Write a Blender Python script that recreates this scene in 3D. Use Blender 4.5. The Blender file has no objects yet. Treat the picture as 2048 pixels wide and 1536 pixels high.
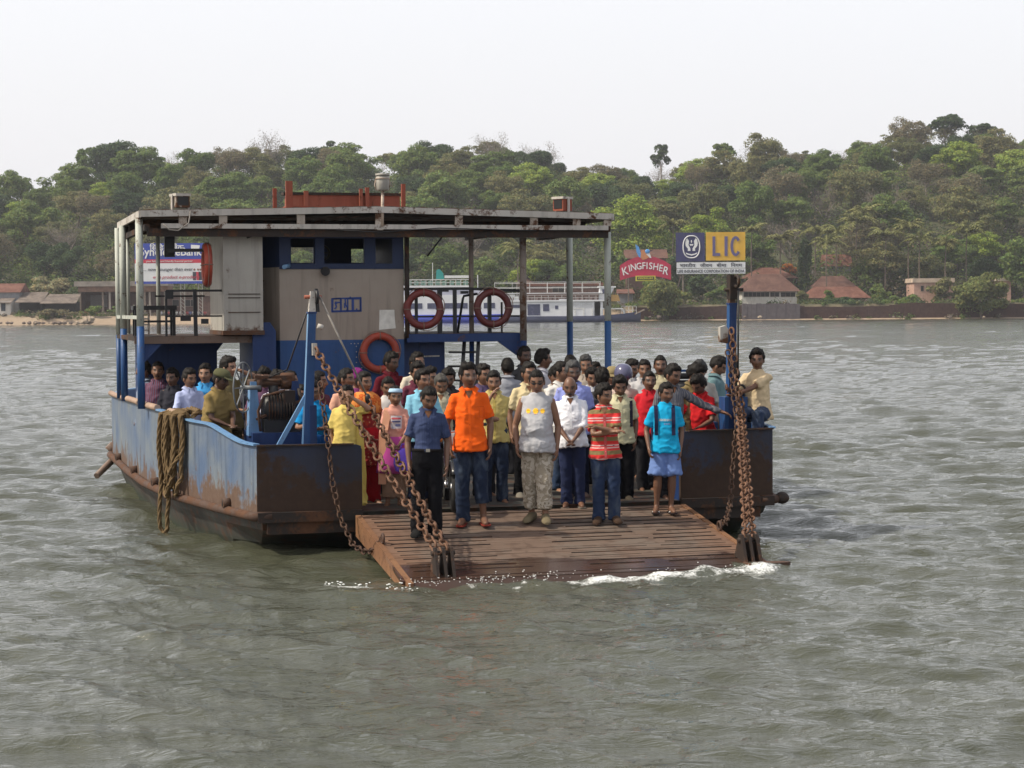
import bpy, bmesh, math, random
import numpy as np
from math import sin, cos, pi, radians, sqrt, atan2
from mathutils import Vector, Matrix

# ------------------------------------------------------------------ camera, sky, sun, exposure
scn = bpy.context.scene
COL = scn.collection
F_PX, CAM_H, HOR, ROLL = 4000.0, 2.8, 618.0, 0.0067      # focal length in px of a 2048 px wide frame
PITCH = math.atan((768 - HOR) / F_PX)
cam = bpy.data.cameras.new('camera'); camo = bpy.data.objects.new('camera', cam); COL.objects.link(camo)
cam.sensor_width = 36.0; cam.lens = F_PX / 2048 * 36.0; cam.clip_start = 0.5; cam.clip_end = 6000
_f = np.array([0, cos(PITCH), -sin(PITCH)]); _r0 = np.array([1., 0, 0]); _u0 = np.cross(_r0, _f)
_r = cos(ROLL) * _r0 - sin(ROLL) * _u0; _u = sin(ROLL) * _r0 + cos(ROLL) * _u0
camo.matrix_world = Matrix(((_r[0], _u[0], -_f[0], 0), (_r[1], _u[1], -_f[1], 0), (_r[2], _u[2], -_f[2], CAM_H), (0, 0, 0, 1)))
scn.camera = camo

SUN_EL, SUN_AZ = radians(47), radians(-103)               # azimuth from +Y (away from the camera) towards +X: the sun is off to the left
sdir = Vector((cos(SUN_EL) * sin(SUN_AZ), cos(SUN_EL) * cos(SUN_AZ), sin(SUN_EL)))
sun = bpy.data.lights.new('sun', 'SUN'); sun.energy = 4.4; sun.angle = radians(1.5); sun.color = (1.0, 0.92, 0.77)
suno = bpy.data.objects.new('sun', sun); COL.objects.link(suno)
suno.rotation_euler = sdir.to_track_quat('Z', 'Y').to_euler(); suno.location = (-60, 0, 80)
world = bpy.data.worlds.new("World"); scn.world = world; world.use_nodes = True
wt = world.node_tree; wt.nodes.clear()
wo = wt.nodes.new('ShaderNodeOutputWorld'); wb = wt.nodes.new('ShaderNodeBackground'); wb2 = wt.nodes.new('ShaderNodeBackground')
sky = wt.nodes.new('ShaderNodeTexSky'); sky.sky_type = 'NISHITA'; sky.sun_disc = False
sky.sun_elevation = SUN_EL; sky.sun_rotation = SUN_AZ; sky.air_density = 1.5; sky.dust_density = 6.0
wt.links.new(sky.outputs[0], wb.inputs[0]); wb.inputs[1].default_value = 0.05
wb2.inputs[0].default_value = (0.90, 0.90, 0.955, 1); wb2.inputs[1].default_value = 1.05   # thin high white haze over the blue
_tc = wt.nodes.new('ShaderNodeTexCoord'); _sx = wt.nodes.new('ShaderNodeSeparateXYZ'); wt.links.new(_tc.outputs['Generated'], _sx.inputs[0])
_cr = wt.nodes.new('ShaderNodeValToRGB'); wt.links.new(_sx.outputs[2], _cr.inputs[0])   # the haze is whitest towards the horizon, thinner overhead
for _i, (_p, _c) in enumerate(((0.0, .80), (.16, .84), (.45, .70), (1.0, .36))):
    _e = _cr.color_ramp.elements[_i] if _i < 2 else _cr.color_ramp.elements.new(_p)
    _e.position = _p; _e.color = (_c * .985, _c * .98, _c * 1.025, 1)
wt.links.new(_cr.outputs[0], wb2.inputs[0])
wadd = wt.nodes.new('ShaderNodeAddShader'); wt.links.new(wb.outputs[0], wadd.inputs[0]); wt.links.new(wb2.outputs[0], wadd.inputs[1])
wt.links.new(wadd.outputs[0], wo.inputs[0])
scn.view_settings.view_transform = 'Standard'; scn.view_settings.look = 'None'
scn.view_settings.exposure = 0.0; scn.view_settings.gamma = 1.0
scn.cycles.max_bounces = 5; scn.cycles.diffuse_bounces = 2; scn.cycles.glossy_bounces = 3; scn.cycles.transmission_bounces = 3
scn.cycles.transparent_max_bounces = 4; scn.cycles.volume_bounces = 0
scn.cycles.use_denoising = True
# ------------------------------------------------------------------ helpers
random.seed(7); RNG = np.random.default_rng(7)

def at(x, y, Y):                                          # a point at depth Y seen at pixel x, y of the photograph
    d = _f + _r * ((x - 1024) / F_PX) + _u * ((768 - y) / F_PX)
    t = Y / d[1]
    return Vector((d[0] * t, Y, CAM_H + d[2] * t))

def _hash(i, j, k, s):
    h = (i * 374761393 + j * 668265263 + k * 2147483647 + s * 144665) & 0xffffffff
    h = ((h ^ (h >> 13)) * 1274126177) & 0xffffffff
    return ((h ^ (h >> 16)) & 0xffff) / 65535.0
def vnoise(P, seed=0):                                    # value noise in -1..1, P is n x 3
    P = np.asarray(P, float); I = np.floor(P).astype(np.int64); Fr = P - I; Fr = Fr * Fr * (3 - 2 * Fr)
    r = 0
    for a in (0, 1):
        for b in (0, 1):
            for c in (0, 1):
                w = (Fr[:, 0] if a else 1 - Fr[:, 0]) * (Fr[:, 1] if b else 1 - Fr[:, 1]) * (Fr[:, 2] if c else 1 - Fr[:, 2])
                r = r + w * _hash(I[:, 0] + a, I[:, 1] + b, I[:, 2] + c, seed)
    return r * 2 - 1
def fnoise(P, seed=0, octv=4):
    P = np.asarray(P, float); r = 0; a = 1.0; t = 0
    for o in range(octv):
        r = r + a * vnoise(P * 2 ** o, seed + o); t += a; a *= .5
    return r / t
def sstep(a, b, x):
    t = np.clip((x - a) / (b - a), 0, 1); return t * t * (3 - 2 * t)

def tag(o, label=None, cat=None, group=None, kind=None):
    if label: o['label'] = label
    if cat: o['category'] = cat
    if group: o['group'] = group
    if kind: o['kind'] = kind
    return o
def empty(name, loc=(0, 0, 0), rz=0, parent=None):
    o = bpy.data.objects.new(name, None); COL.objects.link(o); o.location = loc; o.rotation_euler = (0, 0, rz)
    o.empty_display_size = .2
    if parent: o.parent = parent
    return o
def mesh_np(name, V, Fq, mats, parent=None, smooth=False, midx=None, loc=None, rz=0):   # all faces with the same corner count
    V = np.asarray(V, np.float32); Fq = np.asarray(Fq, np.int32)
    me = bpy.data.meshes.new(name); n = Fq.shape[1]
    me.vertices.add(len(V)); me.vertices.foreach_set('co', V.ravel())
    me.loops.add(Fq.size); me.loops.foreach_set('vertex_index', Fq.ravel())
    me.polygons.add(len(Fq)); me.polygons.foreach_set('loop_start', np.arange(0, Fq.size, n, dtype=np.int32))
    me.polygons.foreach_set('loop_total', np.full(len(Fq), n, np.int32))
    for m in (mats if isinstance(mats, (list, tuple)) else [mats]): me.materials.append(m)
    if midx is not None: me.polygons.foreach_set('material_index', np.asarray(midx, np.int32))
    me.polygons.foreach_set('use_smooth', np.full(len(Fq), smooth))
    me.update(calc_edges=True)
    return link(name, me, parent, loc, rz)
def link(name, me, parent=None, loc=None, rz=0):
    o = bpy.data.objects.new(name, me); COL.objects.link(o)
    if parent: o.parent = parent
    if loc is not None: o.location = loc
    if rz: o.rotation_euler = (0, 0, rz)
    return o
def set_col(me, C, name='Col'):
    C = np.asarray(C, np.float32)
    if C.shape[1] == 3: C = np.concatenate([C, np.ones((len(C), 1), np.float32)], 1)
    a = me.color_attributes.new(name, 'FLOAT_COLOR', 'POINT'); a.data.foreach_set('color', C.ravel())

class MB:
    """collects boxes, bars, tubes and lofts and links them as ONE mesh object"""
    def __init__(s): s.v = []; s.f = []; s.m = []; s.s = []; s.n = 0
    def add(s, V, Fs, mi=0, sm=False):
        V = np.asarray(V, float).reshape(-1, 3); s.v.append(V)
        for f in Fs: s.f.append([i + s.n for i in f]); s.m.append(mi); s.s.append(sm)
        s.n += len(V); return s
    def box(s, a, b, mi=0):
        (x0, y0, z0), (x1, y1, z1) = a, b
        V = [(x0, y0, z0), (x1, y0, z0), (x1, y1, z0), (x0, y1, z0), (x0, y0, z1), (x1, y0, z1), (x1, y1, z1), (x0, y1, z1)]
        return s.add(V, [(0, 3, 2, 1), (4, 5, 6, 7), (0, 1, 5, 4), (1, 2, 6, 5), (2, 3, 7, 6), (3, 0, 4, 7)], mi)
    def cbox(s, c, d, mi=0): return s.box([c[i] - d[i] / 2 for i in range(3)], [c[i] + d[i] / 2 for i in range(3)], mi)
    def bar(s, p, q, w, h, mi=0, up=(0, 0, 1)):
        p = Vector(p); q = Vector(q); d = (q - p).normalized(); up = Vector(up)
        if abs(d.dot(up)) > .98: up = Vector((0, 1, 0))
        x = d.cross(up).normalized() * w / 2; y = x.cross(d).normalized() * h / 2
        V = [p - x - y, p + x - y, p + x + y, p - x + y, q - x - y, q + x - y, q + x + y, q - x + y]
        return s.add([tuple(k) for k in V], [(0, 1, 2, 3), (7, 6, 5, 4), (0, 4, 5, 1), (1, 5, 6, 2), (2, 6, 7, 3), (3, 7, 4, 0)], mi)
    def rings(s, R, mi=0, sm=True, cap=True):
        n = len(R[0]); V = np.concatenate([np.asarray(r, float) for r in R]); Fs = []
        for k in range(len(R) - 1):
            for i in range(n):
                j = (i + 1) % n; Fs.append((k * n + i, k * n + j, (k + 1) * n + j, (k + 1) * n + i))
        s.add(V, Fs, mi, sm)
        if cap:
            b = s.n - len(V)
            s.f.append([b + i for i in range(n)][::-1]); s.f.append([b + (len(R) - 1) * n + i for i in range(n)])
            s.m += [mi, mi]; s.s += [False, False]
        return s
    def tube(s, P, r, n=8, mi=0, closed=False):
        return s.rings(tube_rings(P, r, n, closed), mi, True, not closed)
    def cyl(s, p, q, r, n=14, mi=0, r2=None): return s.tube([p, q], [r, r if r2 is None else r2], n, mi)
    def prism(s, pts, z0, z1, mi=0):                      # pts: outline in x, y, counter-clockwise
        n = len(pts); V = [(x, y, z0) for x, y in pts] + [(x, y, z1) for x, y in pts]
        return s.add(V, [list(range(n))[::-1], list(range(n, 2 * n))] + [(i, (i + 1) % n, n + (i + 1) % n, n + i) for i in range(n)], mi)
    def plate(s, pts, nrm, t, mi=0):                      # any flat outline of 3-D points, thickened along nrm
        n = len(pts); a = np.asarray(pts, float); b = a + np.asarray(nrm, float) * t
        return s.add(np.concatenate([a, b]), [list(range(n))[::-1], list(range(n, 2 * n))] + [(i, (i + 1) % n, n + (i + 1) % n, n + i) for i in range(n)], mi)
    def torus(s, c, axis, R, r, n=28, m=10, mi=0):
        axis = Vector(axis).normalized(); a = axis.orthogonal().normalized(); b = axis.cross(a); c = Vector(c)
        P = [c + a * R * cos(2 * pi * i / n) + b * R * sin(2 * pi * i / n) for i in range(n)]
        return s.tube(P + [P[0]], [r] * (n + 1), m, mi, closed=True)
    def ball(s, c, r, n=12, m=8, mi=0):
        r = (r, r, r) if not isinstance(r, (tuple, list)) else r
        R = [[(c[0] + r[0] * sin(t) * cos(2 * pi * i / n), c[1] + r[1] * sin(t) * sin(2 * pi * i / n), c[2] - r[2] * cos(t)) for i in range(n)]
             for t in np.linspace(.12, pi - .12, m)]
        return s.rings(R, mi, True, True)
    def build_each(s, name, mats, parent=None):           # every piece added becomes an object of its own
        base = 0; fi = 0; out = []
        for V in s.v:
            b = MB(); b.v = [V]; b.n = len(V)
            while fi < len(s.f) and base <= s.f[fi][0] < base + len(V):
                b.f.append([i - base for i in s.f[fi]]); b.m.append(s.m[fi]); b.s.append(s.s[fi]); fi += 1
            base += len(V); out.append(b.build(name, mats, parent))
        return out
    def build(s, name, mats, parent=None, loc=None, rz=0, bevel=0):
        me = bpy.data.meshes.new(name); V = np.concatenate(s.v) if s.v else np.zeros((0, 3))
        me.from_pydata(V.tolist(), [], s.f)
        for m in (mats if isinstance(mats, (list, tuple)) else [mats]): me.materials.append(m)
        me.polygons.foreach_set('material_index', np.array(s.m, np.int32)); me.polygons.foreach_set('use_smooth', np.array(s.s, bool))
        bm = bmesh.new(); bm.from_mesh(me); bmesh.ops.recalc_face_normals(bm, faces=bm.faces)
        bm.to_mesh(me); bm.free(); me.update()
        o = link(name, me, parent, loc, rz)
        if bevel:
            b = o.modifiers.new('bevel', 'BEVEL'); b.width = bevel; b.segments = 2; b.limit_method = 'ANGLE'
        return o
def tube_rings(P, r, n=8, closed=False):
    P = [Vector(p) for p in P]; R = []
    if not isinstance(r, (list, tuple, np.ndarray)): r = [r] * len(P)
    prev = None
    for i, p in enumerate(P):
        if closed: d = (P[(i + 1) % (len(P) - 1)] - P[(i - 1) % (len(P) - 1)]).normalized()
        else: d = (P[min(i + 1, len(P) - 1)] - P[max(i - 1, 0)]).normalized()
        if prev is None: x = d.orthogonal().normalized()
        else:
            x = prev - d * prev.dot(d); x = x.normalized() if x.length > 1e-6 else d.orthogonal().normalized()
        prev = x; y = d.cross(x)
        R.append([tuple(p + (x * cos(2 * pi * k / n) + y * sin(2 * pi * k / n)) * r[i]) for k in range(n)])
    if closed:
        R[-1] = R[0]
    return R

# ------------------------------------------------------------------ materials
class G:
    def __init__(s, name):
        s.mat = bpy.data.materials.new(name); s.mat.use_nodes = True; s.t = s.mat.node_tree
        s.b = s.t.nodes['Principled BSDF']; s.out = s.t.nodes['Material Output']; s._oc = None
    def n(s, typ, **k):
        x = s.t.nodes.new(typ)
        for a, b in k.items(): setattr(x, a, b)
        return x
    def l(s, a, b): s.t.links.new(a, b)
    def put(s, inp, v):
        if hasattr(v, 'is_linked') or isinstance(v, bpy.types.NodeSocket): s.l(v, inp)
        else: inp.default_value = v
    def obj(s, scale=(1, 1, 1), rot=(0, 0, 0)):
        if s._oc is None: s._oc = s.n('ShaderNodeTexCoord').outputs['Object']
        m = s.n('ShaderNodeMapping'); m.inputs['Scale'].default_value = scale; m.inputs['Rotation'].default_value = rot
        s.l(s._oc, m.inputs['Vector']); return m.outputs[0]
    def noise(s, sc, det=4, vec=None, dist=0, rough=.55):
        x = s.n('ShaderNodeTexNoise'); x.inputs['Scale'].default_value = sc; x.inputs['Detail'].default_value = det
        x.inputs['Distortion'].default_value = dist; x.inputs['Roughness'].default_value = rough
        s.l(vec if vec is not None else s.obj(), x.inputs['Vector']); return x.outputs['Fac']
    def ramp(s, fac, stops, interp='LINEAR'):
        x = s.n('ShaderNodeValToRGB'); x.color_ramp.interpolation = interp; e = x.color_ramp.elements
        while len(e) < len(stops): e.new(.5)
        for i, (p, c) in enumerate(stops):
            e[i].position = p; e[i].color = (c, c, c, 1) if not isinstance(c, (tuple, list)) else tuple(c[:3]) + (1,)
        s.l(fac, x.inputs[0]); return x.outputs[0]
    def mix(s, fac, a, b, mode='MIX'):
        x = s.n('ShaderNodeMix', data_type='RGBA', blend_type=mode)
        s.put(x.inputs[0], fac)
        for inp, v in ((x.inputs[6], a), (x.inputs[7], b)): s.put(inp, tuple(v[:3]) + (1,) if isinstance(v, (tuple, list)) else v)
        return x.outputs[2]
    def math(s, op, a, b=0.0, clamp=False):
        x = s.n('ShaderNodeMath', operation=op, use_clamp=clamp); s.put(x.inputs[0], a); s.put(x.inputs[1], b); return x.outputs[0]
    def sep(s, vec=None):
        x = s.n('ShaderNodeSeparateXYZ'); s.l(vec if vec is not None else s.obj(), x.inputs[0]); return x.outputs
    def bump(s, h, st=.3, dist=.02, nrm=None):
        x = s.n('ShaderNodeBump'); x.inputs['Strength'].default_value = st; x.inputs['Distance'].default_value = dist
        s.l(h, x.inputs['Height'])
        if nrm is not None: s.l(nrm, x.inputs['Normal'])
        return x.outputs[0]
    def attr(s, name='Col'):
        x = s.n('ShaderNodeAttribute'); x.attribute_name = name; return x
    def fin(s, col=None, rough=None, nrm=None, metal=None, spec=None):
        for k, v in (('Base Color', col), ('Roughness', rough), ('Normal', nrm), ('Metallic', metal), ('Specular IOR Level', spec)):
            if v is not None: s.put(s.b.inputs[k], tuple(v[:3]) + (1,) if isinstance(v, (tuple, list)) else v)
        return s.mat
def mul(c, k): return tuple(min(1, x * k) for x in c[:3])
def plain(name, col, rough=.6, var=.2, sc=6, bump=0, bsc=60, metal=0, spec=.4):
    g = G(name); n = g.noise(sc, 6); c = g.mix(g.ramp(n, [(.3, 0), (.7, 1)]), mul(col, 1 - var), mul(col, 1 + var))
    return g.fin(c, g.math('ADD', g.math('MULTIPLY', n, .25), rough - .12), g.bump(g.noise(bsc, 4), bump, .01) if bump else None, metal, spec)
RUST = (.060, .026, .015); RUST2 = (.125, .062, .034)
def paint(name, col, rust=.35, sc=2.5, streak=.5, low=None, rough=.5, fade=None, dirt=.35, rc=None):
    """old marine paint: fading, vertical rust streaks, rust blotches; low=(z0,z1) adds rust from z1 down to z0"""
    g = G(name); ob = g.obj()
    c = g.mix(g.ramp(g.noise(1.3, 8), [(.35, 0), (.68, 1)]), col, fade or mul(col, 1.35))
    st = g.noise(1, 7, g.obj((9, 9, .7)), .3)
    c = g.mix(g.math('MULTIPLY', g.ramp(st, [(.5, 0), (.75, 1)]), dirt), c, mul(col, .45))
    b = g.noise(sc, 10, ob, .6, .62)
    s2 = g.math('MULTIPLY', g.math('SUBTRACT', g.noise(1, 8, g.obj((7, 7, .9)), .4), .5), streak)
    fac = g.math('ADD', b, s2)
    fac = g.math('ADD', fac, g.math('MULTIPLY', g.math('SUBTRACT', g.noise(sc * 9, 6, ob), .5), .35))
    if low:
        mr = g.n('ShaderNodeMapRange'); mr.inputs[1].default_value = low[0]; mr.inputs[2].default_value = low[1]
        mr.inputs[3].default_value = .34; mr.inputs[4].default_value = 0; g.l(g.sep(ob)[2], mr.inputs[0])
        fac = g.math('ADD', fac, mr.outputs[0])
    th = .78 - rust * .5
    rf = g.ramp(fac, [(th, 0), (th + .13, 1)])
    rc = g.mix(g.noise(14, 6, ob), (rc or (RUST, RUST2))[0], (rc or (RUST, RUST2))[1])
    c = g.mix(rf, c, rc)
    nr = g.bump(g.math('ADD', g.math('MULTIPLY', rf, .6), g.noise(18, 6, ob)), .28, .012)
    return g.fin(c, g.math('ADD', g.math('MULTIPLY', rf, .35), rough), nr, 0, .35)
# ------------------------------------------------------------------ ferry frame (u to the photo's right, v towards its stern, z above the water)
FE_TH = radians(15.5); FE_O = (0.16, 23.3)
def fw(u, v, z=0.0): return Vector((FE_O[0] + u * cos(FE_TH) - v * sin(FE_TH), FE_O[1] + u * sin(FE_TH) + v * cos(FE_TH), z))
def fuv(X, Y):
    x, y = X - FE_O[0], Y - FE_O[1]
    return x * cos(FE_TH) + y * sin(FE_TH), -x * sin(FE_TH) + y * cos(FE_TH)

# ------------------------------------------------------------------ water
def waves(X, Y, cell):
    rg = np.random.default_rng(11); Z = np.zeros_like(X)
    P = np.stack([X.ravel() * .05, Y.ravel() * .05, np.zeros(X.size)], 1)
    calm = (.75 + .5 * fnoise(P, 3, 3)).reshape(X.shape)
    P2 = np.stack([X.ravel() * .22, Y.ravel() * .22, np.zeros(X.size)], 1)
    wx = fnoise(P2, 8, 2).reshape(X.shape) * .8; wy = fnoise(P2 + 31.7, 9, 2).reshape(X.shape) * .8
    for i in range(64):
        lam = .20 * (6.5 / .20) ** ((i / 63.0) ** 1.15)
        th = rg.normal(radians(252), .55)                 # wind sea running roughly towards the camera
        k = 2 * pi / lam; st = np.interp(lam, [.2, .5, 1.0, 2, 3.5, 6.5], [.056, .070, .048, .023, .014, .010]) * rg.uniform(.6, 1.3)
        a = st / k
        w = np.clip((lam / cell - 2.5) / 2.5, 0, 1)
        ph = k * ((X + wx) * cos(th) + (Y + wy) * sin(th)) + rg.uniform(0, 6.28)
        Z += w * a * calm * (np.exp(1.5 * np.sin(ph)) - 1.65) * .62
    return Z
def ramp_z(v): return .45 + .155 * v if v < 0 else .45
def build_water():
    ys = [4.5]
    while ys[-1] < 440: ys.append(ys[-1] * 1.0031)
    ys = np.array(ys); s = np.linspace(-.52, .52, 480)
    Y = np.repeat(ys[:, None], len(s), 1); X = ys[:, None] * s[None, :]
    cell = np.maximum(ys * .0031, ys * (s[1] - s[0]))[:, None] * np.ones_like(X)
    Z = waves(X, Y, cell)
    u, v = fuv(X, Y)
    P = np.stack([u.ravel() * 2.2, v.ravel() * 2.2, np.zeros(u.size)], 1)
    n1 = fnoise(P, 21, 4).reshape(X.shape); n2 = fnoise(P * 4 + 5, 22, 4).reshape(X.shape); n3 = fnoise(P * .5 + 9, 24, 2).reshape(X.shape)
    # the bow wave the lowered ramp pushes: a low ridge just ahead of its edge, and a weak one round the port shoulder
    e1 = np.exp(-((v + 2.74 + .12 * n3) / .16) ** 2) * sstep(2.5, 1.8, np.abs(u + .1)) * (.5 + 1.0 * n1 + .35 * np.abs(n2))
    Z += .07 * np.clip(e1, 0, 2)
    Z += .05 * np.exp(-((v + 3.2) / .5) ** 2) * sstep(3.4, 1.5, np.abs(u)) * n1
    foam = np.clip(np.exp(-((v + 2.84 + .10 * n3) / .19) ** 2) * sstep(2.2, 1.75, np.abs(u + .05)) * (.36 + .42 * sstep(-.9, -.2, u) + .55 * n1 + .8 * n2), 0, 1)
    foam = np.maximum(foam, .8 * np.clip(np.exp(-((v + 2.75 + .55 * (u + 2.4)) / .22) ** 2) * sstep(-3.3, -2.5, u) * sstep(-1.7, -2.1, u) * (.3 + 2.2 * n1), 0, 1))
    foam = np.maximum(foam, .5 * np.clip((n2 + n1 - .92) * 4, 0, 1) * np.exp(-((v + 1.2) / 3.2) ** 2) * np.exp(-((u + 3.3) / 1.6) ** 2))
    nr, nc = X.shape; idx = np.arange(nr * nc).reshape(nr, nc)
    Fq = np.stack([idx[:-1, :-1], idx[:-1, 1:], idx[1:, 1:], idx[1:, :-1]], -1).reshape(-1, 4)
    V = np.stack([X, Y, Z], -1).reshape(-1, 3)
    g = G('estuary_water'); ob = g.obj()
    ra = g.noise(5.5, 5, g.obj((.75, 1.25, 1)), .5); rb = g.noise(19, 5, g.obj((.8, 1.2, 1)), .4); rc = g.noise(.6, 3)
    rd = g.math('ABSOLUTE', g.math('SUBTRACT', g.noise(3.4, 6, g.obj((.55, 1.3, 1), (0, 0, .12)), 1.2), .5)); re_ = g.math('ABSOLUTE', g.math('SUBTRACT', g.noise(9.5, 5, g.obj((.5, 1.2, 1), (0, 0, -.18)), 1.0), .5))
    h = g.math('ADD', g.math('ADD', g.math('MULTIPLY', ra, .45), g.math('MULTIPLY', rb, .12)), g.math('SUBTRACT', g.math('MULTIPLY', rd, -2.4), g.math('MULTIPLY', re_, .9)))
    nrm = g.bump(h, .5, .045)
    base = g.mix(rc, (.047, .052, .032), (.074, .076, .053))
    fo = g.attr('foam').outputs['Fac']
    lace = g.math('ADD', g.math('MULTIPLY', g.noise(9, 5, None, 1.0), .9), g.math('MULTIPLY', g.noise(42, 5, None, .6), .9))
    ff = g.math('MULTIPLY', g.ramp(g.math('MULTIPLY', g.math('POWER', fo, .6), g.math('ADD', lace, -.22)), [(.40, 0), (.74, 1)]), .9)
    col = g.mix(ff, base, (.82, .84, .83))
    m = g.fin(col, g.math('ADD', g.math('MULTIPLY', ff, .5), .04), nrm); g.b.inputs['IOR'].default_value = 1.50
    # one sheet: the fine fan, and a plain skirt from its edges out to the horizon and behind the camera
    o = mesh_np('water', V, Fq, m, smooth=True)
    a = o.data.attributes.new('foam', 'FLOAT', 'POINT'); a.data.foreach_set('value', foam.ravel().astype(np.float32))
    tag(o, kind='structure')
    z = -.16
    tag(mesh_np('water_beyond', [(-2500, -400, z), (2500, -400, z), (2500, 440, z), (-2500, 440, z)], [(0, 1, 2, 3)], m), kind='structure')
    # broken water thrown up along the ramp's lip
    rg = np.random.default_rng(5); b = MB()
    for i in range(420):
        uu = rg.uniform(-2.2, 2.1); k = vnoise(np.array([[uu * 1.3, 0, 0]]), 4)[0]
        if rg.random() > .15 + .75 * max(0, k + .25): continue
        p = fw(uu, -2.74 + rg.normal(0, .06), max(-.02, rg.normal(.045, .028))); r = rg.uniform(.0015, .005)
        b.ball(p, (r * rg.uniform(1, 2.4), r * rg.uniform(.8, 1.5), r * rg.uniform(.6, 1.3)), 6, 5)
    for i in range(40):
        p = fw(rg.uniform(-3.0, -2.0), 0, 0); uu = rg.uniform(-2.9, -2.0)
        p = fw(uu, -2.75 - .55 * (uu + 2.4) + rg.normal(0, .08), max(0, rg.normal(.03, .02))); r = rg.uniform(.003, .009)
        b.ball(p, (r * 1.8, r * 1.2, r * .8), 6, 5)
    tag(b.build('foam', plain('white_foam', (.85, .87, .86), .45, .08, 30)), kind='stuff')
build_water()

# ------------------------------------------------------------------ far bank and wooded hill
SHORE = 431.0
_sk = [(-900, 500), (-400, 450), (-150, 410), (0, 382), (60, 356), (110, 338), (170, 302), (230, 292), (330, 287), (440, 276), (560, 272), (620, 288), (690, 284), (780, 290), (900, 278), (980, 266), (1060, 278), (1110, 282),
       (1150, 308), (1200, 318), (1290, 322), (1350, 318), (1420, 292), (1500, 285), (1560, 274), (1640, 276), (1720, 262), (1800, 248), (1880, 232), (1980, 250), (2060, 256), (2300, 240), (2700, 250), (3200, 290)]
RIDGE_Y = 640.0
_rx = np.array([(x - 1024) * RIDGE_Y / F_PX for x, y in _sk]); _rz = np.array([CAM_H + (HOR + (1024 - x) * ROLL - y) * RIDGE_Y / F_PX for x, y in _sk]) - 15.5
def ground(X, Y):
    X = np.asarray(X, float); Y = np.asarray(Y, float)
    R = np.interp(X * RIDGE_Y / np.maximum(Y, 300), _rx, _rz)
    right = sstep(14, 30, X)
    foot = 462 + 6 * right
    t = np.clip((Y - foot) / (RIDGE_Y - foot), 0, 1.6)
    prof = np.where(t < 1, np.sin(np.minimum(t, 1) * pi / 2) ** 1.12, 1 - .25 * (t - 1))
    left = sstep(-104, -92, X) * sstep(-40, -62, X)        # the sandy landing on the left
    shelf = 2.2 + 1.3 * right - .4 * left
    Pn = np.stack([X.ravel() * .02, Y.ravel() * .02, np.zeros(X.size)], 1); n = fnoise(Pn, 31, 4).reshape(X.shape)
    beach = sstep(SHORE, SHORE + 13, Y + n * 2) * (1 - right) + right * (.33 + .67 * sstep(441.2, 441.9, Y)) * sstep(437.5, 440.3, Y + n * .5)
    return -1.3 + (1.3 + shelf) * beach + prof * (R - shelf) + n * 2.0 * sstep(0, .2, t)
def build_terrain():
    xs = np.linspace(-420, 420, 240); ys = np.concatenate([np.linspace(424, 470, 47), np.linspace(473, 820, 80)])
    X, Y = np.meshgrid(xs, ys); Z = ground(X, Y)
    nr, nc = X.shape; idx = np.arange(nr * nc).reshape(nr, nc)
    Fq = np.stack([idx[:-1, :-1], idx[:-1, 1:], idx[1:, 1:], idx[1:, :-1]], -1).reshape(-1, 4)
    g = G('hill_soil'); z = g.sep()[2]
    soil = g.mix(g.noise(.25, 8), (.05, .05, .025), (.085, .075, .04)); sand = g.mix(g.noise(.6, 8), (.26, .185, .125), (.36, .28, .20))
    lush = g.mix(g.noise(.12, 8), (.04, .055, .02), (.07, .07, .032))
    c = g.mix(g.ramp(g.math('ADD', g.math('MULTIPLY', z, .1), g.math('MULTIPLY', g.noise(.2, 6), .3)), [(.32, 0), (.5, 1)]), sand, g.mix(g.noise(.08, 5), soil, lush))
    tag(mesh_np('hill', np.stack([X, Y, Z], -1).reshape(-1, 3), Fq, g.fin(c, .95, g.bump(g.noise(1.2, 8), .6, .5)), smooth=True), kind='structure')
build_terrain()
# ------------------------------------------------------------------ the ferry
M_blue_side = paint('weathered_pale_blue_paint', (.075, .118, .205), .28, 1.7, .5, (.5, .95), .55, (.175, .198, .21), .8, ((.075, .044, .032), (.145, .095, .068)))
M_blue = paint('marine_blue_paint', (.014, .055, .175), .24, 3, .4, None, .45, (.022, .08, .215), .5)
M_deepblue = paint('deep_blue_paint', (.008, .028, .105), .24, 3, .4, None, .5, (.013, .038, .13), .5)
M_lblue = paint('light_blue_mast_paint', (.11, .235, .44), .26, 6, .3, None, .45, (.16, .29, .46), .5)
M_bow = paint('rusted_bow_plate_paint', (.022, .031, .066), .47, 1.8, .3, (.45, 1.15), .5, (.024, .019, .018), .3, ((.030, .018, .013), (.060, .034, .022)))
M_beige = paint('beige_wheelhouse_paint', (.275, .225, .185), .2, 2.6, .5, None, .65, (.32, .275, .23), .6)
M_grey = paint('grey_white_panel_paint', (.33, .31, .275), .17, 2.2, .5, (2.3, 2.75), .6, (.41, .39, .35), .6)
M_white = paint('chipped_white_paint', (.42, .39, .35), .48, 5, .3, None, .6, (.52, .49, .45), .6)
M_post = paint('pale_green_white_post_paint', (.36, .38, .34), .38, 6, .5, None, .6, (.46, .48, .43), .6)
M_rust = paint('heavy_rust', (.075, .045, .034), .7, 3, .2, None, .75, (.07, .04, .028))
M_darkrust = paint('dark_rusted_steel', (.035, .022, .017), .55, 3, .2, None, .7, (.02, .016, .014))
M_black = plain('black_painted_steel', (.012, .012, .014), .45, .3, 8, .05, 60)
M_red = paint('red_oxide_paint', (.23, .055, .03), .4, 5, .2, None, .65, (.28, .085, .05))
M_deck = plain('worn_dark_deck', (.06, .045, .035), .8, .4, 3, .3, 40)
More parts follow.
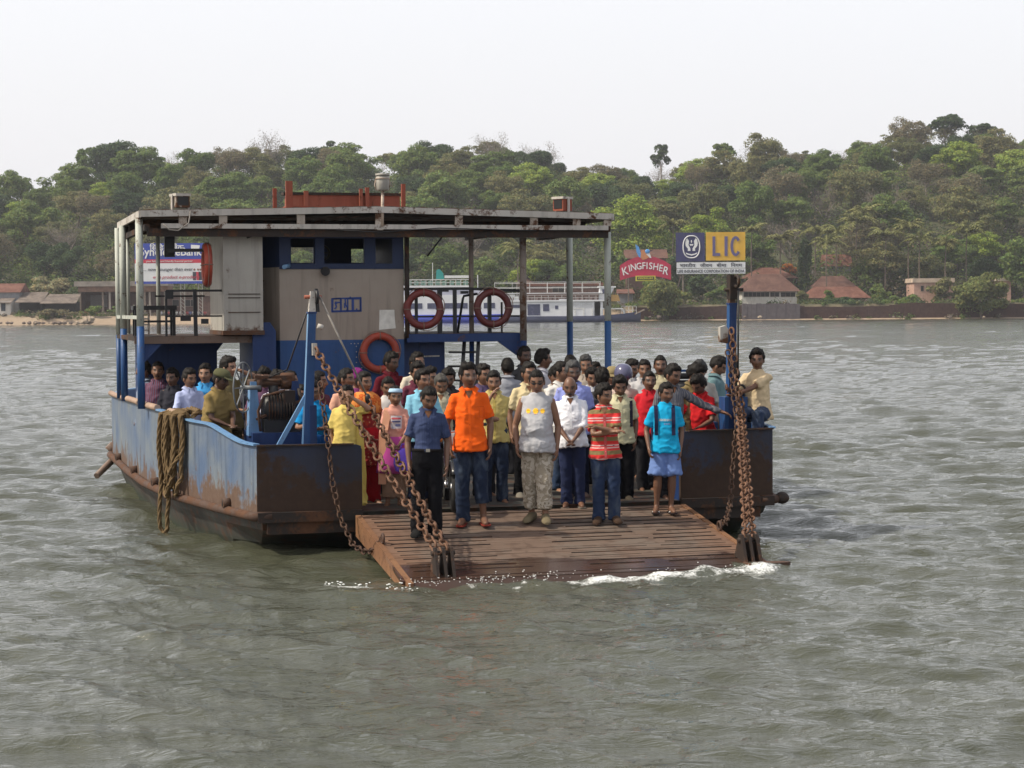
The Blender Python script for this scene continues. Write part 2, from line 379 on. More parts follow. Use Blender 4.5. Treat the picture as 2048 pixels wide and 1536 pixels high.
def mat_ramp():
    g = G('ramp_planks'); ob = g.obj(); s = g.sep(ob)
    w = g.noise(1, 8, g.obj((.6, 9, 1)), .4)
    c = g.mix(w, (.088, .056, .040), (.165, .110, .080))
    c = g.mix(g.math('MULTIPLY', g.ramp(g.noise(1.6, 8, ob, .4), [(.48, 0), (.62, 1)]), .7), c, (.125, .100, .080))
    c = g.mix(g.math('MULTIPLY', g.ramp(g.noise(7, 8, ob, .4), [(.52, 0), (.62, 1)]), .45), c, (.05, .026, .016))
    e = g.math('ABSOLUTE', g.math('ADD', s[0], .03)); er = g.n('ShaderNodeMapRange'); er.inputs[1].default_value = 1.45; er.inputs[2].default_value = 1.95; g.l(e, er.inputs[0])
    c = g.mix(g.math('MULTIPLY', er.outputs[0], .5), c, g.mix(w, (.15, .065, .030), (.25, .115, .055)))
    # the strip the water keeps washing over is dark and wet, with an uneven upper edge
    wz = g.n('ShaderNodeMapRange'); wz.inputs[1].default_value = -2.12; wz.inputs[2].default_value = -2.05
    g.l(g.math('ADD', s[1], g.math('MULTIPLY', g.math('SUBTRACT', g.noise(1.1, 4, ob), .5), .9)), wz.inputs[0]); wz.inputs[3].default_value = 1; wz.inputs[4].default_value = 0
    c = g.mix(g.math('MULTIPLY', wz.outputs[0], .8), c, (.035, .017, .012))
    ro = g.math('SUBTRACT', .78, g.math('MULTIPLY', wz.outputs[0], .55))
    return g.fin(c, ro, g.bump(w, .35, .01), 0, .4)
M_ramp = mat_ramp()
M_rope = None
FERRY = tag(empty('ferry_boat', fw(0, 0, 0), FE_TH), 'rusty blue flat-bottomed passenger ferry with its bow ramp lowered to the water', 'ferry')
def FP(name, mb, mats, parent=None, bevel=0, label=None):
    o = mb.build(name, mats, parent or FERRY, bevel=bevel)
    if label: o['label'] = label
    return o

SIDE = [(3.14, .1), (3.42, 1.28), (3.60, 2.3), (3.78, 3.2), (3.92, 5.0), (3.97, 7.2), (3.97, 10.7), (3.6, 12.6), (3.0, 14.0)]
def side_pts(sgn): return [(sgn * u, v) for u, v in SIDE]
def wall_strip(path, ztop, zbot, t, mats_out):
    """upright plate along a plan path, t thick towards u=0; material 0 outside, 1 inside"""
    b = MB(); n = len(path)
    I = [(u - math.copysign(t, u), v + (t if k == 0 else 0)) for k, (u, v) in enumerate(path)]
    V = []
    for k in range(n):
        V += [(path[k][0], path[k][1], zbot[k]), (path[k][0], path[k][1], ztop[k]), (I[k][0], I[k][1], ztop[k]), (I[k][0], I[k][1], zbot[k])]
    b.add(V, [])
    for k in range(n - 1):
        a, c = 4 * k, 4 * k + 4
        for q, (i, j) in enumerate(((0, 1), (1, 2), (2, 3), (3, 0))):
            b.f.append([a + i, a + j, c + j, c + i]); b.m.append(0 if q < 2 else 1); b.s.append(False)
    b.f.append([0, 3, 2, 1]); b.f.append([4 * n - 4, 4 * n - 3, 4 * n - 2, 4 * n - 1]); b.m += [0, 0]; b.s += [False, False]
    return b
def dense(path, m=6):
    out = []
    for k in range(len(path) - 1):
        for i in range(m):
            t = i / m; out.append((path[k][0] * (1 - t) + path[k + 1][0] * t, path[k][1] * (1 - t) + path[k + 1][1] * t))
    return out + [path[-1]]
def top_l(v): return 1.275 + (1.44 - 1.275) * sstep(.35, 1.75, v) + .06 * sstep(2.2, 3.4, v) - .06 * sstep(6, 10.7, v)
for sg in (-1, 1):
    pth = dense(side_pts(sg), 6); vs = np.array([p[1] for p in pth])
    zt = top_l(vs) if sg < 0 else 1.33 + 0 * vs
    FP('bulwark', wall_strip(pth, zt, .5 + 0 * vs, .05, None), [M_blue_side, M_blue])
    # cap rail: a round timber-like pipe on the after part of the bulwark, flat bar forward
    b = MB()
    for k in range(len(pth) - 1):
        p, q = pth[k], pth[k + 1]
        b.bar((p[0], p[1], zt[k] + .012), (q[0], q[1], zt[k + 1] + .012), .075, .022)
    FP('cap_rail', b, M_lblue)
    b = MB()
    segs = ((2.6, 3.35), (4.0, 5.0), (5.6, 11)) if sg < 0 else ((5.0, 11),)
    for a, c in segs:
        P = [(p[0] + sg * .01, p[1], z + .035) for p, z in zip(pth, zt) if a <= p[1] <= c]
        if len(P) > 1: b.tube(P, .045, 8)
    b.build_each('rail_pipe', paint('worn_wooden_rail', (.30, .20, .15), .3, 5, .2, None, .7, (.38, .27, .2)) if sg < 0 else M_lblue, FERRY)
    # rubbing strake, with its pipe ends and scuppers
    b = MB(); P = [(p[0] + sg * .035, p[1], .47) for p in pth]
    b.tube([(P[0][0] - sg * .2, P[0][1] - .02, .47)] + P, .055, 10)
    FP('rubbing_strake', b, M_rust)
    for vv in (.95, 3.6, 4.2, 6.3, 8.9):
        b = MB(); uu = np.interp(vv, [p[1] for p in SIDE], [p[0] for p in SIDE]) * sg
        b.cyl((uu - sg * .02, vv, .56), (uu + sg * .085, vv - .02, .555), .06, 14, 0, .055); b.cyl((uu + sg * .083, vv, .56), (uu + sg * .0875, vv, .56), .044, 14, 1)  # black disc closes the mouth, its colour standing in for the bore's shade
        FP('scupper', b, [M_rust, M_black])
# hull below the deck
def hull_outline(off, bow, z): return [(-s * 1.0, v) for s, v in []]
b = MB(); R = []
for z, k, bow in ((.49, .985, .10), (.30, .975, .22), (.10, .955, .75), (-.15, .93, 1.35), (-.7, .90, 2.2)):
    half = [(u * k, max(v, bow) if i else bow) for i, (u, v) in enumerate(SIDE)]
    half[0] = (SIDE[0][0] * k, bow); half[1] = (half[1][0], max(half[1][1], bow + .15)); half[2] = (half[2][0], max(half[2][1], bow + .3)); half[3] = (half[3][0], max(half[3][1], bow + .45))
    R.append([(u, v, z) for u, v in half] + [(-u, v, z) for u, v in half[::-1]])
b.rings(R, 0, False, True)
def mat_hull():
    g = G('hull_bottom_paint'); ob = g.obj(); z = g.sep(ob)[2]
    c = g.mix(g.ramp(g.noise(3, 8, g.obj((1, 1, .5)), .4), [(.35, 0), (.7, 1)]), (.022, .020, .018), (.075, .075, .062))
    c = g.mix(g.ramp(g.noise(6, 8, ob), [(.5, 0), (.62, 1)]), c, (.07, .03, .016))
    mr = g.n('ShaderNodeMapRange'); mr.inputs[1].default_value = .22; mr.inputs[2].default_value = .05; g.l(g.math('ADD', z, g.math('MULTIPLY', g.noise(4, 4, ob), .12)), mr.inputs[0])
    c = g.mix(g.math('MULTIPLY', mr.outputs[0], .8), c, (.016, .035, .017))
    return g.fin(c, .6, g.bump(g.noise(12, 6, ob), .3, .01))
FP('hull', b, mat_hull())
b = MB(); dk = [(u - .06, v + .04) for u, v in SIDE]; dk[0] = (3.08, .14)
b.prism([(u, v) for u, v in dk] + [(-u, v) for u, v in dk[::-1]], .40, .4505); FP('deck', b, M_deck)
# bow plates either side of the ramp
for sg, u0, u1, zt in ((-1, -1.93, -3.14, 1.262), (1, 1.95, 3.14, 1.318)):
    b = MB(); r = .05
    pl = [(u1, .1, .52), (u0, .1, .50), (u0, .1, zt - .06), (u0 + sg * .02, .1, zt - .015), (u0 + sg * .06, .1, zt), (u1, .1, zt + .004)]
    b.plate(pl if sg < 0 else pl, (0, 1, 0), .05)
    FP('bow_plate', b, M_bow)
    b = MB(); b.box((min(u0, u1) - .0, .04, .40), (max(u0, u1), .098, .515)); b.box((min(u0, u1) + .12 * (sg < 0), .10, .26), (max(u0, u1) - .16 * (sg > 0), .3, .405))
    b.bar((u0 + sg * .1, .085, zt + .006), (u1, .085, zt + .012), .05, .02)
    if sg > 0: b.ball((3.27, .12, .48), (.09, .09, .075), 12, 8)
    b.build_each('bow_beam', M_darkrust, FERRY)
    b = MB(); b.box((min(u0, u0 + sg * .06), .15, .46), (max(u0, u0 + sg * .06), .9, zt - .02)); FP('bow_plate_bracket', b, M_deepblue)
b = MB(); b.box((-2.0, .16, -.4), (2.0, .4, .40)); FP('ramp_recess', b, M_black)
# ---- ramp
def rz(v): return .45 + .155 * v
b = MB()
rg = np.random.default_rng(3)
vs = np.linspace(0, -2.62, 29)
for k in range(28):                                       # plank by plank, each a hair different
    v0, v1 = vs[k], vs[k + 1]; gp = .005; z0, z1 = rz(v0), rz(v1); dz = rg.normal(0, .0025)
    w0, w1 = 1.93 + .004 * k, 1.93 + .004 * k
    Vv = [(-w0 - .03, v0 - gp, z0 + dz), (w0 - .03, v0 - gp, z0 + dz), (w1 - .03, v1, z1 + dz), (-w1 - .03, v1, z1 + dz)]
    Vb = [(x, y, z - .04) for x, y, z in Vv]
    b.add(Vv + Vb, [(0, 3, 2, 1), (4, 5, 6, 7), (0, 1, 5, 4), (1, 2, 6, 5), (2, 3, 7, 6), (3, 0, 4, 7)])
b.add([(-2.0, -2.6, rz(-2.6)), (1.94, -2.6, rz(-2.6)), (1.94, -2.84, -.10), (-2.0, -2.84, -.10), (-2.0, -2.6, rz(-2.6) - .08), (1.94, -2.6, rz(-2.6) - .08), (1.94, -2.84, -.16), (-2.0, -2.84, -.16)],
      [(0, 3, 2, 1), (4, 5, 6, 7), (0, 1, 5, 4), (1, 2, 6, 5), (2, 3, 7, 6), (3, 0, 4, 7)])
RAMP = FP('ramp', b, M_ramp)
b = MB()                                                  # worn cleats across the planks, none in the two wheel tracks
for v in np.linspace(-.18, -2.3, 15):
    for (a, c) in ((-1.88, -.75 + rg.uniform(-.35, .2)), (.1 + rg.uniform(-.3, .15), .85 + rg.uniform(-.2, .3)), (1.05 + rg.uniform(-.15, .3), 1.82)):
        if rg.random() < .82: b.bar((a, v, rz(v) + .002), (c, v + rg.normal(0, .01), rz(v) + .002), .013, .011)
FP('cleats', b, M_darkrust, RAMP)
for sg in (-1, 1):
    b = MB(); u = sg * 1.97 - .03
    b.add([(u - .03, .0, .46), (u + .03, .0, .46), (u + .03, -2.75, rz(-2.75) + .01), (u - .03, -2.75, rz(-2.75) + .01), (u - .03, .0, .22), (u + .03, .0, .22), (u + .03, -2.75, -.12), (u - .03, -2.75, -.12)],
          [(0, 3, 2, 1), (4, 5, 6, 7), (0, 1, 5, 4), (1, 2, 6, 5), (2, 3, 7, 6), (3, 0, 4, 7)])
    FP('side_beam', b, paint('orange_rusted_beam', (.16, .075, .036), .5, 4, .2, None, .7, (.21, .105, .05)), RAMP)
def bracket(u, v, ws=(.07, .07)):
    b = MB()
    for du in (-.085, .0, .085)[: 3]:
        pts = [(u + du, v - .17, rz(v - .17)), (u + du, v + .15, rz(v + .15)), (u + du, v + .03, rz(v) + .27), (u + du, v - .04, rz(v) + .27)]
        b.plate(pts, (1, 0, 0), .03)
    b.cyl((u - .11, v, rz(v) + .21), (u + .14, v, rz(v) + .21), .026, 10)
    return b
FP('chain_bracket', bracket(-1.60, -2.40), M_darkrust, RAMP); FP('chain_bracket', bracket(1.80, -2.36), M_darkrust, RAMP)
b = MB(); b.prism([(1.66, -2.78), (2.12, -2.74), (2.16, -2.70), (2.1, -2.62), (1.66, -2.58)], .035, .085); FP('shackle_plate', b, M_rust, RAMP)
for u in (-1.97, 1.93):
    b = MB(); b.torus((u, -1.22, rz(-1.22) + .06), (1, 0, 0), .05, .016, 16, 8); FP('eye_ring', b, M_rust, RAMP)
# ---- masts, each with brace, sheave, wire and chains
def chain(path, L=.112, w=.036, r=.0115, sag=0):
    P = [np.array(p, float) for p in path]
    if len(P) == 2 and sag:
        a, c = P; P = [a * (1 - t) + c * t - np.array([0, 0, sag * 4 * t * (1 - t)]) for t in np.linspace(0, 1, 24)]
    seg = [np.linalg.norm(P[i + 1] - P[i]) for i in range(len(P) - 1)]; cum = np.concatenate([[0], np.cumsum(seg)])
    pitch = L - 2.6 * r; n = max(2, int(cum[-1] / pitch)); b = MB(); h = L / 2 - r; hw = w
    loop = []
    for i in range(12):
        t = 2 * pi * i / 12; loop.append((hw * sin(t), (h - hw) * (1 if cos(t) > 0 else -1) + hw * cos(t)))
    for k in range(n):
        d = (k + .5) * cum[-1] / n
        c = np.array([np.interp(d, cum, [p[j] for p in P]) for j in range(3)])
        e0 = np.array([np.interp(max(0, d - .03), cum, [p[j] for p in P]) for j in range(3)]); e1 = np.array([np.interp(min(cum[-1], d + .03), cum, [p[j] for p in P]) for j in range(3)])
        t = Vector(e1 - e0).normalized(); x = t.cross(Vector((.3, .9, .2))).normalized(); y = t.cross(x)
        ang = (pi / 2 if k % 2 else 0) + rg.normal(0, .22) + .6
        q = x * cos(ang) + y * sin(ang)
        pts = [Vector(c) + q * a + t * l for a, l in loop]; b.tube(pts + [pts[0]], r, 5, 0, True)
    return b
M_chain = paint('rusted_chain', (.12, .06, .036), .55, 9, .1, None, .72, (.19, .10, .06), .2)
M_chaind = paint('dark_rusted_chain', (.06, .03, .02), .5, 9, .1, None, .7, (.09, .05, .03), .2)
M_wire = plain('steel_wire', (.22, .20, .18), .5, .2, 20)
# port mast (photo left)
def mast(base, top, lean_mats):
    b = MB(); w0, w1 = .12, .08
    p, q = np.array(base), np.array(top)
    def sq(c, w): return [(c[0] - w / 2, c[1] - w / 2, c[2]), (c[0] + w / 2, c[1] - w / 2, c[2]), (c[0] + w / 2, c[1] + w / 2, c[2]), (c[0] - w / 2, c[1] + w / 2, c[2])]
    m = p + (q - p) * .9
    b.rings([sq(p, w0), sq(m, w1 + .01)], 0, False, True); b.m[-6] = 3; b.m[-5] = 3; b.rings([sq(m, w1 + .026), sq(m + (q - p) * .008, w1 + .026)], 1, False, True)  # front and right faces take a darker blue: their shade put into the paint
    b.rings([sq(m + (q - p) * .008, w1), sq(q, w1 * .62)], 2, False, True)
    return b
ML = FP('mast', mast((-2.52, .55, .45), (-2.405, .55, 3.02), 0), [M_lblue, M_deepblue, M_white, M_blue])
b = MB(); b.plate([(-2.36, .50, 2.78), (-2.33, .50, 2.78), (-2.35, .50, 3.05), (-2.38, .50, 3.05)], (0, 1, 0), .12); b.cyl((-2.50, .55, 2.955), (-2.30, .55, 2.955), .022, 10, 1)
b.torus((-2.36, .55, 2.955), (1, 0, 0), .075, .022, 20, 8); FP('sheave', b, [M_black, M_red], ML)
b = MB(); b.bar((-2.83, .55, 1.22), (-2.44, .55, 1.90), .05, .05); b.bar((-2.83, .55, .5), (-2.83, .55, 1.22), .05, .05); b.box((-2.46, .48, .46), (-2.38, .62, 1.7), 1); FP('mast_brace', b, [M_lblue, M_deepblue], ML)
b = MB(); b.box((-2.43, .44, 2.28), (-2.375, .49, 2.42)); b.cyl((-2.36, .48, 2.62), (-2.30, .48, 2.6), .03, 8); b.build_each('chain_lug', M_white, ML)
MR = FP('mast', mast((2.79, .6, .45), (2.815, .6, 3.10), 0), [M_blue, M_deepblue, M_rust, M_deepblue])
b = MB(); b.box((2.77, .54, 2.90), (2.86, .66, 3.20)); b.torus((2.84, .50, 3.12), (1, 0, 0), .07, .02, 18, 8); b.cyl((2.72, .6, 3.02), (2.96, .6, 3.02), .022, 10); FP('sheave', b, M_darkrust, MR)
b = MB(); b.plate([(2.63, .52, 2.38), (2.73, .52, 2.36), (2.735, .52, 2.54), (2.70, .52, 2.58), (2.63, .52, 2.56)], (0, 1, 0), .08); FP('lamp_housing', b, M_grey, MR)
b = MB(); b.box((2.70, .55, .46), (3.0, .75, 1.7)); FP('mast_brace', b, M_blue, MR)
# running wires
b = MB(); b.tube([(-2.33, .5, 2.96), (-1.80, .42, 1.80)], .012, 6); b.tube([(-2.42, .6, 2.9), (-2.62, 1.1, 2.1), (-2.85, 1.7, 1.95)], .010, 6, 1)
b.tube([(2.86, .5, 3.02), (2.83, .44, 2.02)], .011, 6, 1); b.tube([(2.88, .55, 3.02), (2.86, .8, 2.0)], .010, 6, 1)
b.build_each('wire', [M_wire, M_black], FERRY)
b = MB(); b.ball((-1.79, .42, 1.77), (.035, .035, .06), 8, 6); b.ball((2.83, .44, 1.98), (.03, .03, .06), 8, 6); b.bar((2.80, .44, 2.2), (2.805, .44, 1.8), .03, .02); b.torus((2.87, .44, 1.80), (0, 1, 0), .05, .015, 12, 6); b.build_each('wire_clamp', M_black, FERRY)
brL = (-1.63, -2.42, rz(-2.42) + .21); brL2 = (-1.53, -2.40, rz(-2.4) + .23); brR = (1.78, -2.38, rz(-2.38) + .2); brR2 = (1.87, -2.36, rz(-2.36) + .2)
FP('chain', chain([(-2.395, .44, 2.36), brL], .135, .042, .0135, .05), M_chain)
FP('chain', chain([(-1.79, .42, 1.74), brL2], .135, .042, .0135, .03), M_chain)
FP('chain', chain([(2.76, .48, 2.55), (2.80, .44, 2.0), (2.745, .2, 1.55), brR], .115, .038, .0125), M_chain)
FP('chain', chain([(2.85, .44, 1.78), (2.80, .22, 1.5), brR2], .115, .038, .0125), M_chain)
FP('chain', chain([(-2.36, .35, 1.98), (-2.33, .02, 1.25), (-2.30, -.05, .85), (-2.24, -.2, .45), (-2.17, -.5, .2), (-2.1, -.75, .13), (-2.03, -1.0, .17), (-1.97, -1.2, .33)], .10, .033, .010), M_chaind)
FP('chain', chain([(2.70, .45, 2.28), (2.66, .04, 1.4), (2.6, -.05, 1.25), (2.52, -.15, .9), (2.35, -.5, .5), (2.05, -1.1, .33), (1.95, -1.22, .36)], .10, .033, .010), M_chaind)
# ---- superstructure
CEIL = paint('rusty_corrugated_roofing', (.10, .075, .06), .6, 2, .3, None, .75, (.13, .10, .085))
def roof_z(u): return 4.15 + .075 * max(0.0, 1 - abs(u + .74) / (3.25 if u < -.74 else 3.35))
b = MB(); n = 60; us = np.linspace(-3.99, 2.63, n + 1)
for k in range(n):                                        # corrugated sheeting, running fore and aft
    a, c = us[k], us[k + 1]; za, zc = roof_z(a) + .012 * (k % 2), roof_z(c) + .012 * ((k + 1) % 2)
    b.add([(a, 4.72, za), (c, 4.72, zc), (c, 8.4, zc - .0), (a, 8.4, za - .0), (a, 4.72, za - .03), (c, 4.72, zc - .03), (c, 8.4, zc - .03), (a, 8.4, za - .03)],
          [(0, 1, 2, 3), (7, 6, 5, 4), (0, 4, 5, 1), (2, 6, 7, 3)])
b.add([(us[0], 4.72, roof_z(us[0])), (us[0], 8.4, roof_z(us[0])), (us[0], 8.4, roof_z(us[0]) - .03), (us[0], 4.72, roof_z(us[0]) - .03)], [(0, 1, 2, 3)])
ROOF = FP('roof', b, CEIL)
def roofline(v, dz, w, h, mi=0):
    b = MB()
    for a, c in ((-3.99, -.74), (-.74, 2.63)): b.bar((a, v, roof_z(a) + dz), (c, v, roof_z(c) + dz), w, h, mi)
    return b
b = roofline(4.70, -.045, .035, .085); b.bar((-4.0, 4.70, 4.10), (-4.0, 8.42, 4.10), .035, .09); b.bar((2.645, 4.70, 4.10), (2.645, 8.42, 4.10), .035, .09)
for a, c in ((-3.99, -.74), (-.74, 2.63)): b.bar((a, 8.42, roof_z(a) - .045), (c, 8.42, roof_z(c) - .045), .035, .085)
FP('fascia', b, M_white, ROOF)
b = MB(); b.bar((-3.72, 4.73, 3.945), (2.58, 4.73, 3.945), .04, .065)
FP('truss_beam', b, M_white, ROOF)
b = MB()
for u in (-3.43, -2.89, -1.83, -.74, .39, 1.48, 2.11, 2.57): b.box((u - .055, 4.712, 3.90 if abs(u + .74) < .1 else 3.97), (u + .055, 4.745, roof_z(u) - .09))
b.build_each('truss_strut', paint('rusty_cream_strut', (.36, .31, .26), .6, 7, .2, None, .6), ROOF)
b = MB()
for v in (5.9, 7.1, 8.3): b.bar((-3.95, v, 4.02), (2.6, v, 4.02), .06, .12)
for u in (-3.9, -2.3, -.3, 1.42, 2.6): b.bar((u, 4.76, 3.93), (u, 8.36, 3.93), .06, .08)
b.bar((-3.9, 4.80, 3.86), (2.6, 4.80, 3.86), .05, .11)
FP('roof_frame', b, M_darkrust, ROOF)
def post(u, v, z0, z1, zb, r=.05, mats=None):
    b = MB(); b.cyl((u, v, z0), (u, v, zb), r, 14, 1); b.cyl((u, v, zb), (u, v, z1), r * .995, 14, 0)
    return FP('post', b, mats or [M_post, M_blue])
post(-4.0, 4.86, 1.49, 4.06, 2.60, .05); post(-4.02, 7.4, 1.49, 4.06, 2.55, .05); post(-4.02, 8.3, 1.49, 4.06, 2.45, .045)
post(2.66, 5.0, .45, 4.07, 2.62, .05); post(2.72, 7.05, .45, 4.05, 2.60, .05)
PM = [paint('rusted_inner_post', (.17, .14, .12), .5, 6, .4, None, .65), M_deepblue]
post(1.40, 5.02, .45, 3.9, 2.35, .05, PM); post(.71, 5.3, .45, 3.9, 2.40, .035, PM); post(-3.52, 7.3, 2.46, 3.95, 2.47, .03, [M_post, M_post]); post(-3.9, 8.0, 2.46, 3.95, 2.47, .028, [M_post, M_post])
b = MB(); b.bar((-4.03, 8.3, 2.72), (-4.0, 4.86, 2.72), .05, .05); FP('side_rail', b, M_post)
# wheelhouse
WX0, WX1, WF, WB = -2.06, -.30, 5.2, 7.3
b = MB()
out = [(WX0, WF), (WX1, WF), (WX1, WB), (WX0 - .24, WB), (WX0 - .24, WF + .55)]
b.prism(out, .45, 2.385, 1); b.prism([(u * 1.0, v) for u, v in out], 2.385, 3.40, 0)
WH = FP('wheelhouse', b, [M_beige, M_blue])
b = MB()
z0, z1 = 3.40, 3.90
for u0, u1 in ((WX0, -1.90), (-1.56, -1.43), (-.86, -.70), (-.46, WX1)): b.box((u0, WF - .012, z0), (u1, WF + .05, z1))
b.box((WX0, WF - .016, 3.375), (WX1, WF + .05, 3.45)); b.box((WX0, WF - .014, 3.80), (WX1, WF + .05, 3.9))
b.plate([(WX0, WF, z0), (WX0 - .24, WF + .55, z0), (WX0 - .24, WF + .55, z1), (WX0, WF, z1)], (.9, .4, 0), .04)
b.box((WX1 - .05, WF + .05, z0), (WX1, WB, z1)); b.box((WX0 - .24, WF + .55, z0), (WX0 - .19, WB, z1))
for u0, u1, a, c in ((WX0 - .19, -1.56, z0, z1), (-1.22, -.65, z0, z1), (-.43, WX1 - .05, z0, z1), (-1.56, -1.22, z0, 3.51), (-1.56, -1.22, 3.74, z1), (-.65, -.43, z0, 3.51), (-.65, -.43, 3.72, z1)): b.box((u0, WB - .05, a), (u1, WB, c))
FP('window_frame', b, paint('dark_navy_frame', (.006, .016, .055), .2, 3, .4, None, .5, (.009, .022, .07), .5), WH)
b = MB(); b.box((WX0 - .02, WF + .06, 3.88), (WX1, WB - .06, 3.9)); FP('wheelhouse_ceiling', b, M_black, WH)
b = MB(); b.cyl((-1.35, 5.9, 3.45), (-1.35, 5.9, 3.52), .03, 8); b.torus((-1.33, 5.9, 3.62), (.1, 1, 0), .1, .014, 20, 6)
for k in range(3): b.bar((-1.33 - .1 * cos(k * pi / 3), 5.9, 3.62 - .1 * sin(k * pi / 3)), (-1.33 + .1 * cos(k * pi / 3), 5.9, 3.62 + .1 * sin(k * pi / 3)), .012, .012)
FP('steering_wheel', b, M_black, WH)
b = MB(); b.tube([(-1.43, WF - .02, 3.35), (-1.43, WF - .10, 3.34)], [.055, .065], 14); FP('horn', b, M_black, WH)
b = MB(); b.cyl((-2.02, WF - .16, 3.40), (-1.93, WF - .03, 3.42), .03, 10); b.cyl((-.26, WF - .04, 2.4), (-.26, WF - .04, 3.9), .035, 10, 1); b.cyl((WX0 - .27, WF + .5, 2.4), (WX0 - .27, WF + .5, 3.9), .035, 10, 2); b.build_each('drain_pipe', [M_lblue, M_darkrust, paint('rusty_beige_pipe', (.36, .30, .25), .45, 5, .3)], WH)
b = MB(); b.add([(-.66, WF - .004, 2.52), (-.42, WF - .004, 2.54), (-.43, WF - .004, 2.66), (-.44, WF - .012, 2.80), (-.65, WF - .004, 2.80)], [(0, 1, 2, 3, 4)]); FP('paper_notice', b, plain('worn_paper', (.62, .60, .55), .8, .2, 9), WH)
b = MB()                                                  # the painted name board in blue strokes
def stroke(x0, y0, x1, y1, w=.016):
    k = .0072; P0 = (-1.06 + (x0 - 700) * k, WF - .004, 2.88 + (615 - y0) * k); P1 = (-1.06 + (x1 - 700) * k, WF - .004, 2.88 + (615 - y1) * k)
    b.bar(P0, P1, w * 1.3, .003, 0, (0, 1, 0))
for s_ in ((663, 604, 721, 602), (662, 629, 721, 628), (663, 603, 663, 629), (720, 602, 720, 629), (681, 603, 681, 628), (694, 603, 694, 628), (705, 603, 705, 628), (663, 604, 680, 603), (689, 604, 721, 604), (663, 628, 720, 627), (665, 603, 664, 628), (672, 612, 672, 614), (680, 603, 680, 627), (681, 611, 669, 611), (669, 611, 672, 620), (672, 620, 668, 624), (689, 604, 690, 616), (690, 616, 694, 622), (694, 622, 692, 627), (703, 604, 703, 627), (697, 604, 700, 600), (719, 603, 719, 628), (688, 612, 688, 622), (711, 627, 712, 623)): stroke(*s_)
FP('painted_lettering', b, plain('blue_lettering_paint', (.03, .06, .22), .6, .3, 9), WH)
b = MB()                                                  # rivet dots on the blue panel
for k in range(5):
    for q in (0, 1): b.ball((-.985 + .075 * q, WF - .002, 2.29 - .075 * k), .008, 6, 4)
for k in range(4): b.ball((-1.06 + .05 * k, WF - .002, 2.33), .008, 6, 4)
FP('rivets', b, M_white, WH)
# tall box to port of the wheelhouse
b = MB(); b.box((-2.86, 5.0, 2.47), (-2.32, 6.5, 3.90)); b.box((-2.875, 4.985, 2.47), (-2.305, 6.515, 2.53), 1)
BX = FP('ventilator_box', b, [M_grey, M_rust])
b = MB()
for z in (2.78, 2.98, 3.03): b.bar((-2.8, 4.99, z), (-2.36, 4.99, z), .008, .01)
FP('panel_seams', b, M_darkrust, BX)
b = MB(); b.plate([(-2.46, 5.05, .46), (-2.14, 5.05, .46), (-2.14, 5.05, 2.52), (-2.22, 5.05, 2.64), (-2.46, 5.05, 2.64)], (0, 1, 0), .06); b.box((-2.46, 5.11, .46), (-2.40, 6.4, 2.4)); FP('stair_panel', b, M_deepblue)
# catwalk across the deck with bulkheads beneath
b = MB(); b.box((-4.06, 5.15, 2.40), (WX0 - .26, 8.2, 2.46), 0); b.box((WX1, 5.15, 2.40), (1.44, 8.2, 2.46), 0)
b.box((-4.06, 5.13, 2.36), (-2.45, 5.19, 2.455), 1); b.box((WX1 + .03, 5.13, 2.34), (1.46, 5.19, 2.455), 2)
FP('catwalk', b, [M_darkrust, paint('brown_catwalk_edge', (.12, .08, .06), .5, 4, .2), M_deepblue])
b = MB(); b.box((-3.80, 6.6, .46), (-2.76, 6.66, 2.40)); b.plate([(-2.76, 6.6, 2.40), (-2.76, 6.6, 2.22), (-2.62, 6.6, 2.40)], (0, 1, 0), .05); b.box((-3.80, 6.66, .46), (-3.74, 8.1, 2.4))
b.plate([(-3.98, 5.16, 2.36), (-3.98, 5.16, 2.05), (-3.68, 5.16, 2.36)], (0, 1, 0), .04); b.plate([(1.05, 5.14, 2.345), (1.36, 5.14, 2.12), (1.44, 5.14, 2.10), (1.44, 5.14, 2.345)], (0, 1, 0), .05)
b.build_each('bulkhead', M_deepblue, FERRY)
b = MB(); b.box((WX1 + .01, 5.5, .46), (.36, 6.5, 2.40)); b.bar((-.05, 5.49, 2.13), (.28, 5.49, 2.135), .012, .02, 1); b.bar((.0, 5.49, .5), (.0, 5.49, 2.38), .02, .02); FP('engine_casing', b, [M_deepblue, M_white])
# handrails
b = MB()
b.bar((-3.62, 5.2, 3.08), (-2.28, 5.2, 3.08), .03, .03); b.bar((-3.62, 5.2, 2.73), (-2.28, 5.2, 2.73), .022, .022)
b.bar((-3.22, 5.2, 2.46), (-3.23, 5.2, 3.1), .05, .05); b.bar((-3.62, 5.2, 2.46), (-3.62, 5.2, 3.08), .03, .03)
FP('handrail', b, M_black); b = MB()
for u, z, w, h in ((-3.58, 3.02, .11, .10), (-3.36, 2.70, .14, .07), (-3.10, 2.66, .10, .07)): b.box((u - w / 2, 5.15, z - h / 2), (u + w / 2, 5.19, z + h / 2))
b.plate([(-3.60, 5.5, 3.55), (-3.46, 5.5, 3.55), (-3.46, 5.5, 3.9), (-3.60, 5.5, 3.9)], (0, 1, 0), .1); b.bar((-3.6, 5.15, 3.63), (-3.06, 5.05, 3.63), .04, .045)
b.build_each('junction_box', M_black, FERRY)
b = MB()
b.bar((WX1, 5.2, 3.09), (.6, 5.2, 3.095), .04, .04); b.bar((.6, 5.2, 3.095), (1.40, 5.2, 3.06), .04, .04); b.bar((WX1, 5.2, 2.70), (1.40, 5.2, 2.70), .025, .025)
for u, w in ((-.12, .04), (.22, .06), (.44, .05), (.95, .05), (1.13, .025)): b.bar((u, 5.2, 2.46), (u, 5.2, 3.1 if w > .03 else 2.9), w, w)
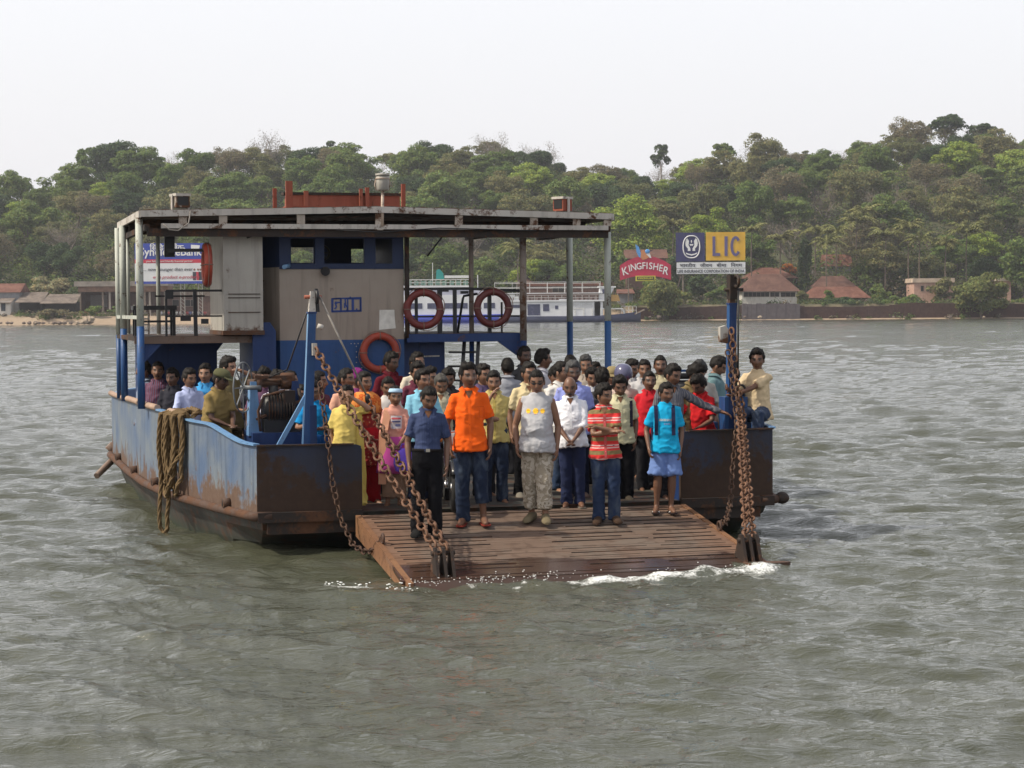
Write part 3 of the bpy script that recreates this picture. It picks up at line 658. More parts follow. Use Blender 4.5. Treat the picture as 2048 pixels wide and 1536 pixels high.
FP('handrail', b, M_black); b = MB()
b.tube([(.50, 5.3, 2.45), (.585, 5.3, 2.95), (.60, 5.3, 2.99), (.66, 5.3, 3.0), (.8, 5.3, 3.02)], .018, 8)
FP('grab_handle', b, M_black); b = MB(); b.box((.25, 5.14, 3.05), (.34, 5.19, 3.09)); b.box((.52, 5.14, 3.02), (.63, 5.19, 3.06)); b.build_each('junction_box', M_black, FERRY)
b = MB()
b.bar((.80, 5.25, 2.40), (.50, 4.55, .5), .05, .03); b.bar((.62, 5.35, 2.40), (.30, 4.7, .5), .05, .03)
for k in range(8):
    t = .11 + .105 * k; b.cyl((.80 - .3 * t, 5.25 - .7 * t, 2.4 - 1.9 * t), (.62 - .32 * t - .22, 5.35 - .65 * t, 2.4 - 1.9 * t), .014, 8)
FP('ladder', b, M_black)
b = MB()                                                  # white ladder rungs at the far end of the port catwalk
for u in (-3.83, -3.62): b.bar((u, 7.8, 2.46), (u, 7.8, 2.9), .03, .03)
for z in np.linspace(2.52, 2.86, 5): b.bar((-3.83, 7.8, z), (-3.62, 7.8, z), .03, .025)
FP('ladder', b, M_white)
b = MB(); b.bar((-3.6, 7.0, 3.02), (-2.88, 7.0, 3.02), .025, .025); FP('handrail', b, M_black)
# gear on the roof
b = MB()
b.box((-1.66, 7.0, 4.20), (.18, 7.5, 4.345)); b.add([(-1.86, 7.5, 4.22), (-1.66, 7.0, 4.22), (-1.66, 7.0, 4.34), (-1.86, 7.6, 4.28)], [(0, 1, 2, 3)])
b.box((-1.40, 8.6, 4.30), (.40, 8.8, 4.62)); b.box((-1.45, 8.58, 4.6), (.45, 8.82, 4.64), 1)
for u, v, zt, w in ((-1.62, 6.98, 4.71, .10), (-1.76, 7.45, 4.63, .055), (-1.10, 8.55, 4.66, .07), (.23, 7.55, 4.72, .06), (-.14, 8.5, 4.72, .06), (-.24, 8.5, 4.70, .05)): b.box((u - w / 2, v, 4.17), (u + w / 2, v + .05, zt))
FP('raft_cradle', b, [M_red, M_darkrust])
b = MB(); b.cyl((-.70, 4.72, 3.95), (-.69, 4.72, 4.45), .022, 10, 1); b.tube([(-.69, 4.72, 4.44), (-.69, 4.72, 4.46), (-.69, 4.72, 4.63), (-.69, 4.72, 4.645)], [.07, .09, .095, .085], 16)
b.cyl((-.69, 4.72, 4.645), (-.69, 4.72, 4.675), .10, 16, 0); b.cyl((-.69, 4.72, 4.60), (-.69, 4.72, 4.615), .104, 16, 1); b.tube([(-.60, 4.72, 4.46), (-.585, 4.72, 4.55), (-.60, 4.72, 4.63)], .008, 6, 1); b.tube([(-.78, 4.72, 4.44), (-.8, 4.72, 4.52), (-.785, 4.72, 4.6)], .008, 6, 1)
FP('signal_lantern', b, [M_grey, paint('rusty_pole', (.38, .30, .24), .5, 6, .2)])
def floodlight(u, v, z, w, h, d, mats, yaw):
    b = MB(); b.box((-w / 2, -d / 2, .05), (w / 2, d / 2, h)); b.box((-w / 2 - .012, -d / 2 - .02, h - .03), (w / 2 + .012, d / 2 + .012, h + .005), 1); b.box((-w / 2 - .03, -.02, 0), (-w / 2 - .012, .02, h * .95), 1); b.box((w / 2 + .012, -.02, 0), (w / 2 + .03, .02, h * .95), 1); b.box((-w * .4, -d / 2 - .006, .08), (w * .4, -d / 2 + .002, h - .04), 2)
    o = FP('floodlight', b, mats); o.location = (u, v, z); o.rotation_euler = (0, 0, yaw); return o
floodlight(-3.38, 5.5, 4.18, .20, .235, .2, [M_grey, M_white, M_black], .3)
floodlight(2.14, 5.5, 4.17, .19, .25, .2, [M_red, M_white, M_black], -1.0)
b = MB(); b.tube([(-3.34, 5.4, 4.18), (-3.33, 4.68, 4.14), (-3.36, 4.66, 3.98), (-3.5, 4.66, 3.88), (-3.62, 4.66, 3.89), (-3.70, 4.68, 3.97)], .009, 6); FP('cable', b, M_wire)
b = MB(); b.tube([(-2.55, 4.9, 3.80), (-2.35, 4.9, 3.87), (-2.1, 4.9, 3.89)], .02, 6); b.tube([(.0, 5.0, 3.55), (.28, 5.0, 3.9)], .012, 6); b.tube([(-1.35, 4.68, 3.90), (-.74, 4.66, 3.87), (.1, 4.68, 3.93), (1.5, 4.68, 3.90)], .007, 5); FP('cable', b, M_black)
# winch to port: hand wheel, frame, drum, motor
b = MB(); b.box((-3.0, 1.35, .46), (-2.2, 2.1, 1.34), 1); b.plate([(-3.03, 1.5, 1.3), (-2.86, 1.5, 1.3), (-2.93, 1.5, 1.95), (-3.0, 1.5, 1.95)], (0, 1, 0), .2, 0)
b.plate([(-2.52, 1.5, 1.3), (-2.36, 1.5, 1.3), (-2.42, 1.5, 1.95), (-2.5, 1.5, 1.95)], (0, 1, 0), .2, 1)
WN = FP('winch', b, [M_lblue, M_deepblue])
b = MB(); b.cyl((-3.02, 1.6, 1.93), (-2.45, 1.6, 1.93), .05, 12); b.cyl((-2.92, 1.6, 1.93), (-2.86, 1.6, 1.93), .11, 16); b.cyl((-2.62, 1.6, 1.95), (-2.46, 1.6, 1.95), .10, 16); b.box((-2.95, 1.5, 1.985), (-2.5, 1.56, 2.02)); FP('drum', b, M_rust, WN)
b = MB(); b.tube([(-2.86, 1.55, 1.62), (-2.82, 1.55, 1.62), (-2.5, 1.55, 1.62), (-2.46, 1.55, 1.62)], [.1, .17, .17, .1], 16); b.box((-2.85, 1.42, 1.34), (-2.42, 1.75, 1.5)); b.cyl((-2.72, 1.55, 1.7), (-2.72, 1.55, 1.9), .06, 10)
for k in range(9): b.cyl((-2.80 + .035 * k, 1.55, 1.62), (-2.788 + .035 * k, 1.55, 1.62), .19, 18, 1)
b.box((-2.62, 1.38, 1.66), (-2.48, 1.5, 1.84), 1); b.tube([(-2.9, 1.4, 1.36), (-2.93, 1.38, 1.6), (-2.86, 1.4, 1.78), (-2.6, 1.4, 1.84)], .018, 6, 2); b.tube([(-2.45, 1.5, 1.4), (-2.38, 1.45, 1.6), (-2.42, 1.5, 1.86)], .022, 6, 1); b.bar((-2.95, 1.42, 1.5), (-2.4, 1.42, 1.72), .03, .03, 2); FP('motor', b, [M_black, M_darkrust, M_rust], WN)
b = MB(); wc = Vector((-3.10, 1.42, 1.885)); ax = Vector((.86, -.5, 0)).normalized(); b.torus(wc, ax, .30, .010, 40, 8); b.cyl(wc - ax * .03, wc + ax * .22, .028, 10)
ra = ax.cross(Vector((0, 0, 1)))
for k in range(4):
    d = ra * cos(k * pi / 4) + Vector((0, 0, 1)) * sin(k * pi / 4); b.bar(wc - d * .3, wc + d * .3, .013, .013)
FP('hand_wheel', b, plain('worn_grey_wheel', (.13, .14, .15), .5, .3), WN)
b = MB(); b.box((2.3, 1.3, .46), (2.9, 2.0, 1.35)); b.cyl((2.38, 1.6, 1.93), (2.78, 1.6, 1.93), .04, 10, 1); b.cyl((2.44, 1.6, 1.78), (2.74, 1.6, 1.78), .1, 14, 1); b.bar((2.36, 1.55, 2.0), (2.80, 1.55, 2.0), .03, .03); b.bar((2.36, 1.55, 1.3), (2.36, 1.55, 2.0), .05, .06); b.box((2.70, 1.5, 1.3), (2.8, 1.7, 2.05)); b.box((3.0, .8, 1.0), (3.15, .95, 1.9)); FP('winch', b, [M_blue, M_black])
# stern gate and spar
b = MB(); b.box((-2.9, 14.0, .2), (2.9, 14.1, 1.15)); FP('stern_gate', b, M_deepblue)
b = MB(); b.tube([(-3.84, 10.75, .50), (-4.05, 10.5, .33), (-4.26, 10.2, .17)], [.05, .055, .05], 8); b.cyl((-4.02, 10.9, .62), (-3.9, 10.9, .5), .07, 8); FP('mooring_spar', b, paint('wet_wood_spar', (.16, .11, .085), .4, 6, .1))

# ------------------------------------------------------------------ loose things on the ferry
def LT(name, mb, mats, label, cat, group=None):
    o = mb.build(name, mats, None, fw(0, 0, 0), FE_TH); return tag(o, label, cat, group)
def lifebuoy(c, axis, R, r, mat, label):
    e = tag(empty('lifebuoy', fw(*c), FE_TH), label, 'lifebuoy', 'lifebuoys hung about the ferry')
    b = MB(); b.torus((0, 0, 0), axis, R, r, 36, 14); b.build('ring', mat, e)
    b = MB(); a = Vector(axis).normalized(); x = a.orthogonal().normalized(); y = a.cross(x)
    for k in range(4):
        t = pi / 4 + k * pi / 2; p = (x * cos(t) + y * sin(t)) * R; tg = (-x * sin(t) + y * cos(t)) * .022
        b.torus(p, (-x * sin(t) + y * cos(t)), r + .004, .008, 14, 6)
    b.tube([(x * cos(t) + y * sin(t)) * (R + r + .012 + .012 * sin(4 * t)) for t in np.linspace(0, 2 * pi, 33)], .006, 5)
    b.build('grab_rope', plain('dirty_cord', (.20, .13, .10), .8), e)
def mat_buoy(name, c, c2):
    g = G(name); n = g.noise(5, 8); return g.fin(g.mix(g.ramp(n, [(.4, 0), (.65, 1)]), c, c2), .55, g.bump(g.noise(40, 4), .2, .005))
MB1 = mat_buoy('faded_orange_red_rubber', (.34, .045, .020), (.22, .035, .02)); MB2 = mat_buoy('dark_maroon_rubber', (.11, .018, .016), (.07, .013, .012))
lifebuoy((-.665, 5.13, 2.20), (0, 1, 0), .235, .052, MB1, 'orange red lifebuoy on the blue lower wall of the wheelhouse')
lifebuoy((-.03, 5.13, 2.805), (.12, 1, 0), .235, .052, mat_buoy('dull_red_rubber', (.16, .022, .018), (.10, .018, .016)), 'dark red lifebuoy on the railing right beside the wheelhouse')
lifebuoy((.98, 5.12, 2.815), (0, 1, 0), .23, .05, MB2, 'darkest maroon lifebuoy hanging on the railing away from the wheelhouse')
lifebuoy((-3.08, 5.02, 3.43), (1, -.02, 0), .24, .055, MB1, 'weathered red lifebuoy seen edge-on beside the tall grey box')
# coiled hawser over the port bulwark
def twist_rope(b, P, r=.026):
    P = [Vector(p) for p in P]; Q = [P[0]]
    for k in range(len(P) - 1):
        m = max(1, int((P[k + 1] - P[k]).length / .03))
        Q += [P[k].lerp(P[k + 1], (i + 1) / m) for i in range(m)]
    for s_ in range(3):
        R = []
        for i, q in enumerate(Q):
            d = (Q[min(i + 1, len(Q) - 1)] - Q[max(i - 1, 0)]).normalized(); x = d.cross(Vector((.2, .95, .1))).normalized(); y = d.cross(x); t = i * .62 + s_ * 2 * pi / 3
            R.append(q + (x * cos(t) + y * sin(t)) * r * .52)
        b.tube(R, r * .62, 6)
b = MB()
def hang(v0, v1, zb, du=.0, top=1.50):
    P = []; vm = (v0 + v1) / 2; hw = (v1 - v0) / 2
    def uo(v): return -np.interp(v, [p[1] for p in SIDE], [p[0] for p in SIDE]) - .05 - du
    for z in np.linspace(top, zb + abs(hw), 9): P.append((uo(v0) - .015 * sin(z * 9), v0 + .02 * sin(z * 5 + v0 * 9), z))
    for t in np.linspace(pi, 2 * pi, 9)[1:-1]: P.append((uo(vm) - .02, vm + hw * cos(t), zb + abs(hw) + abs(hw) * sin(t)))
    for z in np.linspace(zb + abs(hw), top, 9): P.append((uo(v1) - .02 - .015 * sin(z * 7), v1 + .02 * sin(z * 6 + v1 * 7), z))
    iu = -np.interp(vm, [p[1] for p in SIDE], [p[0] for p in SIDE]) + .10
    return [(iu, v0, 1.42), (iu - .08, v0, top + .045)] + P + [(iu - .08, v1, top + .05), (iu, v1, 1.43)]
for v0, v1, zb, du in ((2.62, 3.12, .86, 0), (2.55, 3.2, .70, .03), (2.66, 3.05, .58, .06), (2.52, 2.98, .50, .02), (2.72, 3.15, .47, .08), (2.6, 2.82, .78, .10), (2.9, 3.22, .64, .05)): twist_rope(b, hang(v0, v1, zb, du))
twist_rope(b, hang(2.86, 3.12, -.06, .10)); twist_rope(b, [(-3.6, 2.4, 1.50), (-3.5, 2.5, 1.56), (-3.55, 2.8, 1.58), (-3.66, 3.05, 1.54), (-3.5, 3.2, 1.5), (-3.4, 2.9, 1.53)], .03)
g = G('coir_hawser'); c = g.mix(g.noise(30, 5), (.075, .046, .018), (.19, .122, .052)); M_rope = g.fin(c, .9, g.bump(g.noise(60, 3), .4, .006))
LT('mooring_rope', b, M_rope, 'coil of brown mooring rope hung over the port bulwark', 'rope')
e = tag(empty('stool', fw(-3.72, 5.9, 2.46), FE_TH), 'dark wooden stool standing at the left end of the catwalk', 'stool')
b = MB(); b.box((-.30, -.18, .36), (.30, .18, .42)); b.build('seat', M_black, e)
for su in (-.26, .26):
    for sv in (-.14, .14): b = MB(); b.bar((su, sv, 0), (su, sv, .36), .045, .045); b.build('leg', M_black, e)
b = MB(); b.bar((-.26, -.14, .2), (.26, -.14, .2), .03, .03); b.build('stretcher', M_black, e)
# ------------------------------------------------------------------ people
SKIN = [(.34, .185, .115), (.28, .150, .092), (.215, .108, .064), (.155, .075, .045), (.095, .046, .029)]
def mat_skin():
    g = G('skin'); c = g.attr('Col').outputs['Color']; n = g.noise(30, 4)
    g.b.inputs['Subsurface Weight'].default_value = .06; g.b.inputs['Subsurface Radius'].default_value = (.01, .004, .002)
    return g.fin(g.mix(.25, c, g.mix(n, (.6, .6, .6), (1.3, 1.3, 1.3)), 'MULTIPLY'), .48, g.bump(g.noise(180, 3), .08, .002))
M_skin = mat_skin()
_mc = {}
def M_hair(c):
    k = ('h', c)
    if k not in _mc:
        g = G('hair'); n = g.noise(1, 5, g.obj((110, 40, 14)), .3); _mc[k] = g.fin(g.mix(n, mul(c, .5), mul(c, 1.3)), .62, g.bump(n, .6, .006), 0, .18)
    return _mc[k]
def M_cloth(c, pat=None, name='cloth'):
    k = (c, pat)
    if k in _mc: return _mc[k]
    g = G(name); ob = g.obj(); s = g.sep(ob)
    if pat is None: col = g.mix(g.noise(5, 5), mul(c, .88), mul(c, 1.10))
    elif pat[0] == 'h':                                   # horizontal bands: period, (position, colour) ...
        col = g.ramp(g.math('FRACT', g.math('MULTIPLY', g.math('ADD', s[2], g.math('MULTIPLY', g.noise(6, 2), .012)), 1 / pat[1])), pat[2], 'CONSTANT')
    elif pat[0] == 'v':
        a = g.n('ShaderNodeMath', operation='ARCTAN2'); g.l(s[0], a.inputs[0]); g.put(a.inputs[1], g.math('SUBTRACT', .3, s[1]))
        col = g.ramp(g.math('FRACT', g.math('MULTIPLY', g.math('ADD', a.outputs[0], 3.2), pat[1])), pat[2], 'CONSTANT')
    elif pat[0] == 'camo':
        n = g.noise(8, 3, ob, .4, .5); n2 = g.noise(22, 3, ob, .3)
        col = g.ramp(g.math('ADD', g.math('MULTIPLY', n, .8), g.math('MULTIPLY', n2, .2)), pat[1], 'CONSTANT')
    elif pat[0] == 'floral':
        v = g.n('ShaderNodeTexVoronoi'); v.inputs['Scale'].default_value = pat[1]; g.l(ob, v.inputs['Vector'])
        col = g.ramp(v.outputs['Distance'], pat[2], 'CONSTANT')
    elif pat[0] == 'denim':                               # worn pale on thighs and knees
        n = g.noise(7, 6, g.obj((1, 1, .45)), .5); col = g.mix(g.ramp(n, [(.48, 0), (.66, 1)]), c, pat[1])
    if pat is not None and pat[0] != 'denim': col = g.mix(.25, col, g.mix(g.noise(40, 3), (.75, .75, .75), (1.2, 1.2, 1.2)), 'MULTIPLY')
    w = g.noise(9, 5, g.obj((1, 1, .6)), .8)
    m = g.fin(col, .85, g.bump(g.math('ADD', w, g.math('MULTIPLY', g.noise(260, 2), .12)), .3, .02), 0, .08)
    g.b.inputs['Sheen Weight'].default_value = .02
    _mc[k] = m; return m

def ell(c, a, b, n=26, e=2.3, tilt=0.0):
    R = []
    for i in range(n):
        t = 2 * pi * i / n; ct, st = cos(t), sin(t)
        R.append((c[0] + a * math.copysign(abs(ct) ** (2 / e), ct), c[1] + b * math.copysign(abs(st) ** (2 / e), st), c[2] + tilt * st))
    return R
def ik(S, T, L1, L2, pole):
    S, T = Vector(S), Vector(T); d = T - S; L = min(d.length, (L1 + L2) * .995); d = d.normalized() if d.length > 1e-6 else Vector((0, 0, -1)); T = S + d * L
    a = (L1 * L1 - L2 * L2 + L * L) / (2 * L); hgt = sqrt(max(0, L1 * L1 - a * a)); p = Vector(pole); p = (p - d * p.dot(d)); p = p.normalized() if p.length > 1e-6 else Vector((0, 1, 0))
    return S + d * a + p * hgt, T
POSES = {  # wrist target (x is mirrored by side), elbow pole
    'down': ((.122, -.025, .485), (.45, .6, 0)), 'down2': ((.126, -.065, .50), (.5, .6, 0)), 'clasp': ((.028, -.135, .535), (.9, .35, -.2)), 'cross': ((-.055, -.135, .665), (.8, -.1, -.7)), 'cross2': ((-.05, -.150, .70), (.8, -.1, -.7)),
    'chin': ((.028, -.135, .815), (.55, -.1, -.9)), 'face': ((.035, -.115, .90), (.9, -.2, -.6)), 'hip': ((.115, -.02, .56), (1, .5, .2)), 'pocket': ((.13, -.02, .52), (.6, .9, 0)), 'hold': ((.17, -.20, .70), (.6, .3, -.8)), 'rail': ((.10, -.20, .62), (.8, .1, -.4))}

# head template -------------------------------------------------------------------------------------------------
def head_template(nu=46, nv=44):
    V = []; uv = []
    for j in range(nv + 1):
        ph = pi * j / nv                                   # 0 at the crown
        for i in range(nu):
            t = 2 * pi * i / nu                            # 0 = towards the face (-y)
            x = sin(ph) * sin(t); y = -sin(ph) * cos(t); z = cos(ph)
            V.append((x, y, z))
    D = np.array(V); x, y, z = D.T
    X = x * .071; Y = y * .094; Z = np.where(z > 0, z * .116, z * .112)
    low = np.clip(-z, 0, 1)
    X = X * (1 - .30 * low ** 1.4) * (1 + .02 * np.exp(-((z + .15) / .25) ** 2))
    Y = np.where(Y > 0, Y * (1 - .62 * sstep(.05, .75, low)), Y * (1 - .10 * sstep(.2, .9, low)))
    Y = np.where((Y < 0), -np.abs(Y / .094) ** .92 * .094 * .96, Y)
    # square the face a little, chin forward
    Y = Y - .012 * np.exp(-((Z + .098) / .020) ** 2) * np.exp(-(X / .03) ** 2) * (y < 0)
    fr = (y < 0) * 1.0
    nose = np.interp(Z, [-.052, -.036, -.030, .0, .022, .03], [0, .010, .024, .012, .004, 0]); wd = np.interp(Z, [-.045, -.03, .02], [.016, .015, .009])
    Y = Y - fr * nose * np.exp(-(X / wd) ** 2)
    Y = Y + fr * .0095 * np.exp(-((np.abs(X) - .031) / .016) ** 2 - ((Z - .006) / .011) ** 2)
    Y = Y - fr * .0045 * np.exp(-((np.abs(X) - .028) / .022) ** 2 - ((Z - .028) / .008) ** 2)
    Y = Y - fr * .006 * np.exp(-(X / .021) ** 2 - ((Z + .066) / .009) ** 2) - fr * .004 * np.exp(-((np.abs(X) - .045) / .016) ** 2 - ((Z + .022) / .02) ** 2)
    Fq = []
    for j in range(nv):
        for i in range(nu):
            k = (i + 1) % nu; Fq.append((j * nu + i, j * nu + k, (j + 1) * nu + k, (j + 1) * nu + i))
    return np.stack([X, Y, Z], 1), np.array(Fq)
HEAD_V, HEAD_F = head_template()
def head_cols(skin, hairc, must, lipc=None, beard=0):
    X, Y, Z = HEAD_V.T; n = len(X); C = np.tile(np.array(skin), (n, 1)); fr = Y < -.02
    def put(w, c, k=1.0):
        w = np.clip(w, 0, 1)[:, None] * k * fr[:, None]; C[:] = C * (1 - w) + np.array(c) * w
    put(np.exp(-(X / .05) ** 2 - ((Z - .065) / .03) ** 2), np.array(skin) * 1.12, .5)
    put(np.exp(-((np.abs(X) - .031) / .019) ** 2 - ((Z - .008) / .013) ** 2), np.array(skin) * .5, .7)
    put(((np.abs(X) - .031) / .0135) ** 2 + ((Z - .006) / .0065) ** 2 < 1, (.11, .09, .08)); put(((np.abs(X) - .031) / .0062) ** 2 + ((Z - .006) / .0068) ** 2 < 1, (.012, .009, .008))
    put((np.abs(np.abs(X) - .032) < .019) & (np.abs(Z - .029 + .1 * np.abs(np.abs(X) - .034)) < .0058), hairc, .95)
    put((np.abs(X) < .022) & (np.abs(Z + .066) < .008), lipc or (np.array(skin) * np.array((.75, .5, .55)))); put((np.abs(X) < .021) & (np.abs(Z + .066) < .0022), np.array(skin) * .2)
    put((np.abs(np.abs(X) - .008) < .004) & (np.abs(Z + .038) < .003), np.array(skin) * .35)
    if must: put((np.abs(X) < .029) & (np.abs(Z + .0525 + .12 * np.abs(X)) < .0075), hairc, .92)
    if beard: put(np.exp(-((Z + .085) / .028) ** 2) * 1.2, np.array(hairc) * 1.3, beard)
    return C
def hair_mask(style):
    X, Y, Z = HEAD_V.T
    line = .052 + .012 * np.cos(X / .05 * 1.2)              # front hairline
    if style == 'bald': line = np.full_like(X, .30)
    front = np.where(Y < -.015, line, np.interp(Y, [-.015, .01, .05], [.040, -.005, -.055 if style not in ('women',) else -.075]))
    side = (np.abs(X) > .050) & (Y < .0) & (Y > -.045) & (Z > -.018 + .9 * np.maximum(0, -Y - .01))
    m = (Z > front)
    if style != 'bald': m |= side
    if style == 'bald': m = (Z > np.interp(Y, [-.02, .0, .05], [.5, -.005, -.05])) & (Z < np.interp(Y, [0, .06], [.045, .075]))
    return m
def make_hair(style, vol, seed):
    """a closed cap grown off the head template"""
    m = hair_mask(style); Fm = HEAD_F[m[HEAD_F].all(1)]
    used = np.unique(Fm); re = -np.ones(len(HEAD_V), int); re[used] = np.arange(len(used)); Fm = re[Fm]; B = HEAD_V[used]
    nb = np.zeros(len(used))                                # distance-to-border weight by a few smoothing passes
    cnt = np.bincount(Fm.ravel(), minlength=len(used)); w = (cnt >= 4).astype(float)
    for _ in range(4):
        s_ = np.zeros(len(used)); c_ = np.zeros(len(used))
        for a in range(4):
            np.add.at(s_, Fm[:, a], w[Fm[:, (a + 1) % 4]] + w[Fm[:, (a + 3) % 4]]); np.add.at(c_, Fm[:, a], 2)
        w = np.minimum(w, s_ / np.maximum(c_, 1))
    N = B / np.linalg.norm(B, axis=1, keepdims=True)
    th = .003 + vol * (.35 + .65 * w) * (1 + .9 * fnoise(B * 34 + seed, seed, 3)) * np.interp(B[:, 2], [-.06, .02, .09], [.45, .7, 1.0]) + (.004 + .12 * vol) * vnoise(np.stack([B[:, 0] * 160, B[:, 1] * 160, B[:, 2] * 30], 1), seed + 3)
    th = np.where(cnt >= 4, th, np.minimum(th, .006))
    O = B + N * np.maximum(th, .0025)[:, None]; O[:, 1] += np.where(O[:, 1] < -.04, -.3 * vol, 0) * w
    return O, Fm
EXTRA = []   # (fn) run once the shapes are evaluated

JOBS = []
def job(name, mb, vox, mat, parent, post=None, smooth=6):
    o = mb.build(name + '_raw', mat); md = o.modifiers.new('r', 'REMESH'); md.mode = 'VOXEL'; md.voxel_size = vox; md.use_smooth_shade = True
    s_ = o.modifiers.new('s', 'SMOOTH'); s_.iterations = smooth; s_.factor = .5
    JOBS.append((name, o, mat, parent, post))
def arr(me):
    V = np.empty(len(me.vertices) * 3, np.float32); me.vertices.foreach_get('co', V); V = V.reshape(-1, 3)
    Nn = np.empty(len(me.vertices) * 3, np.float32); me.vertices.foreach_get('normal', Nn); return V.astype(float), Nn.reshape(-1, 3).astype(float)
def run_jobs():
    bpy.context.view_layer.update(); dg = bpy.context.evaluated_depsgraph_get()
    res = []
    for name, o, mat, parent, post in JOBS:
        me = bpy.data.meshes.new_from_object(o.evaluated_get(dg)); me.name = name; res.append(me)
    for (name, o, mat, parent, post), me in zip(JOBS, res):
        me.materials.clear(); me.materials.append(mat)
        me.polygons.foreach_set('use_smooth', np.ones(len(me.polygons), bool))
        ob = link(name, me, parent)
        if post: post(ob, me)
        raw = o.data; bpy.data.objects.remove(o); bpy.data.meshes.remove(raw)
    JOBS.clear()
def wrinkle(amp, seed, kind, bend=None):
    def f(ob, me):
        V, N = arr(me); P = V.copy()
        if kind == 'shirt':
            a = np.stack([P[:, 0] * 7 + P[:, 2] * 5, P[:, 1] * 7, P[:, 2] * 13 - P[:, 0] * 4], 1)
        else:
            a = np.stack([P[:, 0] * 8, P[:, 1] * 8, P[:, 2] * 10], 1)
        n = fnoise(a + seed * 3.1, seed, 3); r = (1 - np.minimum(1, np.abs(n) * 3.4)) ** 1.3 - .35
        n2 = fnoise(np.stack([P[:, 0] * 15, P[:, 1] * 15, P[:, 2] * 5.5], 1) + seed, seed + 9, 2)
        zmin, zmax = P[:, 2].min(), P[:, 2].max(); t = (P[:, 2] - zmin) / (zmax - zmin + 1e-6)
        k = np.interp(t, [0, .15, .6, 1], [1.7, 1.1, 1.0, .5]) if kind == 'shirt' else np.interp(t, [0, .12, .3, .5, 1], [2.0, 1.2, .8, 1.0, .5])
        V += N * (amp * k * (.75 * r + .7 * n2))[:, None]
        if bend: V = bend(V)
        me.vertices.foreach_set('co', V.astype(np.float32).ravel()); me.update()
    return f

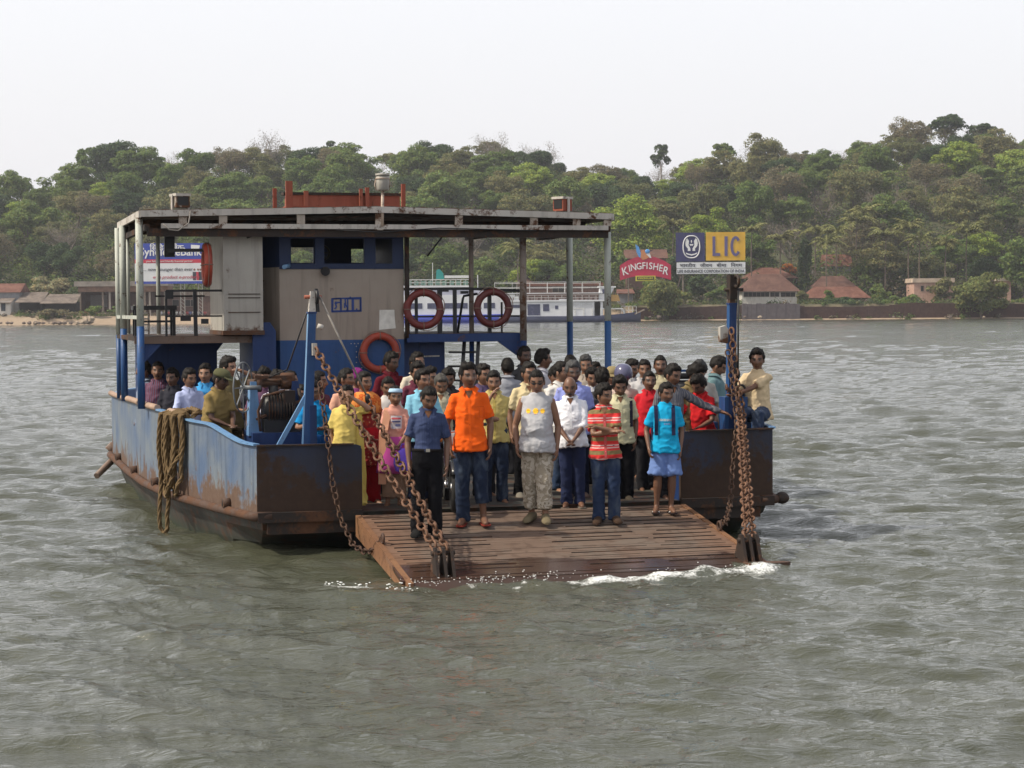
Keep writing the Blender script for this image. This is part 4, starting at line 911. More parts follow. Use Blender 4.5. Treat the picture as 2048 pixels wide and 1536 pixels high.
def person(u, v, zf, h, lab, yaw=0, hy=0, hp=0, ht=0, sk=2, hair='short', hc=(.010, .008, .007), vol=.022, must=False, beard=0, neck=1, sh=('ss', (.5, .5, .5), None), hem='out', pt=('long', (.03, .04, .07), None), foot='sandal',
           footc=(.05, .03, .02), a=('down', 'down'), g=1.0, belly=0.0, lean=0.0, sit=False, stance=1.0, vox=.0125, group=None, ex=(), step=0, collar=True):
    seed = int(abs(u * 97 + v * 31 + h * 1000)) % 997
    loc = fw(u, v, zf); rz_ = FE_TH + radians(yaw)
    E = tag(empty('person', loc, rz_), lab, 'person', group)
    if not sit: E.rotation_euler = (.02 * sin(seed * 1.7), .028 * sin(seed * 2.3), rz_)
    S = Vector; rgp = np.random.default_rng(seed)
    def P3(x, y, z): return Vector((x * h, y * h, z * h))
    zh = .50 * h
    def bend(V):
        V = np.array(V, float)
        if not lean: return V
        an = radians(lean) * sstep(.50 * h, .66 * h, V[:, 2]); y = V[:, 1] * 1; z = V[:, 2] - zh
        V[:, 1] = y * np.cos(an) - z * np.sin(an); V[:, 2] = zh + y * np.sin(an) + z * np.cos(an)
        return V
    sw = .0868 * (.45 + .55 * g) * (1.0 if hair != 'women' else .90)
    T = [(.475, .070, .062, 0), (.52, .092, .072, .004), (.56, .090, .070, .002), (.61, .080, .063, -.002), (.68, .081, .066, 0), (.74, .086, .070, .002), (.782, .082, .065, .004), (.806, .069, .055, .006), (.826, .050, .044, .008), (.850, .035, .036, .006), (.878, .031, .035, -.002)]
    def torso(off=0, z0=0, z1=9, gg=1.0):
        R = []
        for z, aa, bb, yc in T:
            if z < z0 or z > z1: continue
            bl = belly * math.exp(-((z - .61) / .075) ** 2)
            wm = g if z < .83 else 1
            q_ = .925 if (.5 < z < .815 and sh[0]) else 1.0
            R.append(ell((0, (yc - bl * .7) * h, z * h), aa * h * wm * gg * q_ + off, (bb * wm + bl) * h * gg * q_ + off))
        return R
    # arms
    arms = []
    for sgn, spec in ((-1, a[0]), (1, a[1])):
        if isinstance(spec, str): tgt, pole = POSES[spec]; tgt = (sgn * tgt[0], tgt[1] - (belly * .9 if spec in ('clasp', 'cross', 'cross2') else 0), tgt[2]); pole = (sgn * pole[0], pole[1], pole[2])
        else: tgt, pole = spec[:3], (spec[3:] if len(spec) > 3 else (sgn * .6, .4, -.5))
        Sh = P3(sgn * sw, .004, .793); tg = P3(*tgt); tg.x += rgp.normal(0, .006) * h
        El, Wr = ik(Sh, tg, .172 * h, .150 * h, pole); arms.append((sgn, Sh, El, Wr, spec))
    # legs
    legs = []
    for sgn in (-1, 1):
        st = .047 * stance
        hip = P3(sgn * .046, 0, .50)
        if sit: kn = P3(sgn * .065, -.225, .515); an = P3(sgn * .06 + .0, -.215, .27)
        else:
            fwd = step * sgn
            an = P3(sgn * st + rgp.normal(0, .004), .012 - .10 * fwd, .045); kn = P3(sgn * (st * .5 + .025), -.014 - .06 * fwd, .275)
        legs.append((sgn, hip, kn, an))
    # body
    b = MB(); b.rings(torso(), 0)
    for sgn, Sh, El, Wr, spec in arms:
        b.tube([Sh + Vector((-sgn * .03 * h, 0, 0)), Sh, Sh.lerp(El, .5), El, El.lerp(Wr, .3), Wr], [.030 * h, .031 * h, .027 * h * (.5 + .5 * g), .0215 * h, .0225 * h, .0145 * h], 12)
        d = (Wr - El).normalized(); q = Wr + d * .045 * h
        side = d.cross(Vector((0, 1, 0))); side = side.normalized() if side.length > .2 else Vector((1, 0, 0))
        nrm = d.cross(side)
        Rp = []
        for t_, wv, hv in ((-.2, .014, .013), (.25, .020, .013), (.75, .023, .012), (1.1, .021, .010)):
            c = Wr + d * (.05 * h * t_); Rp.append([tuple(c + nrm * (wv * h * cos(2 * pi * k / 12)) + side * (hv * h * sin(2 * pi * k / 12))) for k in range(12)])
        b.rings(Rp)
    for sgn, hip, kn, an in legs:
        b.tube([hip, hip.lerp(kn, .4), kn, kn.lerp(an, .3), kn.lerp(an, .75), an], [.056 * h * (.4 + .6 * g), .050 * h * (.5 + .5 * g), .033 * h, .034 * h, .022 * h, .021 * h], 12)
        d = Vector((rgp.normal(sgn * .16, .05), -1, 0)).normalized()
        if sit: d = Vector((0, -.6, -.55)).normalized()
        hl = an + d * (-.028 * h) + Vector((0, 0, -.024 * h)); b.tube([hl, an + d * .02 * h + Vector((0, 0, -.016 * h)), an + d * .075 * h + Vector((0, 0, -.028 * h)), an + d * .118 * h + Vector((0, 0, -.033 * h))], [.020 * h, .024 * h, .021 * h, .012 * h], 12)
    skin = SKIN[sk]; HH = (.136 * h + .035) / 2 / .1245 * 1.02
    hs = HH * .5 / .5
    hs = (.105 * h + .062) / .232 * 1.115                     # children keep relatively large heads
    hpos = Vector((0, -.010 * h, h - .119 * hs))
    Rh = (Matrix.Rotation(radians(hy), 3, 'Z') @ Matrix.Rotation(radians(-hp), 3, 'X').inverted().inverted() @ Matrix.Rotation(radians(ht), 3, 'Y'))
    Rh = Matrix.Rotation(radians(hy), 3, 'Z') @ Matrix.Rotation(radians(hp), 3, 'X') @ Matrix.Rotation(radians(ht), 3, 'Y')
    RhA = np.array(Rh); hp_ = np.array(hpos); fwd = RhA @ np.array([0, -1, 0]) * (math.sin(radians(hp)) * .035 * hs)
    def headxf(A): return (np.asarray(A) * hs) @ RhA.T + hp_ + fwd + np.array([0, 0, -.010 * hs * abs(math.sin(radians(hp)))])
    ztop = (headxf(HEAD_V)[:, 2]).max()
    def post_body(ob, me):
        V, N = arr(me); C = np.tile(np.array(skin), (len(V), 1)); Fl = []
        # append head, ears, fingers to the same mesh
        addV = [headxf(HEAD_V)]; addC = [head_cols(skin, hc, must, None, beard)]; addF = [HEAD_F]; n0 = len(HEAD_V)
        for sg in (-1, 1):
            bb = MB(); bb.ball((sg * .0735, .004, -.004), (.010, .017, .030), 10, 8); Q = np.concatenate(bb.v); Q[:, 1] += .25 * (Q[:, 2]) * .4
            addV.append(headxf(Q)); addC.append(np.tile(np.array(skin) * .9, (len(Q), 1))); addF.append([f for f in bb.f]); 
        fing = MB()
        for sgn, Sh, El, Wr, spec in arms:
            d = (Wr - El).normalized(); side = d.cross(Vector((0, 1, 0))); side = side.normalized() if side.length > .2 else Vector((1, 0, 0)); nrm = d.cross(side)
            if nrm.y > 0: nrm = -nrm
            inward = side if side.x * sgn < 0 else -side
            for k in range(4):
                L = (.040, .046, .043, .034)[k] * h; o_ = nrm * (.016 - .0105 * k) * h; base = Wr + d * .048 * h + o_
                c1 = base + d * L * .5 + inward * .004 * h; c2 = c1 + (d * .75 + inward * .65).normalized() * L * .35; c3 = c2 + (d * .35 + inward * .95).normalized() * L * .25
                fing.tube([base - d * .012 * h, base, c1, c2, c3], [.0062 * h, .0060 * h, .0054 * h, .0050 * h, .0038 * h], 6)
            tb = Wr + d * .018 * h + nrm * .017 * h; fing.tube([tb - nrm * .006 * h, tb + (d * .6 + nrm * .7).normalized() * .02 * h, tb + (d * .9 + nrm * .4 + inward * .3).normalized() * .042 * h], [.0075 * h, .0066 * h, .0048 * h], 6)
        addV.append(np.concatenate(fing.v)); addC.append(np.tile(np.array(skin), (len(addV[-1]), 1))); addF.append(fing.f)
        bm = bmesh.new(); bm.from_mesh(me); base = len(bm.verts)
        for A, Fx in zip(addV, addF):
            vs_ = [bm.verts.new(p) for p in A]
            for f in Fx:
                ii = list(dict.fromkeys(int(i) for i in f))
                try: ff = bm.faces.new([vs_[i] for i in ii]); ff.smooth = True
                except ValueError: pass
        bm.to_mesh(me); bm.free()
        V2, _ = arr(me); V2 = bend(V2); me.vertices.foreach_set('co', V2.astype(np.float32).ravel()); me.update()
        set_col(me, np.concatenate([C] + addC))
    job('body', b, vox * .9, M_skin, E, post_body, 3)
    # clothes
    styp, scol, spat = sh
    if styp:
        b = MB(); loose = .011
        hz = {'out': .465, 'in': .565, 'long': .30, 'ankle': .07, 'skirt': .40}[hem]
        R = []
        prof = [(hz, None)] + [(z, 1) for z in (  .52, .56, .61, .68, .74, .782, .806, .826) if z > hz + .012]
        Ti = {t[0]: t for t in T}
        for z, _ in prof:
            if z in Ti: _, aa, bb, yc = Ti[z]
            else: aa, bb, yc = np.interp(z, [.07, .30, .475, .565], [.125, .12, .105, .096]), np.interp(z, [.07, .3, .475, .565], [.10, .092, .082, .073]), 0
            if hem in ('out',) and z < .7: aa = max(aa, .100 - .010 * (z > .6)) + (.012 if z < .53 else 0); bb = max(bb, .080) + (.012 if z < .53 else 0)
            bl = belly * math.exp(-((z - .61) / .09) ** 2) + (belly * .55 if z < .56 else 0); wm = g * .955 if z < .83 else 1
            R.append(ell((0, (yc - bl * .7) * h, z * h), aa * h * wm + loose, (bb * wm + bl) * h + loose))
        R.append(ell((0, .004 * h, .844 * h), .047 * h, .045 * h)); R.append(ell((0, -.0 * h, .852 * h), .040 * h, .041 * h))
        b.rings(R, 0)
        for sgn, Sh, El, Wr, spec in arms:
            k0 = Sh + Vector((-sgn * .035 * h, 0, .0))
            if styp == 'sl': b.tube([k0, Sh + Vector((sgn * .012 * h, 0, .004 * h))], [.040 * h, .030 * h], 12)
            elif styp == 'ss': b.tube([k0, Sh, Sh.lerp(El, .45), Sh.lerp(El, .80)], [.034 * h, .034 * h, .036 * h, .039 * h], 14)
            elif styp == 'rs': b.tube([k0, Sh, Sh.lerp(El, .5), El, El.lerp(Wr, .30)], [.033 * h, .034 * h, .034 * h, .032 * h, .033 * h], 14)
            else: b.tube([k0, Sh, Sh.lerp(El, .5), El, El.lerp(Wr, .5), El.lerp(Wr, .97)], [.033 * h, .034 * h, .033 * h, .030 * h, .027 * h, .023 * h], 14)
        if collar and styp in ('ss', 'rs', 'ls') and hem in ('out', 'in'):
            bc = MB(); nn = 18; top = []; low = []; out_ = []
            for i in range(nn + 1):
                t = radians(-90 + 26 + (360 - 52) * i / nn); fr = max(0.0, -sin(t)) ** 2.5
                top.append(((.041 * cos(t)) * h, (.004 + .043 * sin(t)) * h - .006 * fr, (.862 - .026 * fr) * h))
                low.append(((.064 * cos(t) + .010 * fr * (1 if cos(t) > 0 else -1)) * h, (.004 + .060 * sin(t)) * h - .016 * fr, (.843 - .048 * fr) * h))
                out_.append(((.040 * cos(t)) * h, (.004 + .042 * sin(t)) * h, (.836 - .024 * fr) * h))
            n1 = nn + 1
            bc.add(bend(np.array(out_ + top + low)), [(k * n1 + i, k * n1 + i + 1, (k + 1) * n1 + i + 1, (k + 1) * n1 + i) for k in (0, 1) for i in range(nn)], 0, True)
            bc.build('collar', M_cloth(scol if collar is True else collar, None if spat is None or collar is not True else spat, 'shirt_cloth'), E)
        job('shirt' if hem in ('out', 'in') else 'dress', b, vox, M_cloth(scol, spat, 'shirt_cloth'), E, wrinkle(.0135, seed, 'shirt', bend), 4)
    ptyp, pcol, ppat = pt
    if ptyp:
        b = MB(); R = []
        for z, aa, bb in ((.455, .080, .068), (.49, .100, .078), (.52, .101, .079), (.56, .097, .075), (.585, .093, .071)):
            R.append(ell((0, (.003 - belly * .25) * h, z * h), aa * h * g + .007, (bb * g + belly * .4) * h + .007))
        b.rings(R, 0)
        for sgn, hip, kn, an in legs:
            end = {'long': 1.0, 'capri': .80, 'short': None, 'roll': .62 if sgn > 0 else 1.0}[ptyp]
            if ptyp == 'short': pp = [hip + Vector((0, 0, .01 * h)), hip.lerp(kn, .45), hip.lerp(kn, .93) + Vector((sgn * .006 * h, 0, 0))]; rr = [.060 * h, .066 * h, .074 * h]
            else:
                e_ = kn.lerp(an, end) + Vector((0, 0, -.018 * h if end == 1 else 0)); pp = [hip + Vector((0, 0, .01 * h)), hip.lerp(kn, .45), kn, kn.lerp(e_, .5), e_]
                w = 1.15 if ptyp == 'capri' else 1.0
                rr = [.061 * h * (.4 + .6 * g), .058 * h * (.5 + .5 * g), .047 * h * w, .044 * h * w, .045 * h * w]
            b.tube(pp, rr, 16)
        job('trousers' if ptyp != 'short' else 'shorts', b, vox, M_cloth(pcol, ppat, 'trouser_cloth'), E, wrinkle(.013, seed + 5, 'pants', None), 4)
    # footwear
    if foot:
        b = MB()
        for sgn, hip, kn, an in legs:
            d = Vector((sgn * .16, -1, 0)).normalized(); x = d.cross(Vector((0, 0, 1))); c = an + Vector((0, 0, -.045 * h))
            if sit: continue
            if foot == 'sandal':
                R = []
                for t_, w in ((-.045, .018), (-.02, .026), (.04, .027), (.09, .031), (.125, .022)): R.append([c + d * t_ * h + x * w * h])
                L = [(-.048, .018), (-.02, .026), (.04, .026), (.09, .031), (.132, .020)]
                out = [tuple(c + d * t_ * h + x * w * h) for t_, w in L] + [tuple(c + d * t_ * h - x * w * h) for t_, w in L[::-1]]
                b.plate(out, (0, 0, 1), .012); b.tube([c + d * .05 * h - x * .027 * h + Vector((0, 0, .01)), c + d * .06 * h + Vector((0, 0, .032 * h)), c + d * .05 * h + x * .027 * h + Vector((0, 0, .01))], .008, 6, 1)
            else:
                b.rings([[tuple(c + d * t_ * h + x * (w * h * cos(2 * pi * k / 14)) + Vector((0, 0, max(.002, hh * h * (.5 + .55 * sin(2 * pi * k / 14)))))) for k in range(14)] for t_, w, hh in ((-.052, .012, .03), (-.04, .026, .062), (.0, .029, .066), (.05, .030, .05), (.10, .033, .036), (.135, .028, .028), (.15, .012, .015))], 0)
        if b.n: b.build('sandals' if foot == 'sandal' else 'shoes', [M_cloth(footc), M_cloth(ex[0][1] if ex and ex[0][0] == 'strap' else mul(footc, .6))], E)
    # hair and headgear
    if hair == 'women':
        O, Fm = make_hair('women', .012, seed); bm_ = MB(); bm_.add(O, Fm, 0, True); bm_.ball((0, .105, -.005), (.036, .034, .04), 12, 8)
        Q = bend(headxf(np.concatenate(bm_.v))); bm_.v = [Q]; bm_.build('hair', M_hair(hc), E)
    elif hair in ('short', 'bald'):
        O, Fm = make_hair('bald' if hair == 'bald' else 'short', vol, seed); Q = bend(headxf(O)); mesh_np('hair', Q, Fm, M_hair(hc), E, True)
    elif hair == 'cap':
        b = MB(); R = [[(.078 * k * cos(t), .098 * k * sin(t), z) for t in np.linspace(0, 2 * pi, 25)[:-1]] for z, k in ((.048, 1.05), (.07, 1.05), (.095, .95), (.115, .72), (.125, .35))]
        b.rings(R); b.add([(-.07, -.075, .055), (.07, -.075, .055), (.062, -.135, .040), (.03, -.155, .035), (-.03, -.155, .035), (-.062, -.135, .040), (-.07, -.075, .062), (.07, -.075, .062), (.062, -.135, .047), (.03, -.155, .042), (-.03, -.155, .042), (-.062, -.135, .047)],
              [(0, 1, 2, 3, 4, 5)[::-1], (6, 7, 8, 9, 10, 11), (0, 6, 11, 5), (1, 2, 8, 7), (2, 3, 9, 8), (3, 4, 10, 9), (4, 5, 11, 10), (0, 1, 7, 6)])
        b.v = [bend(headxf(np.concatenate(b.v)))]; b.build('cap', M_cloth(ex[0][1] if ex else (.1, .1, .06)), E)
        O, Fm = make_hair('short', .006, seed); keep = O[:, 2] < .05; Fk = Fm[keep[Fm].all(1)]; mesh_np('hair', bend(headxf(O)), Fk, M_hair(hc), E, True)
    elif hair == 'helmet':
        b = MB(); R = [[(.104 * k * cos(t), .125 * k * sin(t), z) for t in np.linspace(0, 2 * pi, 29)[:-1]] for z, k in ((-.01, 1.0), (.03, 1.04), (.07, 1.0), (.11, .84), (.135, .58), (.148, .25))]
        b.rings(R); b.v = [bend(headxf(np.concatenate(b.v)))]; b.build('helmet', plain('glossy_helmet', (.10, .10, .17), .2, .1), E)
    elif hair == 'scarf':
        O, Fm = make_hair('women', .014, seed); O[:, 0] *= 1.05; Q = bend(headxf(O)); mesh_np('head_scarf', Q, Fm, M_cloth(ex[0][1] if ex else (.2, .02, .14)), E, True)
    return dict(E=E, h=h, arms=arms, headxf=headxf, bend=bend, hs=hs, collar=bool(collar and styp in ('ss', 'rs', 'ls') and hem in ('out', 'in')), vox=vox, scol=scol, hem=hem, skin=SKIN[sk], g=g, lean=lean, legs=legs)
PP = []
PP.append(person(-1.441, -1.000, 0.298, 1.666, 'young man in dark blue short-sleeved shirt and black trousers nearest the left chains', yaw=-10, hy=15, hp=24, sk=3, sh=('ss', (0.04, 0.055, 0.12), ('v', 22, ((0, (0.036, 0.05, 0.11)), (0.5, (0.048, 0.066, 0.14))))), hem='in', pt=('long', (0.006, 0.006, 0.008), None), foot='shoe', footc=(0.012, 0.012, 0.012), a=('down', 'down'), vol=0.012, stance=1.25))
PP.append(person(-0.791, -0.550, 0.368, 1.820, 'man in bright orange shirt, jeans with one leg rolled up', yaw=-14, hy=18, sk=3, sh=('ss', (0.8, 0.115, 0.012), None), pt=('roll', (0.017, 0.026, 0.052), ('denim', (0.065, 0.085, 0.12))), foot='sandal', footc=(0.2, 0.03, 0.02), a=('down2', 'down'), vol=0.026, stance=1.35, g=0.96))
PP.append(person(-0.028, -0.550, 0.368, 1.745, 'stout man in grey sleeveless top and pale camouflage trousers', collar=False, yaw=-22, hp=14, hy=6, sk=2, hair='short', vol=0.008, sh=('sl', (0.4, 0.4, 0.42), None), pt=('capri', (0.4, 0.35, 0.28), ('camo', ((0, (0.2, 0.165, 0.12)), (0.42, (0.42, 0.375, 0.31)), (0.5, (0.3, 0.26, 0.2)), (0.58, (0.5, 0.45, 0.38))))), foot='shoe', footc=(0.16, 0.13, 0.08), a=('down2', 'down'), g=1.08, belly=0.036, beard=0.0, step=0.5))
PP.append(person(0.624, 0.150, 0.451, 1.554, 'balding man in white shirt clasping his hands, dark blue trousers', yaw=-18, hp=12, sk=3, hair='bald', vol=0.01, sh=('rs', (0.74, 0.75, 0.8), None), pt=('long', (0.022, 0.03, 0.075), None), foot='sandal', footc=(0.16, 0.14, 0.12), a=('clasp', 'clasp'), g=1.1, must=True, belly=0.012))
PP.append(person(0.760, -0.700, 0.345, 1.592, 'boy in red and khaki striped shirt with folded arms', yaw=-16, hy=42, hp=8, sk=2, vol=0.026, sh=('ss', (0.5, 0.1, 0.1), ('h', 0.155, ((0, (0.55, 0.035, 0.035)), (0.16, (0.2, 0.15, 0.07)), (0.46, (0.58, 0.045, 0.045)), (0.62, (0.62, 0.4, 0.38)), (0.7, (0.6, 0.06, 0.06)), (0.8, (0.64, 0.46, 0.44)), (0.88, (0.58, 0.045, 0.045))))), pt=('long', (0.022, 0.036, 0.078), ('denim', (0.065, 0.085, 0.12))), foot='bare', a=('cross', 'cross2'), stance=1.3))
PP.append(person(1.583, -0.350, 0.399, 1.530, 'boy in turquoise T-shirt and blue shorts with a backpack', collar=False, yaw=-15, hy=22, hp=10, sk=3, vol=0.016, sh=('ss', (0.012, 0.34, 0.6), None), pt=('short', (0.14, 0.22, 0.47), None), foot='sandal', footc=(0.03, 0.02, 0.02), a=('down2', 'down'), stance=1.25, ex=(('strap', (0.75, 0.73, 0.72)),)))
PP.append(person(-0.187, 0.750, 0.451, 1.608, 'young man in yellow shirt resting his chin on his hand', yaw=-12, hp=10, sk=2, vol=0.014, sh=('ss', (0.45, 0.36, 0.11), ('v', 26, ((0, (0.42, 0.33, 0.1)), (0.5, (0.52, 0.43, 0.18))))), pt=('long', (0.017, 0.026, 0.052), ('denim', (0.065, 0.085, 0.12))), foot='sandal', footc=(0.06, 0.04, 0.03), a=('chin', (-0.06, -0.14, 0.655)), stance=1.3))
PP.append(person(-1.425, 0.750, 0.451, 1.443, 'girl with pale blue headband, peach top and magenta skirt', collar=False, yaw=-8, hy=5, hp=6, sk=2, hair='women', sh=('rs', (0.62, 0.3, 0.24), None), hem='in', pt=('capri', (0.3, 0.19, 0.13), None), foot='sandal', a=('clasp', 'clasp'), g=0.9))
PP.append(person(-2.046, 0.420, 0.451, 1.482, 'woman in yellow dress covering her face with one hand', yaw=-6, hy=8, hp=6, sk=1, hair='women', sh=('ss', (0.62, 0.48, 0.14), None), hem='ankle', pt=(None, None, None), foot='sandal', a=('down', 'face'), g=1.26, belly=0.012))
PP.append(person(-1.045, 1.000, 0.451, 1.626, 'man in light blue long-sleeved shirt holding a violet bag', yaw=-8, hy=30, sk=2, vol=0.024, sh=('ls', (0.22, 0.5, 0.66), None), pt=('long', (0.009, 0.013, 0.032), None), a=('clasp', 'down2'), foot='shoe'))
PP.append(person(-0.648, 1.500, 0.451, 1.563, 'grey-haired man in cream open-necked shirt looking down', yaw=-15, hp=24, hy=10, sk=2, hc=(0.07, 0.065, 0.06), vol=0.018, sh=('ss', (0.48, 0.44, 0.32), None), pt=('long', (0.02, 0.02, 0.024), None), beard=0.3))
PP.append(person(1.369, 0.550, 0.451, 1.536, 'young man in cream shirt with dark backpack straps and black trousers', yaw=-14, hp=18, hy=6, sk=3, vol=0.026, sh=('ss', (0.5, 0.47, 0.31), None), pt=('long', (0.006, 0.006, 0.008), None), foot='shoe', footc=(0.05, 0.04, 0.03), a=('hip', 'down')))
PP.append(person(2.052, 1.600, 0.451, 1.539, 'man in red polo shirt standing behind the turquoise T-shirt boy', yaw=-10, hy=4, sk=3, vol=0.014, sh=('ss', (0.5, 0.02, 0.03), None), pt=('long', (0.02, 0.02, 0.024), None), vox=0.017))
PP.append(person(1.979, 0.550, 0.451, 1.663, 'man in grey striped shirt stretching one arm to the chain', yaw=2, hy=25, hp=14, sk=3, sh=('ls', (0.15, 0.15, 0.17), ('v', 16, ((0, (0.085, 0.09, 0.115)), (0.55, (0.22, 0.21, 0.21)), (0.75, (0.13, 0.13, 0.15))))), pt=('long', (0.02, 0.02, 0.024), None), a=('down', (0.345, -0.12, 0.655, 0.1, 0.2, -1)), vol=0.018))
PP.append(person(2.411, 1.150, 0.451, 1.668, 'young man in olive brown shirt leaning towards the right mast', yaw=25, hy=30, hp=20, sk=2, vol=0.026, sh=('ss', (0.19, 0.145, 0.07), None), pt=('long', (0.02, 0.02, 0.024), None), lean=8))
PP.append(person(2.573, 1.000, 0.451, 1.534, 'young man in bright red shirt bent over beside the right mast', yaw=-42, hy=-14, hp=22, sk=3, vol=0.03, sh=('ss', (0.58, 0.02, 0.025), None), pt=('long', (0.02, 0.02, 0.024), None), lean=10, a=('rail', (0.05, -0.2, 0.6))))
PP.append(person(-2.339, 0.850, 0.451, 1.519, 'woman in bright blue dress gripping the slack chain', yaw=-20, hp=12, sk=2, hair='women', sh=('ss', (0.01, 0.22, 0.52), None), hem='long', pt=('long', (0.01, 0.08, 0.3), None), a=((-0.03, -0.14, 0.66), (0.06, -0.12, 0.635)), g=0.95))
PP.append(person(-1.813, 1.700, 0.451, 1.636, 'woman in peach dress behind the woman in yellow', yaw=20, hy=25, sk=2, hair='women', sh=('rs', (0.66, 0.36, 0.26), None), hem='long', pt=('long', (0.5, 0.28, 0.2), None), vox=0.017))
PP.append(person(-1.644, 1.150, 0.451, 1.612, 'woman in red patterned dress with an orange shawl', yaw=8, hy=18, hp=4, sk=2, hair='women', sh=('ss', (0.3, 0.06, 0.03), ('floral', 24, ((0, (0.5, 0.3, 0.16)), (0.25, (0.34, 0.05, 0.03)), (0.5, (0.25, 0.03, 0.03))))), hem='long', pt=('long', (0.42, 0.012, 0.02), None), a=('clasp', 'down')))
PP.append(person(-1.508, 2.400, 0.451, 1.607, 'woman with purple head scarf behind the orange shawl', yaw=10, hy=25, sk=2, hair='scarf', sh=('ls', (0.2, 0.04, 0.14), None), hem='long', pt=('long', (0.02, 0.02, 0.024), None), ex=(('scarf', (0.16, 0.018, 0.13)),), vox=0.017))
PP.append(person(-2.081, 1.900, 0.451, 1.598, 'dark-haired passenger just behind the woman in blue', yaw=30, hy=35, sk=2, hair='women', sh=('ss', (0.1, 0.03, 0.05), None), hem='long', pt=('long', (0.02, 0.02, 0.024), None), vox=0.017))
PP.append(person(-0.689, 4.400, 0.451, 1.768, 'man in maroon shirt leaning on the wheelhouse lifebuoy', yaw=15, hy=20, hp=8, sk=4, vol=0.02, sh=('ss', (0.1, 0.01, 0.018), None), pt=('long', (0.02, 0.02, 0.024), None), vox=0.017))
PP.append(person(-1.248, 1.900, 0.451, 1.523, 'small woman in white blouse behind the headband girl', yaw=-4, hp=15, sk=2, hair='women', sh=('ss', (0.55, 0.52, 0.5), None), hem='long', pt=('long', (0.02, 0.02, 0.024), None), vox=0.017))
PP.append(person(-0.438, 3.900, 0.451, 1.767, 'tall man in cream shirt in front of the blue casing', yaw=10, hy=15, hp=-4, sk=2, vol=0.02, sh=('ss', (0.58, 0.52, 0.42), None), pt=('long', (0.02, 0.02, 0.024), None), vox=0.017))
PP.append(person(-0.589, 3.000, 0.451, 1.669, 'man half hidden behind the light blue shirt, maroon collar', yaw=5, hp=10, sk=2, sh=('ss', (0.12, 0.03, 0.05), None), pt=('long', (0.02, 0.02, 0.024), None), vox=0.017))
PP.append(person(-0.666, 2.100, 0.451, 1.609, 'man with tousled hair peeping over the light blue shirt', yaw=15, hy=25, sk=2, vol=0.028, sh=('ss', (0.06, 0.05, 0.07), None), pt=('long', (0.02, 0.02, 0.024), None), vox=0.017))
PP.append(person(-0.281, 2.700, 0.451, 1.594, 'man in black shirt behind the grey-haired man', yaw=-10, hp=20, sk=3, sh=('ss', (0.03, 0.03, 0.035), None), pt=('long', (0.02, 0.02, 0.024), None), vox=0.017))
PP.append(person(-0.088, 1.600, 0.451, 1.658, 'man in purple shirt looking over the orange shirt', yaw=10, hy=15, sk=2, sh=('ss', (0.1, 0.07, 0.14), None), pt=('long', (0.02, 0.02, 0.024), None), vox=0.017))
PP.append(person(0.377, 1.350, 0.451, 1.682, 'young man in cream shirt with a bag strap, left of the sleeveless man', yaw=-4, hy=12, sk=2, vol=0.02, sh=('ss', (0.6, 0.5, 0.3), None), pt=('long', (0.006, 0.006, 0.008), None), foot='shoe', footc=(0.2, 0.18, 0.15)))
PP.append(person(1.025, 4.600, 0.451, 1.659, 'man in grey shirt turned away towards the water', yaw=170, hy=10, sk=4, vol=0.012, sh=('ss', (0.28, 0.29, 0.33), None), pt=('long', (0.02, 0.02, 0.024), None), vox=0.017))
PP.append(person(1.425, 4.900, 0.451, 1.818, 'tall man in charcoal shirt with hand on hip by the thin post', yaw=8, hy=10, hp=5, sk=4, vol=0.012, sh=('ls', (0.06, 0.06, 0.065), None), pt=('long', (0.02, 0.02, 0.024), None), a=('hip', 'hip'), vox=0.017))
PP.append(person(1.595, 4.700, 0.451, 1.770, 'man in white collar seen in profile looking right', yaw=70, hy=15, sk=3, vol=0.022, sh=('ss', (0.56, 0.55, 0.6), None), pt=('long', (0.02, 0.02, 0.024), None), vox=0.017))
PP.append(person(1.022, 2.300, 0.451, 1.606, 'man in off-white shirt right behind the sleeveless man', yaw=-10, hy=10, hp=10, sk=3, sh=('ss', (0.6, 0.58, 0.54), None), pt=('long', (0.02, 0.02, 0.024), None), must=True, vox=0.017))
PP.append(person(1.042, 1.900, 0.451, 1.673, 'man in white shirt with black collar looking right', yaw=15, hy=30, sk=1, vol=0.018, beard=0.4, sh=('ss', (0.62, 0.6, 0.58), None), pt=('long', (0.03, 0.05, 0.1), ('denim', (0.065, 0.085, 0.12))), vox=0.017))
PP.append(person(0.950, 1.050, 0.451, 1.700, 'grey-templed man in lavender blue shirt behind the balding man', yaw=-12, hp=8, hy=8, sk=4, hc=(0.06, 0.06, 0.062), vol=0.024, sh=('ss', (0.27, 0.31, 0.66), None), pt=('long', (0.009, 0.013, 0.032), None), foot='shoe', footc=(0.03, 0.02, 0.02), g=1.16))
PP.append(person(1.976, 4.500, 0.451, 1.677, 'man whose dark hair just shows over the lavender shirt', yaw=150, sk=3, sh=('ss', (0.2, 0.2, 0.22), None), pt=('long', (0.02, 0.02, 0.024), None), vox=0.017))
PP.append(person(1.982, 3.800, 0.451, 1.705, 'grey-haired man with ruddy face at the back', yaw=-15, hp=8, sk=2, hc=(0.05, 0.05, 0.05), vol=0.02, sh=('ss', (0.35, 0.3, 0.25), None), pt=('long', (0.02, 0.02, 0.024), None), must=True, vox=0.017))
PP.append(person(2.273, 4.300, 0.451, 1.586, 'small man in dark shirt at the back beside the blue post', yaw=5, hy=15, sk=2, sh=('ss', (0.07, 0.06, 0.06), None), pt=('long', (0.02, 0.02, 0.024), None), vox=0.017))
